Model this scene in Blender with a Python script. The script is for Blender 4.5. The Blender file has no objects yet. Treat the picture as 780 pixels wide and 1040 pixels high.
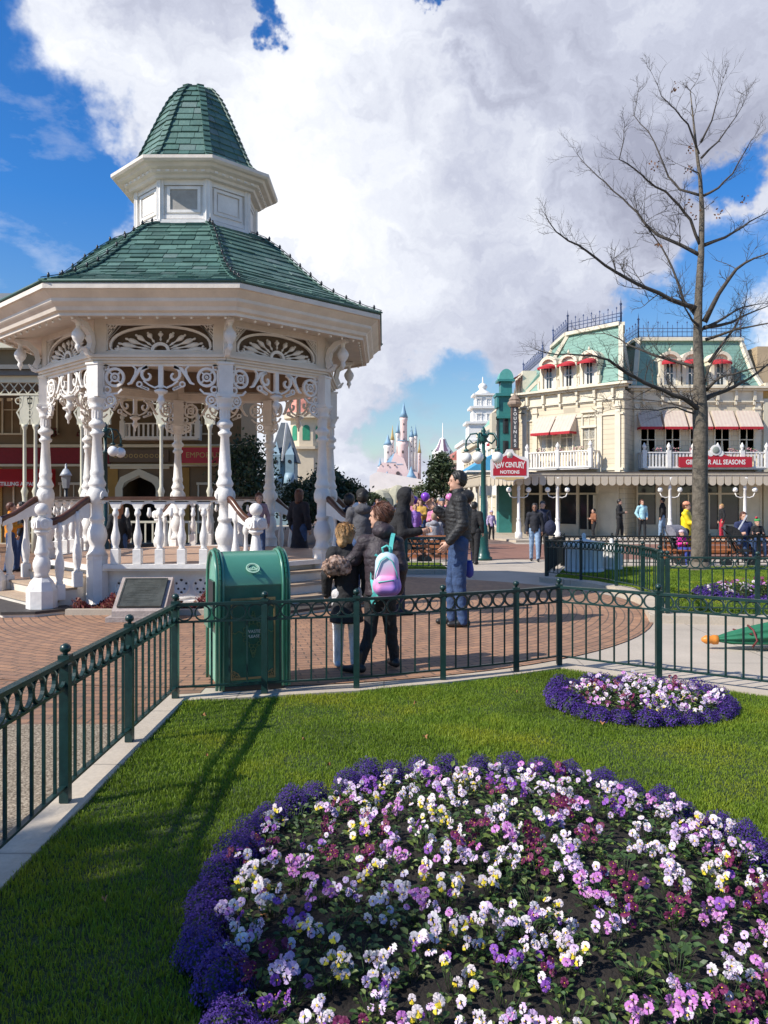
import bpy, math, random
import numpy as np
from mathutils import Matrix, Vector, Euler
random.seed(7); np.random.seed(7)
PI = math.pi
scene = bpy.context.scene
COL = scene.collection
H0 = 1.6; HY = 505.0; FPX = 800.0
def gz(y):
    return 0.0 if y < 12 else (-(y-12)*0.025 if y < 22 else -0.25)
def P(px, py, Y):
    return ((px-390)/FPX*Y, Y, H0+(HY-py)/FPX*Y)
def GX(px, Y): return (px-390)/FPX*Y
# ---------------------------------------------------------------- materials
MATS = {}
def mat(name, col, rough=0.6, var=0.12, scale=6.0, bump=0.0, metal=0.0, spec=0.5, bscale=None, trans=0.0, coat=0.0, detail=6, bdist=1.0):
    if name in MATS: return MATS[name]
    m = bpy.data.materials.new(name); m.use_nodes = True
    nt = m.node_tree; b = nt.nodes['Principled BSDF']
    b.inputs['Roughness'].default_value = rough
    b.inputs['Metallic'].default_value = metal
    b.inputs['Specular IOR Level'].default_value = spec
    if coat: b.inputs['Coat Weight'].default_value = coat
    c = (*col, 1)
    tc = nt.nodes.new('ShaderNodeTexCoord')
    if var > 0:
        n = nt.nodes.new('ShaderNodeTexNoise'); n.inputs['Scale'].default_value = scale; n.inputs['Detail'].default_value = detail
        n.inputs['Roughness'].default_value = 0.65
        nt.links.new(tc.outputs['Object'], n.inputs['Vector'])
        r = nt.nodes.new('ShaderNodeValToRGB')
        r.color_ramp.elements[0].position = 0.3; r.color_ramp.elements[1].position = 0.7
        r.color_ramp.elements[0].color = (*[max(0, x*(1-var)) for x in col], 1)
        r.color_ramp.elements[1].color = (*[min(1, x*(1+var)) for x in col], 1)
        nt.links.new(n.outputs['Fac'], r.inputs['Fac'])
        nt.links.new(r.outputs['Color'], b.inputs['Base Color'])
    else:
        b.inputs['Base Color'].default_value = c
    if bump > 0:
        n2 = nt.nodes.new('ShaderNodeTexNoise'); n2.inputs['Scale'].default_value = bscale or scale*6; n2.inputs['Detail'].default_value = 5
        nt.links.new(tc.outputs['Object'], n2.inputs['Vector'])
        bp = nt.nodes.new('ShaderNodeBump'); bp.inputs['Strength'].default_value = bump; bp.inputs['Distance'].default_value = 0.02*bdist
        nt.links.new(n2.outputs['Fac'], bp.inputs['Height']); nt.links.new(bp.outputs['Normal'], b.inputs['Normal'])
    if trans > 0:
        t = nt.nodes.new('ShaderNodeBsdfTranslucent'); mx = nt.nodes.new('ShaderNodeMixShader'); mx.inputs[0].default_value = trans
        out = nt.nodes['Material Output']
        if var > 0: nt.links.new(r.outputs['Color'], t.inputs['Color'])
        else: t.inputs['Color'].default_value = c
        nt.links.new(b.outputs[0], mx.inputs[1]); nt.links.new(t.outputs[0], mx.inputs[2]); nt.links.new(mx.outputs[0], out.inputs['Surface'])
    MATS[name] = m
    return m
def node_mat(name, build, rough=0.8):
    m = bpy.data.materials.new(name); m.use_nodes = True
    nt = m.node_tree; b = nt.nodes['Principled BSDF']; b.inputs['Roughness'].default_value = rough
    build(nt, b, nt.nodes['Material Output']); MATS[name] = m
    return m
class NT:
    def __init__(s, nt): s.nt = nt
    def n(s, t, **kw):
        nd = s.nt.nodes.new(t)
        for k, v in kw.items(): setattr(nd, k, v)
        return nd
    def l(s, a, b): s.nt.links.new(a, b)
    def math(s, op, a, b=None, c=None, clamp=False):
        nd = s.nt.nodes.new('ShaderNodeMath'); nd.operation = op; nd.use_clamp = clamp
        for i, v in enumerate((a, b, c)):
            if v is None: continue
            if isinstance(v, (int, float)): nd.inputs[i].default_value = v
            else: s.l(v, nd.inputs[i])
        return nd.outputs[0]
    def mix(s, f, a, b, bt='MIX'):
        nd = s.nt.nodes.new('ShaderNodeMix'); nd.data_type = 'RGBA'; nd.blend_type = bt
        for i, v in ((0, f), (6, a), (7, b)):
            if isinstance(v, (int, float)): nd.inputs[i].default_value = v
            elif isinstance(v, tuple): nd.inputs[i].default_value = (*v, 1) if len(v) == 3 else v
            else: s.l(v, nd.inputs[i])
        return nd.outputs[2]
    def noise(s, vec, scale, detail=5, rough=0.6):
        nd = s.nt.nodes.new('ShaderNodeTexNoise'); nd.inputs['Scale'].default_value = scale
        nd.inputs['Detail'].default_value = detail; nd.inputs['Roughness'].default_value = rough
        if vec is not None: s.l(vec, nd.inputs['Vector'])
        return nd
    def ramp(s, fac, stops):
        r = s.nt.nodes.new('ShaderNodeValToRGB'); e = r.color_ramp.elements
        while len(e) < len(stops): e.new(0.5)
        for i, (p, c) in enumerate(stops):
            e[i].position = p; e[i].color = (*c, 1) if len(c) == 3 else c
        s.l(fac, r.inputs['Fac']); return r.outputs['Color']
def brick_mat(name, polar=None, cols=((0.36,0.175,0.095),(0.17,0.092,0.068),(0.32,0.21,0.13)), mortar=(0.06,0.045,0.035), w=0.21, h=0.105, rot=0.0):
    def build(nt, b, out):
        N = NT(nt); g = N.n('ShaderNodeNewGeometry'); pos = g.outputs['Position']
        if polar:
            sp = N.n('ShaderNodeSeparateXYZ'); N.l(pos, sp.inputs[0])
            dx = N.math('SUBTRACT', sp.outputs[0], polar[0]); dy = N.math('SUBTRACT', sp.outputs[1], polar[1])
            r = N.math('SQRT', N.math('ADD', N.math('MULTIPLY', dx, dx), N.math('MULTIPLY', dy, dy)))
            a = N.math('MULTIPLY', N.math('ARCTAN2', dy, dx), 4.2)
            cb = N.n('ShaderNodeCombineXYZ'); N.l(a, cb.inputs[0]); N.l(r, cb.inputs[1]); vec = cb.outputs[0]
        else:
            mp = N.n('ShaderNodeMapping'); mp.inputs['Rotation'].default_value = (0, 0, rot); N.l(pos, mp.inputs[0]); vec = mp.outputs[0]
        br = N.n('ShaderNodeTexBrick'); N.l(vec, br.inputs['Vector'])
        br.inputs['Scale'].default_value = 1.0; br.inputs['Brick Width'].default_value = w; br.inputs['Row Height'].default_value = h
        br.inputs['Mortar Size'].default_value = 0.009; br.inputs['Mortar Smooth'].default_value = 0.2; br.inputs['Bias'].default_value = 0.0
        br.inputs['Color1'].default_value = (*cols[0], 1); br.inputs['Color2'].default_value = (*cols[1], 1); br.inputs['Mortar'].default_value = (*mortar, 1)
        n1 = N.noise(pos, 0.7, 4); n2 = N.noise(pos, 9, 5)
        c = N.mix(N.math('MULTIPLY', n2.outputs['Fac'], 0.5), br.outputs['Color'], cols[2])
        c = N.mix(0.6, c, N.ramp(n1.outputs['Fac'], [(0.3, (0.7,0.7,0.72)), (0.7, (1.1,1.08,1.05))]), 'MULTIPLY')
        # drip stains / gum marks
        n3 = N.noise(pos, 3.1, 3)
        c = N.mix(0.35, c, N.ramp(n3.outputs['Fac'], [(0.42, (1,1,1)), (0.66, (0.48,0.46,0.46))]), 'MULTIPLY')
        N.l(c, b.inputs['Base Color'])
        bp = N.n('ShaderNodeBump'); bp.inputs['Strength'].default_value = 0.5; bp.inputs['Distance'].default_value = 0.006
        N.l(br.outputs['Fac'], bp.inputs['Height']); bp.invert = True; N.l(bp.outputs[0], b.inputs['Normal'])
    return node_mat(name, build, 0.75)
def concrete_mat(name, col=(0.42,0.38,0.33), joints=1.8, speck=0.0):
    def build(nt, b, out):
        N = NT(nt); pos = N.n('ShaderNodeNewGeometry').outputs['Position']
        n1 = N.noise(pos, 0.9, 6); n2 = N.noise(pos, 40, 4)
        c = N.ramp(n1.outputs['Fac'], [(0.25, tuple(x*0.78 for x in col)), (0.75, tuple(x*1.12 for x in col))])
        c = N.mix(0.5, c, N.ramp(n2.outputs['Fac'], [(0.3, (0.75,0.75,0.75)), (0.7, (1.1,1.1,1.1))]), 'MULTIPLY')
        if speck:
            v = N.n('ShaderNodeTexVoronoi'); v.inputs['Scale'].default_value = 75; N.l(pos, v.inputs['Vector'])
            vc = N.ramp(v.outputs['Color'], [(0.0, (0.45,0.38,0.30)), (0.5, (0.9,0.86,0.8)), (1.0, (1.35,1.3,1.2))])
            c = N.mix(0.85, c, vc, 'MULTIPLY')
            c = N.mix(1.0, c, N.ramp(v.outputs['Distance'], [(0.25, (1,1,1)), (0.75, (0.35,0.32,0.28))]), 'MULTIPLY')
        if joints:
            br = N.n('ShaderNodeTexBrick'); N.l(pos, br.inputs['Vector']); br.offset = 0; br.inputs['Scale'].default_value = 1
            br.inputs['Brick Width'].default_value = joints; br.inputs['Row Height'].default_value = joints; br.inputs['Mortar Size'].default_value = 0.008
            c = N.mix(N.math('MULTIPLY', br.outputs['Fac'], 0.6), c, (0.15,0.13,0.11))
        N.l(c, b.inputs['Base Color'])
        bp = N.n('ShaderNodeBump'); bp.inputs['Strength'].default_value = 0.25; bp.inputs['Distance'].default_value = 0.004
        N.l(n2.outputs['Fac'], bp.inputs['Height']); N.l(bp.outputs[0], b.inputs['Normal'])
    return node_mat(name, build, 0.85)
def siding_mat(name, col, w=0.5, h=0.18, mort=0.7):
    def build(nt, b, out):
        N = NT(nt); tc = N.n('ShaderNodeTexCoord'); sp = N.n('ShaderNodeSeparateXYZ'); N.l(tc.outputs['Object'], sp.inputs[0])
        cb = N.n('ShaderNodeCombineXYZ'); N.l(N.math('ADD', sp.outputs[0], sp.outputs[1]), cb.inputs[0]); N.l(sp.outputs[2], cb.inputs[1])
        br = N.n('ShaderNodeTexBrick'); N.l(cb.outputs[0], br.inputs['Vector']); br.inputs['Scale'].default_value = 1
        br.inputs['Brick Width'].default_value = w; br.inputs['Row Height'].default_value = h; br.inputs['Mortar Size'].default_value = 0.012
        br.inputs['Color1'].default_value = (*col, 1); br.inputs['Color2'].default_value = (*[x*0.93 for x in col], 1); br.inputs['Mortar'].default_value = (*[x*mort for x in col], 1)
        n = N.noise(tc.outputs['Object'], 1.2, 5)
        c = N.mix(0.5, br.outputs['Color'], N.ramp(n.outputs['Fac'], [(0.3, (0.82,0.8,0.78)), (0.7, (1.06,1.05,1.04))]), 'MULTIPLY')
        N.l(c, b.inputs['Base Color'])
        bp = N.n('ShaderNodeBump'); bp.inputs['Strength'].default_value = 0.5; bp.inputs['Distance'].default_value = 0.02; bp.invert = True
        N.l(br.outputs['Fac'], bp.inputs['Height']); N.l(bp.outputs[0], b.inputs['Normal'])
    return node_mat(name, build, 0.7)
def stripe_mat(name, c1, c2, n=10.0, axis=0):
    def build(nt, b, out):
        N = NT(nt); tc = N.n('ShaderNodeTexCoord'); sp = N.n('ShaderNodeSeparateXYZ'); N.l(tc.outputs['Object'], sp.inputs[0])
        f = N.math('FRACT', N.math('MULTIPLY', sp.outputs[axis], n)); g = N.math('GREATER_THAN', f, 0.5)
        N.l(N.mix(g, c1, c2), b.inputs['Base Color'])
    return node_mat(name, build, 0.8)
# ---------------------------------------------------------------- mesh builder
class MB:
    def __init__(s): s.v = []; s.f = []; s.m = []; s.sm = []; s.M = None
    def add(s, vs, fs, m=0, smooth=False):
        o = len(s.v)
        if s.M is not None: vs = [tuple(s.M @ Vector(p)) for p in vs]
        s.v.extend(vs); s.f.extend([tuple(i+o for i in f) for f in fs]); s.m.extend([m]*len(fs)); s.sm.extend([smooth]*len(fs))
    def box(s, x0, x1, y0, y1, z0, z1, m=0):
        s.add([(x0,y0,z0),(x1,y0,z0),(x1,y1,z0),(x0,y1,z0),(x0,y0,z1),(x1,y0,z1),(x1,y1,z1),(x0,y1,z1)],
              [(0,3,2,1),(4,5,6,7),(0,1,5,4),(1,2,6,5),(2,3,7,6),(3,0,4,7)], m)
    def cbox(s, c, sz, m=0, rz=0.0, ch=0.0):
        a, b, c2 = sz[0]/2, sz[1]/2, sz[2]/2; R = Matrix.Translation(c) @ Matrix.Rotation(rz, 4, 'Z')
        vs = []
        if ch > 0:
            for z, k in ((-c2, ch), (-c2+ch, 0), (c2-ch, 0), (c2, ch)):
                for x, y in ((-1,-1),(1,-1),(1,1),(-1,1)): vs.append(tuple(R @ Vector((x*(a-k), y*(b-k), z))))
            fs = [(0,3,2,1),(12,13,14,15)]
            for r in range(3):
                for i in range(4): j = (i+1) % 4; fs.append((r*4+i, r*4+j, r*4+4+j, r*4+4+i))
        else:
            for z in (-c2, c2):
                for x, y in ((-1,-1),(1,-1),(1,1),(-1,1)): vs.append(tuple(R @ Vector((x*a, y*b, z))))
            fs = [(0,3,2,1),(4,5,6,7),(0,1,5,4),(1,2,6,5),(2,3,7,6),(3,0,4,7)]
        s.add(vs, fs, m)
    def lathe(s, prof, c=(0,0,0), n=16, m=0, smooth=True, rot=0.0, closed=True, axis=None, sx=1.0, sy=1.0):
        vs = []; A = Matrix.Identity(3)
        if axis is not None: A = Vector((0,0,1)).rotation_difference(Vector(axis)).to_matrix()
        for r, z in prof:
            for i in range(n):
                a = rot+2*PI*i/n; p = A @ Vector((r*math.cos(a)*sx, r*math.sin(a)*sy, z)); vs.append((p.x+c[0], p.y+c[1], p.z+c[2]))
        fs = []
        for k in range(len(prof)-1):
            for i in range(n): j = (i+1) % n; fs.append((k*n+i, k*n+j, (k+1)*n+j, (k+1)*n+i))
        if closed:
            fs.append(tuple(reversed(range(n)))); fs.append(tuple(range((len(prof)-1)*n, len(prof)*n)))
        s.add(vs, fs, m, smooth)
    def sphere(s, c, r, n=12, m=0, sz=1.0, sx=1.0, sy=1.0):
        k = max(4, n//2); prof = [(r*math.sin(PI*i/k)+1e-5, -r*sz*math.cos(PI*i/k)) for i in range(k+1)]
        s.lathe(prof, c, n, m, True, closed=False, sx=sx, sy=sy)
    def tube(s, pts, r, n=8, m=0, smooth=True, cap=True):
        pts = [Vector(p) for p in pts]
        if isinstance(r, (int, float)): r = [r]*len(pts)
        vs = []; up = None
        for i, p in enumerate(pts):
            d = (pts[min(i+1, len(pts)-1)] - pts[max(i-1, 0)]); 
            if d.length < 1e-9: d = Vector((0,0,1))
            d.normalize()
            if up is None:
                up = Vector((0,0,1)) if abs(d.z) < 0.9 else Vector((1,0,0))
            x = d.cross(up)
            if x.length < 1e-4: x = d.cross(Vector((0.3,1,0.2)))
            x.normalize(); y = x.cross(d); y.normalize(); up = y
            for k in range(n):
                a = 2*PI*k/n; q = p + (x*math.cos(a)+y*math.sin(a))*r[i]; vs.append(tuple(q))
        fs = []
        for k in range(len(pts)-1):
            for i in range(n): j = (i+1) % n; fs.append((k*n+j, k*n+i, (k+1)*n+i, (k+1)*n+j))
        if cap: fs.append(tuple(range(n))); fs.append(tuple(reversed(range((len(pts)-1)*n, len(pts)*n))))
        s.add(vs, fs, m, smooth)
    def bar(s, a, b, w, h, m=0, up=(0,0,1)):
        a = Vector(a); b = Vector(b); d = (b-a).normalized(); u = Vector(up)
        x = d.cross(u); x = x.normalized() if x.length > 1e-5 else Vector((1,0,0)); y = x.cross(d).normalized()
        vs = []
        for p in (a, b):
            for i, j in ((-1,-1),(1,-1),(1,1),(-1,1)): vs.append(tuple(p + x*i*w/2 + y*j*h/2))
        s.add(vs, [(0,1,2,3),(7,6,5,4),(1,0,4,5),(2,1,5,6),(3,2,6,7),(0,3,7,4)], m)
    def ribbon(s, pts, w, t, m=0):
        # band in the XZ plane (local), width w in plane, thickness t in Y
        pts = [Vector((p[0], 0, p[1])) for p in pts]; vs = []
        y0 = s.ry if hasattr(s, 'ry') else 0.0; wk = getattr(s, 'wk', 1.0)
        for i, p in enumerate(pts):
            d = pts[min(i+1, len(pts)-1)] - pts[max(i-1, 0)]; d.normalize(); nrm = Vector((-d.z, 0, d.x))
            ww = wk*(w if isinstance(w, (int, float)) else w[i])
            for a, b in ((-1,-1),(1,-1),(1,1),(-1,1)): q = p + nrm*a*ww/2; vs.append((q.x, y0+b*t/2, q.z))
        fs = [(0,1,2,3), tuple((len(pts)-1)*4+i for i in (3,2,1,0))]
        for k in range(len(pts)-1):
            for i in range(4): j = (i+1) % 4; fs.append((k*4+j, k*4+i, (k+1)*4+i, (k+1)*4+j))
        s.add(vs, fs, m)
    def ring(s, cx, cz, r, w, t, n=16, m=0):
        s.ribbon([(cx+r*math.cos(2*PI*i/n), cz+r*math.sin(2*PI*i/n)) for i in range(n+1)], w, t, m)
    def prism(s, poly, y0, y1, m=0):
        # poly in XZ, extruded in Y
        n = len(poly); vs = [(x, y0, z) for x, z in poly]+[(x, y1, z) for x, z in poly]
        fs = [tuple(range(n)), tuple(reversed(range(n, 2*n)))]
        for i in range(n): j = (i+1) % n; fs.append((j, i, n+i, n+j))
        s.add(vs, fs, m)
    def slab(s, poly, z0, z1, m=0):
        n = len(poly); vs = [(x, y, z0) for x, y in poly]+[(x, y, z1) for x, y in poly]
        fs = [tuple(reversed(range(n))), tuple(range(n, 2*n))]
        for i in range(n): j = (i+1) % n; fs.append((i, j, n+j, n+i))
        s.add(vs, fs, m)
    def build(s, name, mats, parent=None, loc=None):
        me = bpy.data.meshes.new(name); me.from_pydata([tuple(p) for p in s.v], [], s.f)
        if not isinstance(mats, (list, tuple)): mats = [mats]
        for m in mats: me.materials.append(m)
        me.polygons.foreach_set('material_index', s.m); me.polygons.foreach_set('use_smooth', s.sm); me.update()
        o = bpy.data.objects.new(name, me); COL.objects.link(o)
        if parent is not None: o.parent = parent
        if loc is not None: o.location = loc
        return o
def empty(name, loc=(0,0,0), rz=0.0):
    o = bpy.data.objects.new(name, None); COL.objects.link(o); o.location = loc; o.rotation_euler = (0, 0, rz); o.empty_display_size = 0.2
    return o
def tag(o, label=None, cat=None, group=None, kind=None):
    if label: o['label'] = label
    if cat: o['category'] = cat
    if group: o['group'] = group
    if kind: o['kind'] = kind
    return o
def kids(o): return [c for c in ALLC.get(o.name, [])]
def copy_tree(o, parent=None):
    c = o.copy(); COL.objects.link(c)
    if parent is not None: c.parent = parent
    for ch in list(o.children): copy_tree(ch, c)
    return c
def nparr_mesh(name, verts, faces_flat, nper, mats, midx=None, smooth=False, parent=None):
    me = bpy.data.meshes.new(name); nv = len(verts); nf = len(faces_flat)//nper if isinstance(nper, int) else len(nper)
    me.vertices.add(nv); me.vertices.foreach_set('co', np.asarray(verts, dtype=np.float32).ravel())
    me.loops.add(len(faces_flat)); me.loops.foreach_set('vertex_index', np.asarray(faces_flat, dtype=np.int32))
    tot = np.full(nf, nper, dtype=np.int32) if isinstance(nper, int) else np.asarray(nper, dtype=np.int32)
    st = np.concatenate([[0], np.cumsum(tot)[:-1]]).astype(np.int32)
    me.polygons.add(nf); me.polygons.foreach_set('loop_start', st); me.polygons.foreach_set('loop_total', tot)
    for m in mats: me.materials.append(m)
    if midx is not None: me.polygons.foreach_set('material_index', np.asarray(midx, dtype=np.int32))
    me.polygons.foreach_set('use_smooth', np.full(nf, smooth)); me.update(calc_edges=True); me.validate()
    o = bpy.data.objects.new(name, me); COL.objects.link(o)
    if parent is not None: o.parent = parent
    return o
def text_obj(name, body, size, m, parent, loc, rot=(PI/2, 0, 0), ext=0.006, align='CENTER', spacing=1.0, sx=1.0, bold=0.0):
    cu = bpy.data.curves.new(name, 'FONT'); cu.body = body; cu.size = size; cu.extrude = ext; cu.align_x = align; cu.align_y = 'CENTER'; cu.space_character = spacing
    cu.offset = bold; cu.resolution_u = 3
    o = bpy.data.objects.new(name, cu); COL.objects.link(o); bpy.context.view_layer.update()
    dg = bpy.context.evaluated_depsgraph_get(); me = bpy.data.meshes.new_from_object(o.evaluated_get(dg)); bpy.data.objects.remove(o)
    me.materials.clear(); me.materials.append(m)
    o = bpy.data.objects.new(name, me); COL.objects.link(o); o.parent = parent; o.location = loc; o.rotation_euler = rot; o.scale = (sx, 1, 1)
    return o
# common materials
WHITE = mat('white_paint', (0.73,0.70,0.66), 0.5, 0.13, 3.2, 0.2, detail=9)
CREAMW = mat('cream_white_paint', (0.67,0.60,0.515), 0.5, 0.13, 2.5, 0.2, detail=9)
ROOFG = [mat('green_shingle_%s' % k, c, 0.55, 0.22, 3, 0.3) for k, c in (('a',(0.066,0.142,0.115)),('b',(0.088,0.172,0.142)),('c',(0.046,0.105,0.088)),('d',(0.115,0.178,0.158)))]
DKGREEN = mat('dark_green_iron', (0.007,0.032,0.030), 0.35, 0.3, 20, 0.05)
TEAL = mat('teal_iron', (0.012,0.075,0.068), 0.35, 0.2, 10)
BLACKIRON = mat('black_iron', (0.012,0.016,0.018), 0.4, 0.2, 10)
RAILWOOD = mat('varnished_wood', (0.085,0.035,0.022), 0.3, 0.4, 8)
STEPWOOD = mat('step_tread', (0.40,0.30,0.21), 0.7, 0.15, 6)
STEPDARK = mat('step_dark', (0.05,0.043,0.038), 0.6, 0.2, 6)
GLASSD = mat('dark_window_glass', (0.03,0.034,0.038), 0.08, 0.3, 2, spec=0.8)
CREAM = mat('cream_trim', (0.62,0.56,0.42), 0.6, 0.06, 4)
CURTAIN = mat('lace_curtain', (0.62,0.62,0.58), 0.9, 0.1, 12)
REDAWN = mat('red_canvas', (0.42,0.02,0.03), 0.8, 0.1, 5)
REDSIGN = mat('red_sign_paint', (0.45,0.015,0.03), 0.5, 0.05, 5)
GOLD = mat('gold_paint', (0.45,0.30,0.10), 0.4, 0.1, 10, metal=0.2)
LETTER = mat('white_lettering', (0.78,0.75,0.70), 0.5, 0.03, 10)
SOIL = mat('dark_soil', (0.016,0.012,0.009), 0.95, 0.5, 30, 0.9, bscale=60)
GLOBE = mat('white_glass_globe', (0.80,0.79,0.75), 0.25, 0.02, 5)
BARK = mat('grey_bark', (0.125,0.105,0.08), 0.9, 0.5, 9, 1.0, bscale=26)
BARKD = mat('dark_limb_bark', (0.062,0.052,0.043), 0.9, 0.4, 12, 0.6, bscale=30)
# ================================================================ GROUND
def sheet(name, x0, x1, y0, y1, dz, m, nx=1, ys=None):
    b = MB(); ys = ys or []
    Y = sorted(set([y0, y1]+[y for y in (12, 22) if y0 < y < y1]+list(ys)))
    for j in range(len(Y)-1):
        a, c = Y[j], Y[j+1]
        b.add([(x0,a,gz(a)+dz),(x1,a,gz(a)+dz),(x1,c,gz(c)+dz),(x0,c,gz(c)+dz)], [(0,1,2,3)])
    o = b.build(name, m); tag(o, kind='structure'); return o
CONC = concrete_mat('concrete_paving', (0.46,0.40,0.325), 1.9)
sheet('ground', -600, 600, -80, 1500, 0.0, CONC)
AGG = concrete_mat('exposed_aggregate', (0.40,0.345,0.27), 0, 1.0)
sheet('aggregate_path', -30, -1.70, -20, 5.54, 0.004, AGG)
BR1 = brick_mat('brick_paving_herringbone', None, rot=0.0)
sheet('brick_paving', -40, -1.5, 5.54, 31, 0.004, BR1)
BR3 = brick_mat('brick_street', None, ((0.33,0.15,0.10),(0.27,0.12,0.085),(0.34,0.19,0.14)), rot=0.4)
sheet('brick_street', -1.5, 60, 23.4, 31.0, 0.004, BR3)
BR4 = brick_mat('street_setts', None, ((0.25,0.16,0.13),(0.2,0.14,0.12),(0.28,0.2,0.16)))
sheet('street', -6, 5.2, 31.02, 170, 0.004, BR4)
# circular brick paving, courses laid in rings
BR2 = brick_mat('ring_brick_paving', (-1.6, 12.0), ((0.39,0.20,0.11),(0.26,0.135,0.085),(0.38,0.24,0.15)))
b = MB(); vs = [(-1.6, 12, gz(12)+0.009)]; fs = []; NR, NS = 22, 96
for i in range(1, NR+1):
    for k in range(NS):
        a = 2*PI*k/NS; r = 5.4*i/NR; y = 12+r*math.sin(a); vs.append((-1.6+r*math.cos(a), y, gz(y)+0.009))
for k in range(NS): fs.append((0, 1+k, 1+(k+1) % NS))
for i in range(NR-1):
    for k in range(NS): j = (k+1) % NS; fs.append((1+i*NS+k, 1+(i+1)*NS+k, 1+(i+1)*NS+j, 1+i*NS+j))
b.add(vs, fs); tag(b.build('brick_circle', BR2), kind='structure')
# kerbs
KERB = concrete_mat('kerb_stone', (0.50,0.43,0.34), 1.15)
FL = [(-1.63,-3.0),(-1.62,6.12)]
FENCE_FRONT = [(-1.62,6.12),(-0.95,6.27),(-0.225,6.45),(0.505,6.74),(1.185,7.06),(1.63,7.33)]
FENCE_RIGHT = [(1.63,7.33),(2.37,6.80),(3.15,6.26),(3.92,5.75),(5.1,4.97)]
def kerb(pts, w_out, w_in, h, name='kerb', m=KERB, z=None):
    # pts with the inside on the right-hand side
    b = MB(); P2 = [Vector(p) for p in pts]; L = []; R = []
    for i, p in enumerate(P2):
        d0 = (P2[i]-P2[i-1]).normalized() if i > 0 else (P2[1]-P2[0]).normalized()
        d1 = (P2[i+1]-P2[i]).normalized() if i < len(P2)-1 else d0
        n0 = Vector((-d0.y, d0.x)); n1 = Vector((-d1.y, d1.x)); n = (n0+n1).normalized(); k = 1/max(0.4, n.dot(n0))
        L.append(p+n*w_out*k); R.append(p-n*w_in*k)
    for i in range(len(P2)-1):
        q = [L[i], R[i], R[i+1], L[i+1]]; zz = [gz(p.y) for p in q]
        vs = [(p.x, p.y, z_-0.1) for p, z_ in zip(q, zz)]+[(p.x, p.y, z_+h) for p, z_ in zip(q, zz)]
        b.add(vs, [(0,3,2,1),(7,6,5,4)][::-1]+[(0,1,5,4),(1,2,6,5),(2,3,7,6),(3,0,4,7)])
    o = b.build(name, m); tag(o, kind='structure'); return o, R
_, KR = kerb(FL+FENCE_FRONT[1:]+FENCE_RIGHT[1:], 0.11, 0.09, 0.04)
# lawn soils
LAWNSOIL = mat('lawn_soil', (0.03,0.05,0.012), 0.95, 0.4, 20, 0.5)
lawn1 = [(p.x, p.y) for p in KR]+[(6.2,-3.0)]
def lawn_soil(poly, z, name='lawn_soil'):
    b = MB(); vs = [(x, y, gz(y)+z) for x, y in poly]; b.add(vs, [tuple(range(len(vs)))]); o = b.build(name, LAWNSOIL); tag(o, kind='structure'); return o
import mathutils.geometry as mg
def tri_soil(poly, z, name='lawn_soil'):
    v = [Vector((x, y, 0)) for x, y in poly]; t = mg.tessellate_polygon([v]); b = MB()
    vs = [(x, y, gz(y)+z) for x, y in poly]; fs = []
    for f in t:
        a, c, d = [Vector(vs[i]) for i in f]; fs.append(tuple(f) if (c-a).cross(d-a).z > 0 else tuple(reversed(f)))
    b.add(vs, fs); o = b.build(name, LAWNSOIL); tag(o, kind='structure'); return o
tri_soil(lawn1, 0.02)
LAWN2 = [(4.35,19.4),(3.28,15.8),(3.84,14.7),(4.1,13.4),(3.95,11.6),(3.58,10.15),(4.75,9.95),(7.0,9.5),(14,9.0),(14,19.4)]
LAWN3 = [(-1.6,18.0),(1.62,18.0),(1.62,21.0),(-1.6,21.0)]
lk, KR2 = kerb(LAWN2[0:9], -0.02, 0.0, 0.0, 'kerb') if False else (None, None)
def raised_kerb(poly, w, h):
    P2 = [Vector(p) for p in poly]; n = len(P2); ins = []
    area = sum(P2[i].x*P2[(i+1) % n].y-P2[(i+1) % n].x*P2[i].y for i in range(n)); sg = 1 if area > 0 else -1
    for i in range(n):
        d0 = (P2[i]-P2[i-1]).normalized(); d1 = (P2[(i+1) % n]-P2[i]).normalized(); n0 = Vector((-d0.y, d0.x))*sg; n1 = Vector((-d1.y, d1.x))*sg
        m = (n0+n1).normalized(); ins.append(P2[i]+m*w/max(0.4, m.dot(n0)))
    b = MB()
    for i in range(n):
        j = (i+1) % n; q = [P2[i], P2[j], ins[j], ins[i]]
        vs = [(p.x, p.y, gz(p.y)-0.1) for p in q]+[(p.x, p.y, gz(p.y)+h) for p in q]
        b.add(vs, [(0,3,2,1),(4,5,6,7),(0,1,5,4),(1,2,6,5),(2,3,7,6),(3,0,4,7)])
    tag(b.build('kerb', KERB), kind='structure'); return [(p.x, p.y) for p in ins]
def offset_poly(poly, w):
    P2 = [Vector(p) for p in poly]; n = len(P2); out = []
    area = sum(P2[i].x*P2[(i+1) % n].y-P2[(i+1) % n].x*P2[i].y for i in range(n)); sg = 1 if area > 0 else -1
    for i in range(n):
        d0 = (P2[i]-P2[i-1]).normalized(); d1 = (P2[(i+1) % n]-P2[i]).normalized(); n0 = Vector((-d0.y, d0.x))*sg; n1 = Vector((-d1.y, d1.x))*sg
        m = (n0+n1).normalized(); out.append(tuple(P2[i]+m*w/max(0.4, m.dot(n0))))
    return out
L2o = offset_poly(LAWN2, -0.16); L2i = raised_kerb(L2o, 0.30, 0.10)
L3o = offset_poly(LAWN3, -0.16); L3i = raised_kerb(L3o, 0.30, 0.10)
tri_soil(L2i, 0.08); tri_soil(L3i, 0.08)
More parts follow.
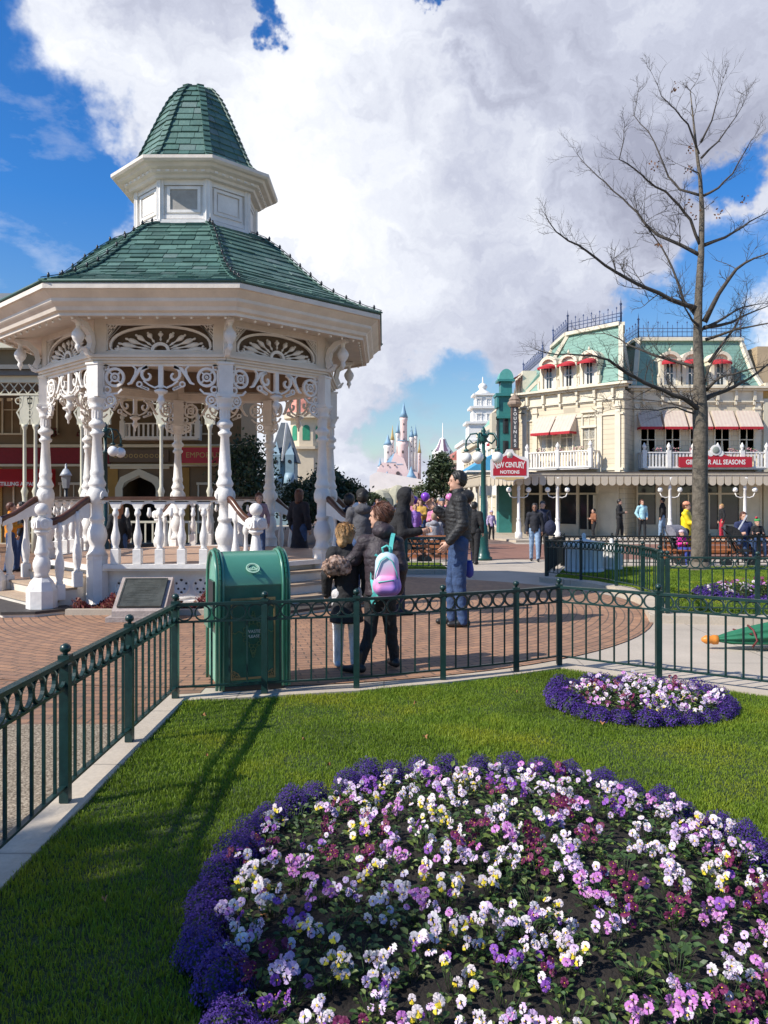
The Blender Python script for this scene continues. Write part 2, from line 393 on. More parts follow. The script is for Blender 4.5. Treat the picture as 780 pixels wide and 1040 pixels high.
# ---------------------------------------------------------------- grass (uncountable)
def in_poly(px, py, poly):
    inside = np.zeros(len(px), bool); n = len(poly)
    for i in range(n):
        x1, y1 = poly[i]; x2, y2 = poly[(i+1) % n]
        c = ((y1 > py) != (y2 > py)) & (px < (x2-x1)*(py-y1)/((y2-y1) or 1e-9)+x1); inside ^= c
    return inside
def grass_mat(name, base):
    def build(nt, b, out):
        N = NT(nt); pos = N.n('ShaderNodeNewGeometry').outputs['Position']
        n1 = N.noise(pos, 1.1, 5); n2 = N.noise(pos, 90, 2)
        c = N.ramp(n1.outputs['Fac'], [(0.30, tuple(x*0.62 for x in base)), (0.50, base), (0.68, (base[0]*1.75, base[1]*1.25, base[2]*1.1)), (0.8, (base[0]*2.3, base[1]*1.35, base[2]*1.5))])
        c = N.mix(0.8, c, N.ramp(n2.outputs['Fac'], [(0.3, (0.6,0.7,0.6)), (0.62, (1.15,1.1,0.9)), (0.8, (2.2,1.6,1.1))]), 'MULTIPLY')
        N.l(c, b.inputs['Base Color']); b.inputs['Specular IOR Level'].default_value = 0.35
        t = N.n('ShaderNodeBsdfTranslucent'); N.l(c, t.inputs['Color']); mx = N.n('ShaderNodeMixShader'); mx.inputs[0].default_value = 0.35
        N.l(b.outputs[0], mx.inputs[1]); N.l(t.outputs[0], mx.inputs[2]); N.l(mx.outputs[0], out.inputs['Surface'])
    return node_mat(name, build, 0.55)
GRASS = grass_mat('lawn_grass', (0.185,0.285,0.027))
def grass(name, poly, z, dens, h, w, excl, label, bbox):
    x0, x1, y0, y1 = bbox
    # density falls off away from the camera
    area = (x1-x0)*(y1-y0); n = int(area*dens); px = np.random.uniform(x0, x1, n); py = np.random.uniform(y0, y1, n)
    k = in_poly(px, py, poly)
    for cx, cy, rx, ry in excl: k &= ((px-cx)/rx)**2+((py-cy)/ry)**2 > 1
    # stay within the view wedge plus a margin
    k &= (np.abs(px)-1.3 < 0.52*py)
    px = px[k]; py = py[k]; n = len(px)
    patch = 0.72+0.25*np.sin(px*7.3+py*3.1)*np.sin(py*8.1-px*2.2)+0.35*np.sin(px*2.1+1.3*np.sin(py*1.7))*np.sin(py*2.6+px)+0.1*np.random.randn(n)
    hh = h*np.clip(patch, 0.4, 1.45)*np.random.uniform(0.65, 1.15, n); ww = w*np.random.uniform(0.7, 1.3, n)
    a = np.random.uniform(0, 2*PI, n); lean = np.random.uniform(0.15, 0.75, n); la = np.random.uniform(0, 2*PI, n)
    zz = np.array([gz(v) for v in py])+z if y1 > 12 else np.zeros(n)+z
    dx, dy = np.cos(a)*ww/2, np.sin(a)*ww/2; lx, ly = np.cos(la)*lean*hh, np.sin(la)*lean*hh
    V = np.zeros((n, 5, 3))
    V[:,0] = np.stack([px-dx, py-dy, zz-0.005], 1); V[:,1] = np.stack([px+dx, py+dy, zz-0.005], 1)
    V[:,2] = np.stack([px+dx*0.8+lx*0.35, py+dy*0.8+ly*0.35, zz+hh*0.6], 1); V[:,3] = np.stack([px-dx*0.8+lx*0.35, py-dy*0.8+ly*0.35, zz+hh*0.6], 1)
    V[:,4] = np.stack([px+lx, py+ly, zz+hh*0.95], 1)
    base = (np.arange(n)*5)[:, None]
    F = np.concatenate([base+np.array([0,1,2,3]), base+np.array([3,2,4])], 1).ravel()
    tot = np.tile([4, 3], n)
    o = nparr_mesh(name, V.reshape(-1, 3), F, tot, [GRASS]); tag(o, label, 'grass', kind='stuff'); return o
BED1 = (0.50, 3.10, 1.25, 1.45); BED2 = (1.93, 5.97, 0.70, 0.62); BED3 = (5.75, 12.1, 0.95, 0.85)
KRp = [(p.x, p.y) for p in KR]
lawn1g = KRp+[(6.0,1.0),(-1.57,1.0)]
grass('lawn_grass', lawn1g, 0.02, 13000, 0.034, 0.0042, [(0.5,3.1,1.22,1.42),(1.93,5.97,0.66,0.58)], 'short bright green mown grass around the flower beds in front', (-1.6, 5.0, 2.0, 7.5))
grass('lawn_grass', L2i, 0.08, 1700, 0.045, 0.012, [(5.75,12.1,0.9,0.8)], 'green grass under the bare tree behind the curved fence', (3.2, 14, 9.0, 19.5))
grass('lawn_grass', L3i, 0.08, 1700, 0.05, 0.014, [], 'small green grass plot behind the man in the black jacket', (-1.6, 1.7, 18.0, 21.0))
# ================================================================ FENCES
def fence(pts, label, m=DKGREEN, hgt=0.74, nsub=None, tk=1.0, group='ring topped garden fences', base=0.04, arcpost=None):
    o0 = Vector((pts[0][0], pts[0][1], 0)); root = empty('garden_fence', o0); tag(root, label, 'fence', group)
    postxy = pts if arcpost is None else [pts[i] for i in arcpost]
    for p in postxy:
        z = gz(p[1])+base; x, y = p[0]-o0.x, p[1]-o0.y; b = MB()
        b.cbox((x, y, z+hgt*0.48), (0.048*tk, 0.048*tk, hgt*0.96), 0, ch=0.004)
        b.cbox((x, y, z+hgt+0.004), (0.058, 0.058, 0.02), 0)
        po = b.build('post', m, root)
        f = MB(); f.lathe([(0.012,0),(0.012,0.012),(0.026,0.022),(0.029,0.036),(0.024,0.05),(0.008,0.06)], (x, y, z+hgt+0.012), 10); f.build('finial', m, po)
    for i in range(len(pts)-1):
        a = Vector((pts[i][0]-o0.x, pts[i][1]-o0.y, gz(pts[i][1])+base)); c = Vector((pts[i+1][0]-o0.x, pts[i+1][1]-o0.y, gz(pts[i+1][1])+base))
        L = (c-a).length; d = (c-a).normalized(); b = MB()
        for z, w, h in ((hgt-0.015, 0.042, 0.022), (hgt-0.152, 0.03, 0.014), (0.085, 0.03, 0.014)):
            b.bar(a+Vector((0,0,z)), c+Vector((0,0,z)), w*tk, h*tk)
        nr = max(1, round((L-0.05)/0.125)); p = L/nr
        ang = math.atan2(d.y, d.x)
        for k in range(nr):
            q = a+d*(p*(k+0.5)); b.M = Matrix.Translation((q.x, q.y, q.z+hgt-0.085)) @ Matrix.Rotation(ang, 4, 'Z')
            b.ring(0, 0, min(p/2, 0.062)-0.004, 0.012*tk, 0.02, 18); b.M = None
        for k in range(1, nr):
            q = a+d*(p*k); b.bar(q+Vector((0,0,0.085)), q+Vector((0,0,hgt-0.152)), 0.014*tk, 0.014*tk, up=(0,1,0))
        for k in range(nr-0):
            pass
        b.build('railing_panel', m, root)
    return root
fence([(-1.63,2.0),(-1.63,3.0),(-1.63,4.03),(-1.625,5.03),(-1.62,6.12)], 'dark green iron fence running along the left edge of the lawn')
fence(FENCE_FRONT, 'dark green iron fence between the litter bin and the lawn', arcpost=[1,2,3,4,5])
fence(FENCE_RIGHT, 'dark green iron fence right of the corner behind the small flower bed', arcpost=[1,2,3,4])
CURV = [(3.60,10.20),(3.80,10.75),(3.95,11.3),(4.05,11.9),(4.10,12.5),(4.10,13.1),(4.04,13.7),(3.95,14.3),(3.75,15.0),(3.50,15.5),(3.28,15.95)]
fence(CURV, 'curved dark green iron fence on the left rim of the tree lawn', m=DKGREEN, base=0.10, arcpost=[0,2,4,6,8,10])
fence([(3.66,10.17),(4.75,10.02),(5.9,9.84),(7.0,9.6),(8.2,9.5)], 'dark green iron fence in front of the tree lawn at right', base=0.10)
fence([(3.33,16.05),(3.8,17.6),(4.35,19.3)], 'short black iron fence beside the round stone planters', m=BLACKIRON, base=0.10)
fence([(4.42,19.35),(5.6,19.35),(6.8,19.35),(8.0,19.35),(9.2,19.35),(10.4,19.35)], 'far dark iron fence behind the bare tree trunk', m=BLACKIRON, base=0.10, tk=1.4)
fence([(-1.5,18.02),(-0.5,18.02),(0.5,18.02),(1.55,18.02)], 'green iron fence round the small lawn behind the man', m=TEAL, base=0.10, tk=1.7)
# ================================================================ FLOWER BEDS
def bed_soil(c, rise, name='soil_bed'):
    cx, cy, rx, ry = c; b = MB(); vs = [(cx, cy, gz(cy)+0.03+rise)]; fs = []; n = 48; R = 12
    for i in range(1, R+1):
        for k in range(n):
            a = 2*PI*k/n; t = i/R; j = random.uniform(-0.012, 0.012) if i < R else 0
            y = cy+ry*t*math.sin(a); vs.append((cx+rx*t*math.cos(a), y, gz(y)+0.022+rise*(1-t*t)+j+(0 if i < R else -0.03)))
    for k in range(n): fs.append((0, 1+k, 1+(k+1) % n))
    for i in range(R-1):
        for k in range(n): j = (k+1) % n; fs.append((1+i*n+k, 1+(i+1)*n+k, 1+(i+1)*n+j, 1+i*n+j))
    b.add(vs, fs, 0, True); o = b.build(name, SOIL); tag(o, kind='structure'); return o
bed_soil(BED1, 0.09); bed_soil(BED2, 0.06)
_z = gz
o_ = bed_soil(BED3, 0.16); 
PURP = mat('deep_purple_petals', (0.034,0.010,0.140), 0.7, 0.45, 60, trans=0.15)
PURP2 = mat('violet_petals', (0.070,0.022,0.250), 0.7, 0.3, 60, trans=0.15)
STEMG = mat('dark_stem_green', (0.03,0.05,0.02), 0.8, 0.3, 30)
def mound_mesh(r, h, n, s):
    b = MB(); b.sphere((0,0,h*0.35), r*0.74, 10, 2, sz=h*0.8/r)
    for i in range(n):
        u = random.random()**0.8; a = random.uniform(0, 2*PI); el = math.asin(min(1, u)); lump = 1+0.10*math.sin(a*3+i % 2)+random.uniform(-0.14, 0.12)
        x, y, z = r*math.cos(el)*math.cos(a)*lump, r*math.cos(el)*math.sin(a)*lump, h*math.sin(el)*lump+0.02
        nrm = Vector((x/r, y/r, z/h+0.2)).normalized()+Vector((random.uniform(-.6,.6), random.uniform(-.6,.6), random.uniform(-.4,.4))); nrm.normalize()
        t = nrm.cross(Vector((random.random(), random.random(), random.random()))).normalized()*s*random.uniform(0.6, 1.2); q = nrm.cross(t).normalized()*t.length*0.75
        c = Vector((x, y, z)); b.add([tuple(c-t), tuple(c-q*0.7), tuple(c+t), tuple(c+q)], [(0,1,2,3)], 0 if random.random() < 0.62 else 1)
    for i in range(n//9):
        a = random.uniform(0, 2*PI); rr = r*random.uniform(0.9, 1.08); z = random.uniform(0, h*0.3)
        b.tube([(rr*0.7*math.cos(a), rr*0.7*math.sin(a), 0), (rr*math.cos(a), rr*math.sin(a), z+0.01)], 0.0015, 3, 2)
    me = b.build('edging_plant', [PURP, PURP2, STEMG]); return me
def mound_protos(k, r, h, n, s): return [mound_mesh(r, h, n, s) for _ in range(k)]
def ring_of_mounds(c, protos, spacing, z, label, group, inset=0.1, arc=None, used=None):
    cx, cy, rx, ry = c; per = 2*PI*math.sqrt((rx*rx+ry*ry)/2); n = int(per/spacing)
    for i in range(n):
        a = 2*PI*i/n+random.uniform(-0.02, 0.02)
        if arc and not arc(a): continue
        rr = random.uniform(-0.03, 0.03)
        p = random.choice(protos); o = bpy.data.objects.new('edging_plant', p.data); COL.objects.link(o)
        y = cy+(ry-inset+rr)*math.sin(a); o.location = (cx+(rx-inset+rr)*math.cos(a), y, gz(y)+z)
        o.rotation_euler = (0, 0, random.uniform(0, 2*PI)); s = random.uniform(0.85, 1.22); o.scale = (s, s*random.uniform(0.9,1.1), s*random.uniform(0.85, 1.1)); tag(o, label, 'plant', group)
pr = mound_protos(6, 0.080, 0.106, 1700, 0.0048)
ring_of_mounds(BED1, pr, 0.188, 0.02, 'dense dark purple mounded edging plant ringing the big pansy bed', 'purple edging plants of the large bed', 0.09)
pr2 = mound_protos(4, 0.080, 0.095, 700, 0.0070)
ring_of_mounds(BED2, pr2, 0.165, 0.02, 'dense dark purple mounded edging plant ringing the small pansy bed', 'purple edging plants of the small bed', 0.08)
pr3 = mound_protos(3, 0.12, 0.13, 260, 0.018)
ring_of_mounds(BED3, pr3, 0.2, 0.03, 'purple edging plant of the flower bed below the bare tree', 'purple edging plants on the tree lawn', 0.11)
for p in pr+pr2+pr3: bpy.data.objects.remove(p)
# pansies
def petal_mat(n, c): return mat(n, c, 0.6, 0.12, 60, trans=0.25)
PC = {'white': (petal_mat('white_petal', (0.80,0.76,0.76)), petal_mat('white_lilac_petal', (0.70,0.58,0.74))),
      'lilac': (petal_mat('lilac_petal', (0.62,0.45,0.70)), petal_mat('pale_lilac_petal', (0.76,0.64,0.78))),
      'yellow': (petal_mat('cream_petal', (0.74,0.66,0.68)), petal_mat('yellow_petal', (0.80,0.66,0.04))),
      'pink': (petal_mat('mauve_petal', (0.52,0.18,0.52)), petal_mat('pink_petal', (0.66,0.36,0.62))),
      'dark': (petal_mat('burgundy_petal', (0.12,0.008,0.055)), petal_mat('wine_petal', (0.20,0.018,0.10))),
      'violet': (petal_mat('violet_petal', (0.24,0.07,0.42)), petal_mat('purple_petal', (0.34,0.12,0.5)))}
EYE = mat('yellow_flower_eye', (0.85,0.55,0.03), 0.6, 0.05, 40); BLOT = mat('dark_flower_blotch', (0.09,0.015,0.10), 0.7, 0.2, 40)
def pansy_mesh(kind, s):
    b = MB(); A, B = PC[kind]
    # local: face looks along +Z, top petals at +Y
    def petal(ang, ln, wd, m, zoff, off=0.15):
        d = Vector((math.cos(ang), math.sin(ang), 0)); t = Vector((-d.y, d.x, 0)); vs = [tuple(d*off*ln+Vector((0,0,zoff)))]; n = 9
        for i in range(n):
            u = -1+2*i/(n-1); r = math.cos(u*PI/2*0.92)**0.45; 
            p = d*(ln*(0.30+0.72*r))+t*(wd*math.sin(u*PI/2))*1.0
            rf = 0.2*ln*math.sin(i*2.4+ang*3); vs.append((p.x, p.y, zoff+rf-0.20*ln*(abs(u))**2-0.06*ln))
        c = d*ln*0.55; vs.append((c.x, c.y, zoff+0.08*ln)); k = len(vs)-1
        fs = [(0, 1, k), (0, k, n)]+[(k, i, i+1) for i in range(1, n)]
        b.add(vs, fs, m, True)
    petal(PI*0.5+0.50, s*1.05, s*0.56, 0, 0.0); petal(PI*0.5-0.50, s*random.uniform(.9,1.1), s*0.56, 0, 0.001)
    petal(PI*1.0+0.12, s*0.92, s*0.44, 0 if kind in ('yellow',) else 1, 0.003); petal(-0.12, s*0.90, s*0.44, 0 if kind in ('yellow',) else 1, 0.003)
    petal(-PI/2, s*1.0, s*0.58, 1 if kind == 'yellow' else (1 if random.random() < 0.5 else 0), 0.006)
    b.sphere((0, -s*0.02, 0.010), s*0.13, 6, 2, sz=0.5)
    if kind != 'dark': b.add([(-s*.20,-s*.12,0.0105),(0,-s*.42,0.0115),(s*.20,-s*.12,0.0105),(0,-s*.05,0.012)], [(0,1,2,3)], 3 if kind in ('lilac','violet','pink') else 2)
    b.tube([(0,0,0.002),(0,-0.004,-0.02),(0,-0.03,-0.045)], 0.0012, 3, 4)
    o = b.build('flower', [A, B, EYE, BLOT, STEMG]); me = o.data; bpy.data.objects.remove(o); return me
LEAF = [mat('pansy_leaf', (0.040,0.088,0.020), 0.5, 0.45, 30, trans=0.25), mat('pansy_leaf_pale', (0.15,0.21,0.045), 0.5, 0.3, 30, trans=0.25)]
def foliage_mesh(r, n):
    b = MB()
    for i in range(n):
        a = random.uniform(0, 2*PI); rr = r*math.sqrt(random.random()); z = random.uniform(0.01, 0.075)*(1.2-0.5*rr/r); L = random.uniform(0.018, 0.036); W = L*random.uniform(0.3, 0.45)
        d = Vector((math.cos(a+random.uniform(-1,1)), math.sin(a+random.uniform(-1,1)), random.uniform(-0.1, 0.7))).normalized(); t = d.cross(Vector((0,0,1))).normalized(); u = t.cross(d)
        c = Vector((rr*math.cos(a), rr*math.sin(a), z)); m = 0 if random.random() < 0.62 else 1
        b.add([tuple(c), tuple(c+d*L*.35+t*W+u*.003), tuple(c+d*L*.75+t*W*.8+u*.002), tuple(c+d*L-u*0.004), tuple(c+d*L*.75-t*W*.8+u*.002), tuple(c+d*L*.35-t*W+u*.003), tuple(c+d*L*.5-u*.004)],
              [(0,1,6),(1,2,6),(2,3,6),(3,4,6),(4,5,6),(5,0,6)], m, False)
        b.tube([(c.x*0.5, c.y*0.5, 0), tuple(c)], 0.0012, 3, 0)
    o = b.build('pansy_plant', LEAF); me = o.data; bpy.data.objects.remove(o); return me
FOL = [foliage_mesh(0.070, 26) for _ in range(8)]
FLW = {k: [pansy_mesh(k, s) for s in (0.0135, 0.0155, 0.0180)] for k in PC}
LBL = {'white': 'white pansies tinged with lilac', 'lilac': 'pale lilac pansies', 'yellow': 'cream pansies with yellow lower petals', 'pink': 'mauve pink pansies', 'dark': 'dark burgundy pansies', 'violet': 'violet purple pansies'}
def pansies(c, spacing, fn, inner, where, grp, rise, ylo=-1e9, sc=1.0):
    cx, cy, rx, ry = c; pts = []; t = 0
    while t < 6000:
        t += 1; a = random.uniform(0, 2*PI); r = math.sqrt(random.random())*inner
        x, y = cx+rx*r*math.cos(a), cy+ry*r*math.sin(a)
        if y < ylo: continue
        if all((x-p[0])**2+(y-p[1])**2 > spacing**2 for p in pts): pts.append((x, y, r))
    for x, y, r in pts:
        kind = random.choices(['white','lilac','yellow','pink','dark','violet'], [34,19,14,6,21,6])[0]
        z = gz(y)+0.02+rise*(1-r*r)
        o = bpy.data.objects.new('pansy_plant', random.choice(FOL)); COL.objects.link(o); o.location = (x, y, z)
        k0 = random.uniform(0.8, 1.15)*sc; o.scale = (k0,)*3
        tag(o, LBL[kind]+' growing in the '+where, 'plant', LBL[kind]+' in the '+grp)
        if random.random() < 0.13: continue
        ca, cr_ = random.uniform(0, 2*PI), random.uniform(0, 0.03)
        for i in range(random.randint(fn-3, fn+3)):
            kk = kind if random.random() < 0.82 else random.choice(['white','lilac','violet','pink'])
            f = bpy.data.objects.new('flower', random.choice(FLW[kk])); COL.objects.link(f); f.parent = o
            a = random.uniform(0, 2*PI); rr = 0.055*math.sqrt(random.random()); f.location = (cr_*math.cos(ca)+rr*math.cos(a), cr_*math.sin(ca)+rr*math.sin(a), random.uniform(0.045, 0.115))
            f.rotation_euler = Euler((random.gauss(0.95, 0.42), random.gauss(0, 0.35), random.gauss(-0.3, 0.8)), 'XYZ')
pansies(BED1, 0.116, 10, 0.88, 'large round bed in front', 'large bed', 0.09, 2.15)
pansies(BED2, 0.10, 8, 0.80, 'small round bed by the fence', 'small bed', 0.06)
pansies(BED3, 0.17, 5, 0.80, 'flower bed below the bare tree', 'tree lawn bed', 0.16, sc=1.5)
# fallen dry leaves in the beds
DRY = mat('dry_brown_leaf', (0.35,0.16,0.06), 0.8, 0.3, 40)
def dry_leaf(x, y, z, s):
    b = MB(); n = 10; vs = [(0,0,0.004)]
    for i in range(n): a = 2*PI*i/n; r = s*(1 if i % 2 == 0 else 0.6); vs.append((r*math.cos(a), r*0.7*math.sin(a), 0.012*math.sin(a*2)+0.006))
    b.add(vs, [(0, 1+i, 1+(i+1) % n) for i in range(n)]); o = b.build('dry_leaf', DRY); o.location = (x, y, z); o.rotation_euler = (random.uniform(-.3,.3), random.uniform(-.3,.3), random.uniform(0,6)); tag(o, 'small curled brown dry leaf fallen on the front garden', 'leaf', 'dry leaves on the front garden')
for px, py in ((450,993),(252,968),(262,870),(245,1030),(590,702),(612,742),(505,1010),(560,900),(380,1010),(268,945)):
    Y = 1280/(py-HY); dry_leaf(GX(px, Y), Y, 0.10 if 300 < px < 600 and py > 850 else 0.05, random.uniform(0.02, 0.032))
for i in range(26):
    a = random.uniform(PI*0.45, PI*1.25); r = random.uniform(0.9, 1.04); dry_leaf(0.5+1.18*r*math.cos(a), 3.1+1.36*r*math.sin(a), 0.05, random.uniform(0.012, 0.022))

for i in range(16):
    x, y = random.uniform(-1.3, 2.8), random.uniform(2.6, 6.6)
    if ((x-.5)/1.35)**2+((y-3.1)/1.55)**2 > 1 and ((x-1.93)/.8)**2+((y-5.97)/.7)**2 > 1 and y < 6.0+0.3*x: l_ = dry_leaf(x, y, 0.055, random.uniform(0.010, 0.020))
# ================================================================ GAZEBO
GC = (-3.22, 13.6); GR = 2.41
C8, S8 = math.cos(PI/8), math.sin(PI/8)
gaz = empty('bandstand', (GC[0], GC[1], 0)); tag(gaz, 'white ornate octagonal bandstand with green shingled two tier roof and carved columns', 'bandstand')
def fM(k, R, z=0.0):
    return Matrix.Rotation((-90+45*k+90)*PI/180, 4, 'Z') @ Matrix.Translation((0, -R*C8, z))
def vtx(k, R): a = (-112.5+45*k)*PI/180; return (R*math.cos(a), R*math.sin(a))
def octo(R): return [vtx(k, R) for k in range(8)]
WFLOOR = mat('bandstand_floor', (0.40,0.26,0.18), 0.6, 0.15, 3)
b = MB(); b.slab(octo(2.52), 0.545, 0.615); b.build('floor_rim', WHITE, gaz)
b = MB(); b.slab(octo(2.44), 0.55, 0.622); b.build('floor', WFLOOR, gaz)
for k in range(8):
    b = MB(); b.M = fM(k, 2.34); w = 2.34*S8
    b.box(-w, w, 0, 0.04, -0.12, 0.54)
    if k % 2 == 0:
        b.box(-w+0.2, w-0.2, -0.035, 0, -0.12, 0.10); b.box(-w+0.2, w-0.2, -0.02, 0, 0.50, 0.54)
        nn = 5
        for i in range(nn):   # pierced trefoil pattern
            cx = -w+0.2+(2*w-0.4)*(i+0.5)/nn
            for dx, dz, r in ((0,0.40,.022),(-.07,0.35,.018),(.07,0.35,.018),(-.045,0.27,.018),(.045,0.27,.018),(0,0.22,.02)):
                b.lathe([(r,0),(r*0.8,0.004)], (cx+dx, -0.003, dz), 8, 1, False, axis=(0,-1,0), sx=1)
            b.ring(cx, 0.31, 0.115, 0.016, 0.03, 20)
            b.ribbon([(cx-0.14,0.16),(cx,0.13),(cx+0.14,0.16)], 0.02, 0.03)
    b.build('base_wall', [WHITE, STEPDARK], gaz)
# columns
colprof = [(.20,-.12),(.20,.07),(.17,.08),(.165,.10),(.152,.70),(.158,.72),(.158,.76),(.115,.83),(.10,.90),(.11,.93),(.135,1.0),(.14,1.06),(.125,1.14),(.095,1.2),(.085,1.24),(.105,1.26),(.105,1.30),(.085,1.33),
 (.085,1.50),(.12,1.53),(.135,1.58),(.135,1.66),(.115,1.72),(.10,1.74),(.12,1.77),(.125,1.80),(.10,1.85),(.088,1.9),(.098,1.93),(.098,1.98),(.088,2.0),(.062,2.47),(.095,2.5),(.10,2.53),(.07,2.56),(.075,2.6),(.115,2.63),(.115,2.67),(.085,2.7),(.072,2.72),(.072,2.86),(.095,2.88),(.10,2.91),(.09,2.93),(.11,2.98),(.135,3.02),(.135,3.04)]
for k in range(8):
    x, y = vtx(k, GR); b = MB(); r0 = (-112.5+45*k)*PI/180
    b.lathe(colprof[:7], (x, y, 0), 8, 0, False, rot=r0+PI/8); b.lathe(colprof[6:], (x, y, 0), 20, 0, True)
    for i in range(12):  # flutes
        a = 2*PI*i/12; b.bar((x+.072*math.cos(a), y+.072*math.sin(a), 2.74), (x+.072*math.cos(a), y+.072*math.sin(a), 2.85), 0.014, 0.014)
    # square discs on the rail ball
    b.cbox((x, y, 3.29), (0.20, 0.20, 0.50), 0, rz=r0, ch=0.01)
    b.cbox((x, y, 3.06), (0.25, 0.25, 0.04), 0, rz=r0); b.cbox((x, y, 3.52), (0.23, 0.23, 0.03), 0, rz=r0)
    for side in (-1, 1):   # little discs on the column ball
        t = r0+side*PI/2; b.lathe([(0.075,0),(0.075,0.015),(0.04,0.025)], (x+math.cos(t)*0.12, y+math.sin(t)*0.12, 1.62), 14, 0, False, axis=(math.cos(t), math.sin(t), 0))
    b.build('column', WHITE, gaz)
# frieze beams and fan panels
FANSHADE = mat('frieze_shadow_board', (0.16,0.115,0.08), 0.9, 0.2, 5)
for k in range(8):
    M = fM(k, 2.46); w = 2.46*S8
    b = MB(); b.M = M
    b.box(-w, w, -0.02, 0.10, 3.53, 3.565); b.box(-w-0.015, w+0.015, -0.055, 0.10, 3.567, 3.60); b.box(-w-0.025, w+0.025, -0.09, 0.10, 3.602, 3.64); b.box(-w, w, -0.03, 0.10, 3.642, 3.675)
    b.box(-w, -w+0.17, -0.01, 0.08, 3.677, 4.16); b.box(w-0.17, w, -0.01, 0.08, 3.677, 4.16)
    b.box(-w+0.17, w-0.17, -0.01, 0.08, 4.09, 4.16); b.box(-w+0.17, w-0.17, -0.01, 0.08, 3.677, 3.70)
    b.build('frieze', CREAMW, gaz)
    f = MB(); f.M = M; f.ry = 0.03; hw = w-0.17; zb = 3.70; zt = 4.09; H = zt-zb
    fr = [(-hw, zb), (-hw, zt), (hw, zt), (hw, zb), (-hw, zb)]
    f.ribbon(fr[0:2], 0.03, 0.05); f.ribbon(fr[1:3], 0.03, 0.05); f.ribbon(fr[2:4], 0.03, 0.05); f.ribbon(fr[3:5], 0.03, 0.05)
    arc = [(math.cos(PI*t/18)*(hw-0.05), zb+0.06+math.sin(PI*t/18)**0.8*(H-0.09)) for t in range(19)]; f.ribbon(arc, 0.035, 0.04)
    for s in (-1, 1):
        sp = [(s*(hw-0.05-0.075+0.075*math.cos(t*0.5)*(1-t*0.07)), zb+0.06-0.065*math.sin(t*0.5)*(1-t*0.07)) for t in range(9)]; f.ribbon(sp, 0.025, 0.04)
        # corner lattice
        for i in range(5):
            f.ribbon([(s*(hw-0.02-0.045*i), zt), (s*hw, zt-0.035-0.05*i)], 0.016, 0.03); 
        f.ribbon([(s*(hw-0.20), zt-0.005), (s*(hw-0.02), zt-0.2)], 0.02, 0.03)
        f.ring(s*(hw-0.07), zt-0.06, 0.028, 0.012, 0.03, 10)
    hr = [(math.cos(PI*t/12)*0.115, zb+0.015+math.sin(PI*t/12)*0.095) for t in range(13)]; f.ribbon(hr, 0.045, 0.05)
    f.build('fan_panel_frame', WHITE, gaz)
    f = MB(); 
    for i in range(11):
        t = PI*(i+0.5)/11; cx, cz = math.cos(t), math.sin(t)
        ex, ez = cx*(hw-0.10), cz*(H-0.10); L = math.hypot(ex, ez); q = 0.15
        dx, dz = ex/L, ez/L; Ls = L-q
        prof = [(0.008,0),(0.012,Ls*.1),(0.020,Ls*.2),(0.012,Ls*.28),(0.011,Ls*.42),(0.032,Ls*.6),(0.040,Ls*.70),(0.032,Ls*.82),(0.014,Ls*.88),(0.020,Ls*.95),(0.012,Ls)]
        g = MB(); g.lathe(prof, (0,0,0), 8, 0, True, axis=(dx, 0, dz)); R = M @ Matrix.Translation((dx*q, 0.03, zb+dz*q))
        f.add([tuple(R @ Vector(p)) for p in g.v], g.f, 0, True)
    f.build('fan_spindles', WHITE, gaz)
    # scroll brackets below the beam
    bb_ = MB(); bb_.M = M; bb_.box(-hw, hw, 0.12, 0.14, zb, zt); bb_.build('fan_shade_board', FANSHADE, gaz)  # added dark board stands in for the shaded interior behind the fan
    s_ = MB(); s_.M = fM(k, GR); s_.ry = 0.0; s_.wk = 1.35; w2 = GR*S8-0.10; top = 3.52
    s_.ribbon([(-w2, top-0.01), (w2, top-0.01)], 0.03, 0.04)
    for s in (-1, 1):
        c1 = s*(w2-0.16); s_.ring(c1, top-0.19, 0.125, 0.028, 0.04, 22); s_.ring(c1, top-0.19, 0.055, 0.02, 0.04, 14); s_.ring(c1, top-0.19, 0.016, 0.012, 0.05, 8)
        for a in range(4): t = a*PI/2+PI/4; s_.ribbon([(c1+0.055*math.cos(t), top-0.19+0.055*math.sin(t)), (c1+0.125*math.cos(t), top-0.19+0.125*math.sin(t))], 0.016, 0.03)
        s_.ring(s*(w2-0.035), top-0.05, 0.035, 0.018, 0.04, 12); s_.ring(s*(w2-0.05), top-0.37, 0.045, 0.02, 0.04, 14)
        s_.ring(s*(w2-0.09), top-0.52, 0.075, 0.02, 0.035, 16); s_.ring(s*(w2-0.09), top-0.52, 0.03, 0.02, 0.035, 10)
        s_.ribbon([(s*w2, top-0.05), (s*w2, top-0.66)], 0.02, 0.04); s_.ribbon([(s*(w2-0.02), top-0.44),(s*(w2-0.2), top-0.42),(s*(w2-0.26), top-0.36)], 0.02, 0.03)
        s_.ribbon([(s*w2, top-0.64),(s*(w2-0.08), top-0.61),(s*(w2-0.14), top-0.62)], [0.03,0.02,0.01], 0.03)
        c2 = s*0.17   # big S scroll towards the middle
        sp = [(c2+0.02*s+(0.11-0.0085*i)*math.cos(PI*0.5+s*(-i)*0.55)*1.0, top-0.16+(0.12-0.009*i)*math.sin(PI*0.5+s*(-i)*0.55)) for i in range(12)]
        s_.ribbon(sp, [0.034-0.0015*i for i in range(12)], 0.04)
        s_.ribbon([(c2+0.02*s, top-0.04),(c2+s*0.13, top-0.07),(c2+s*0.2, top-0.17),(c2+s*0.26, top-0.27),(c2+s*0.31, top-0.29)], [.03,.034,.036,.028,.016], 0.04)
        s_.ribbon([(c2+s*0.21, top-0.20),(c2+s*0.19, top-0.07),(c2+s*0.24, top-0.02)], 0.02, 0.035)
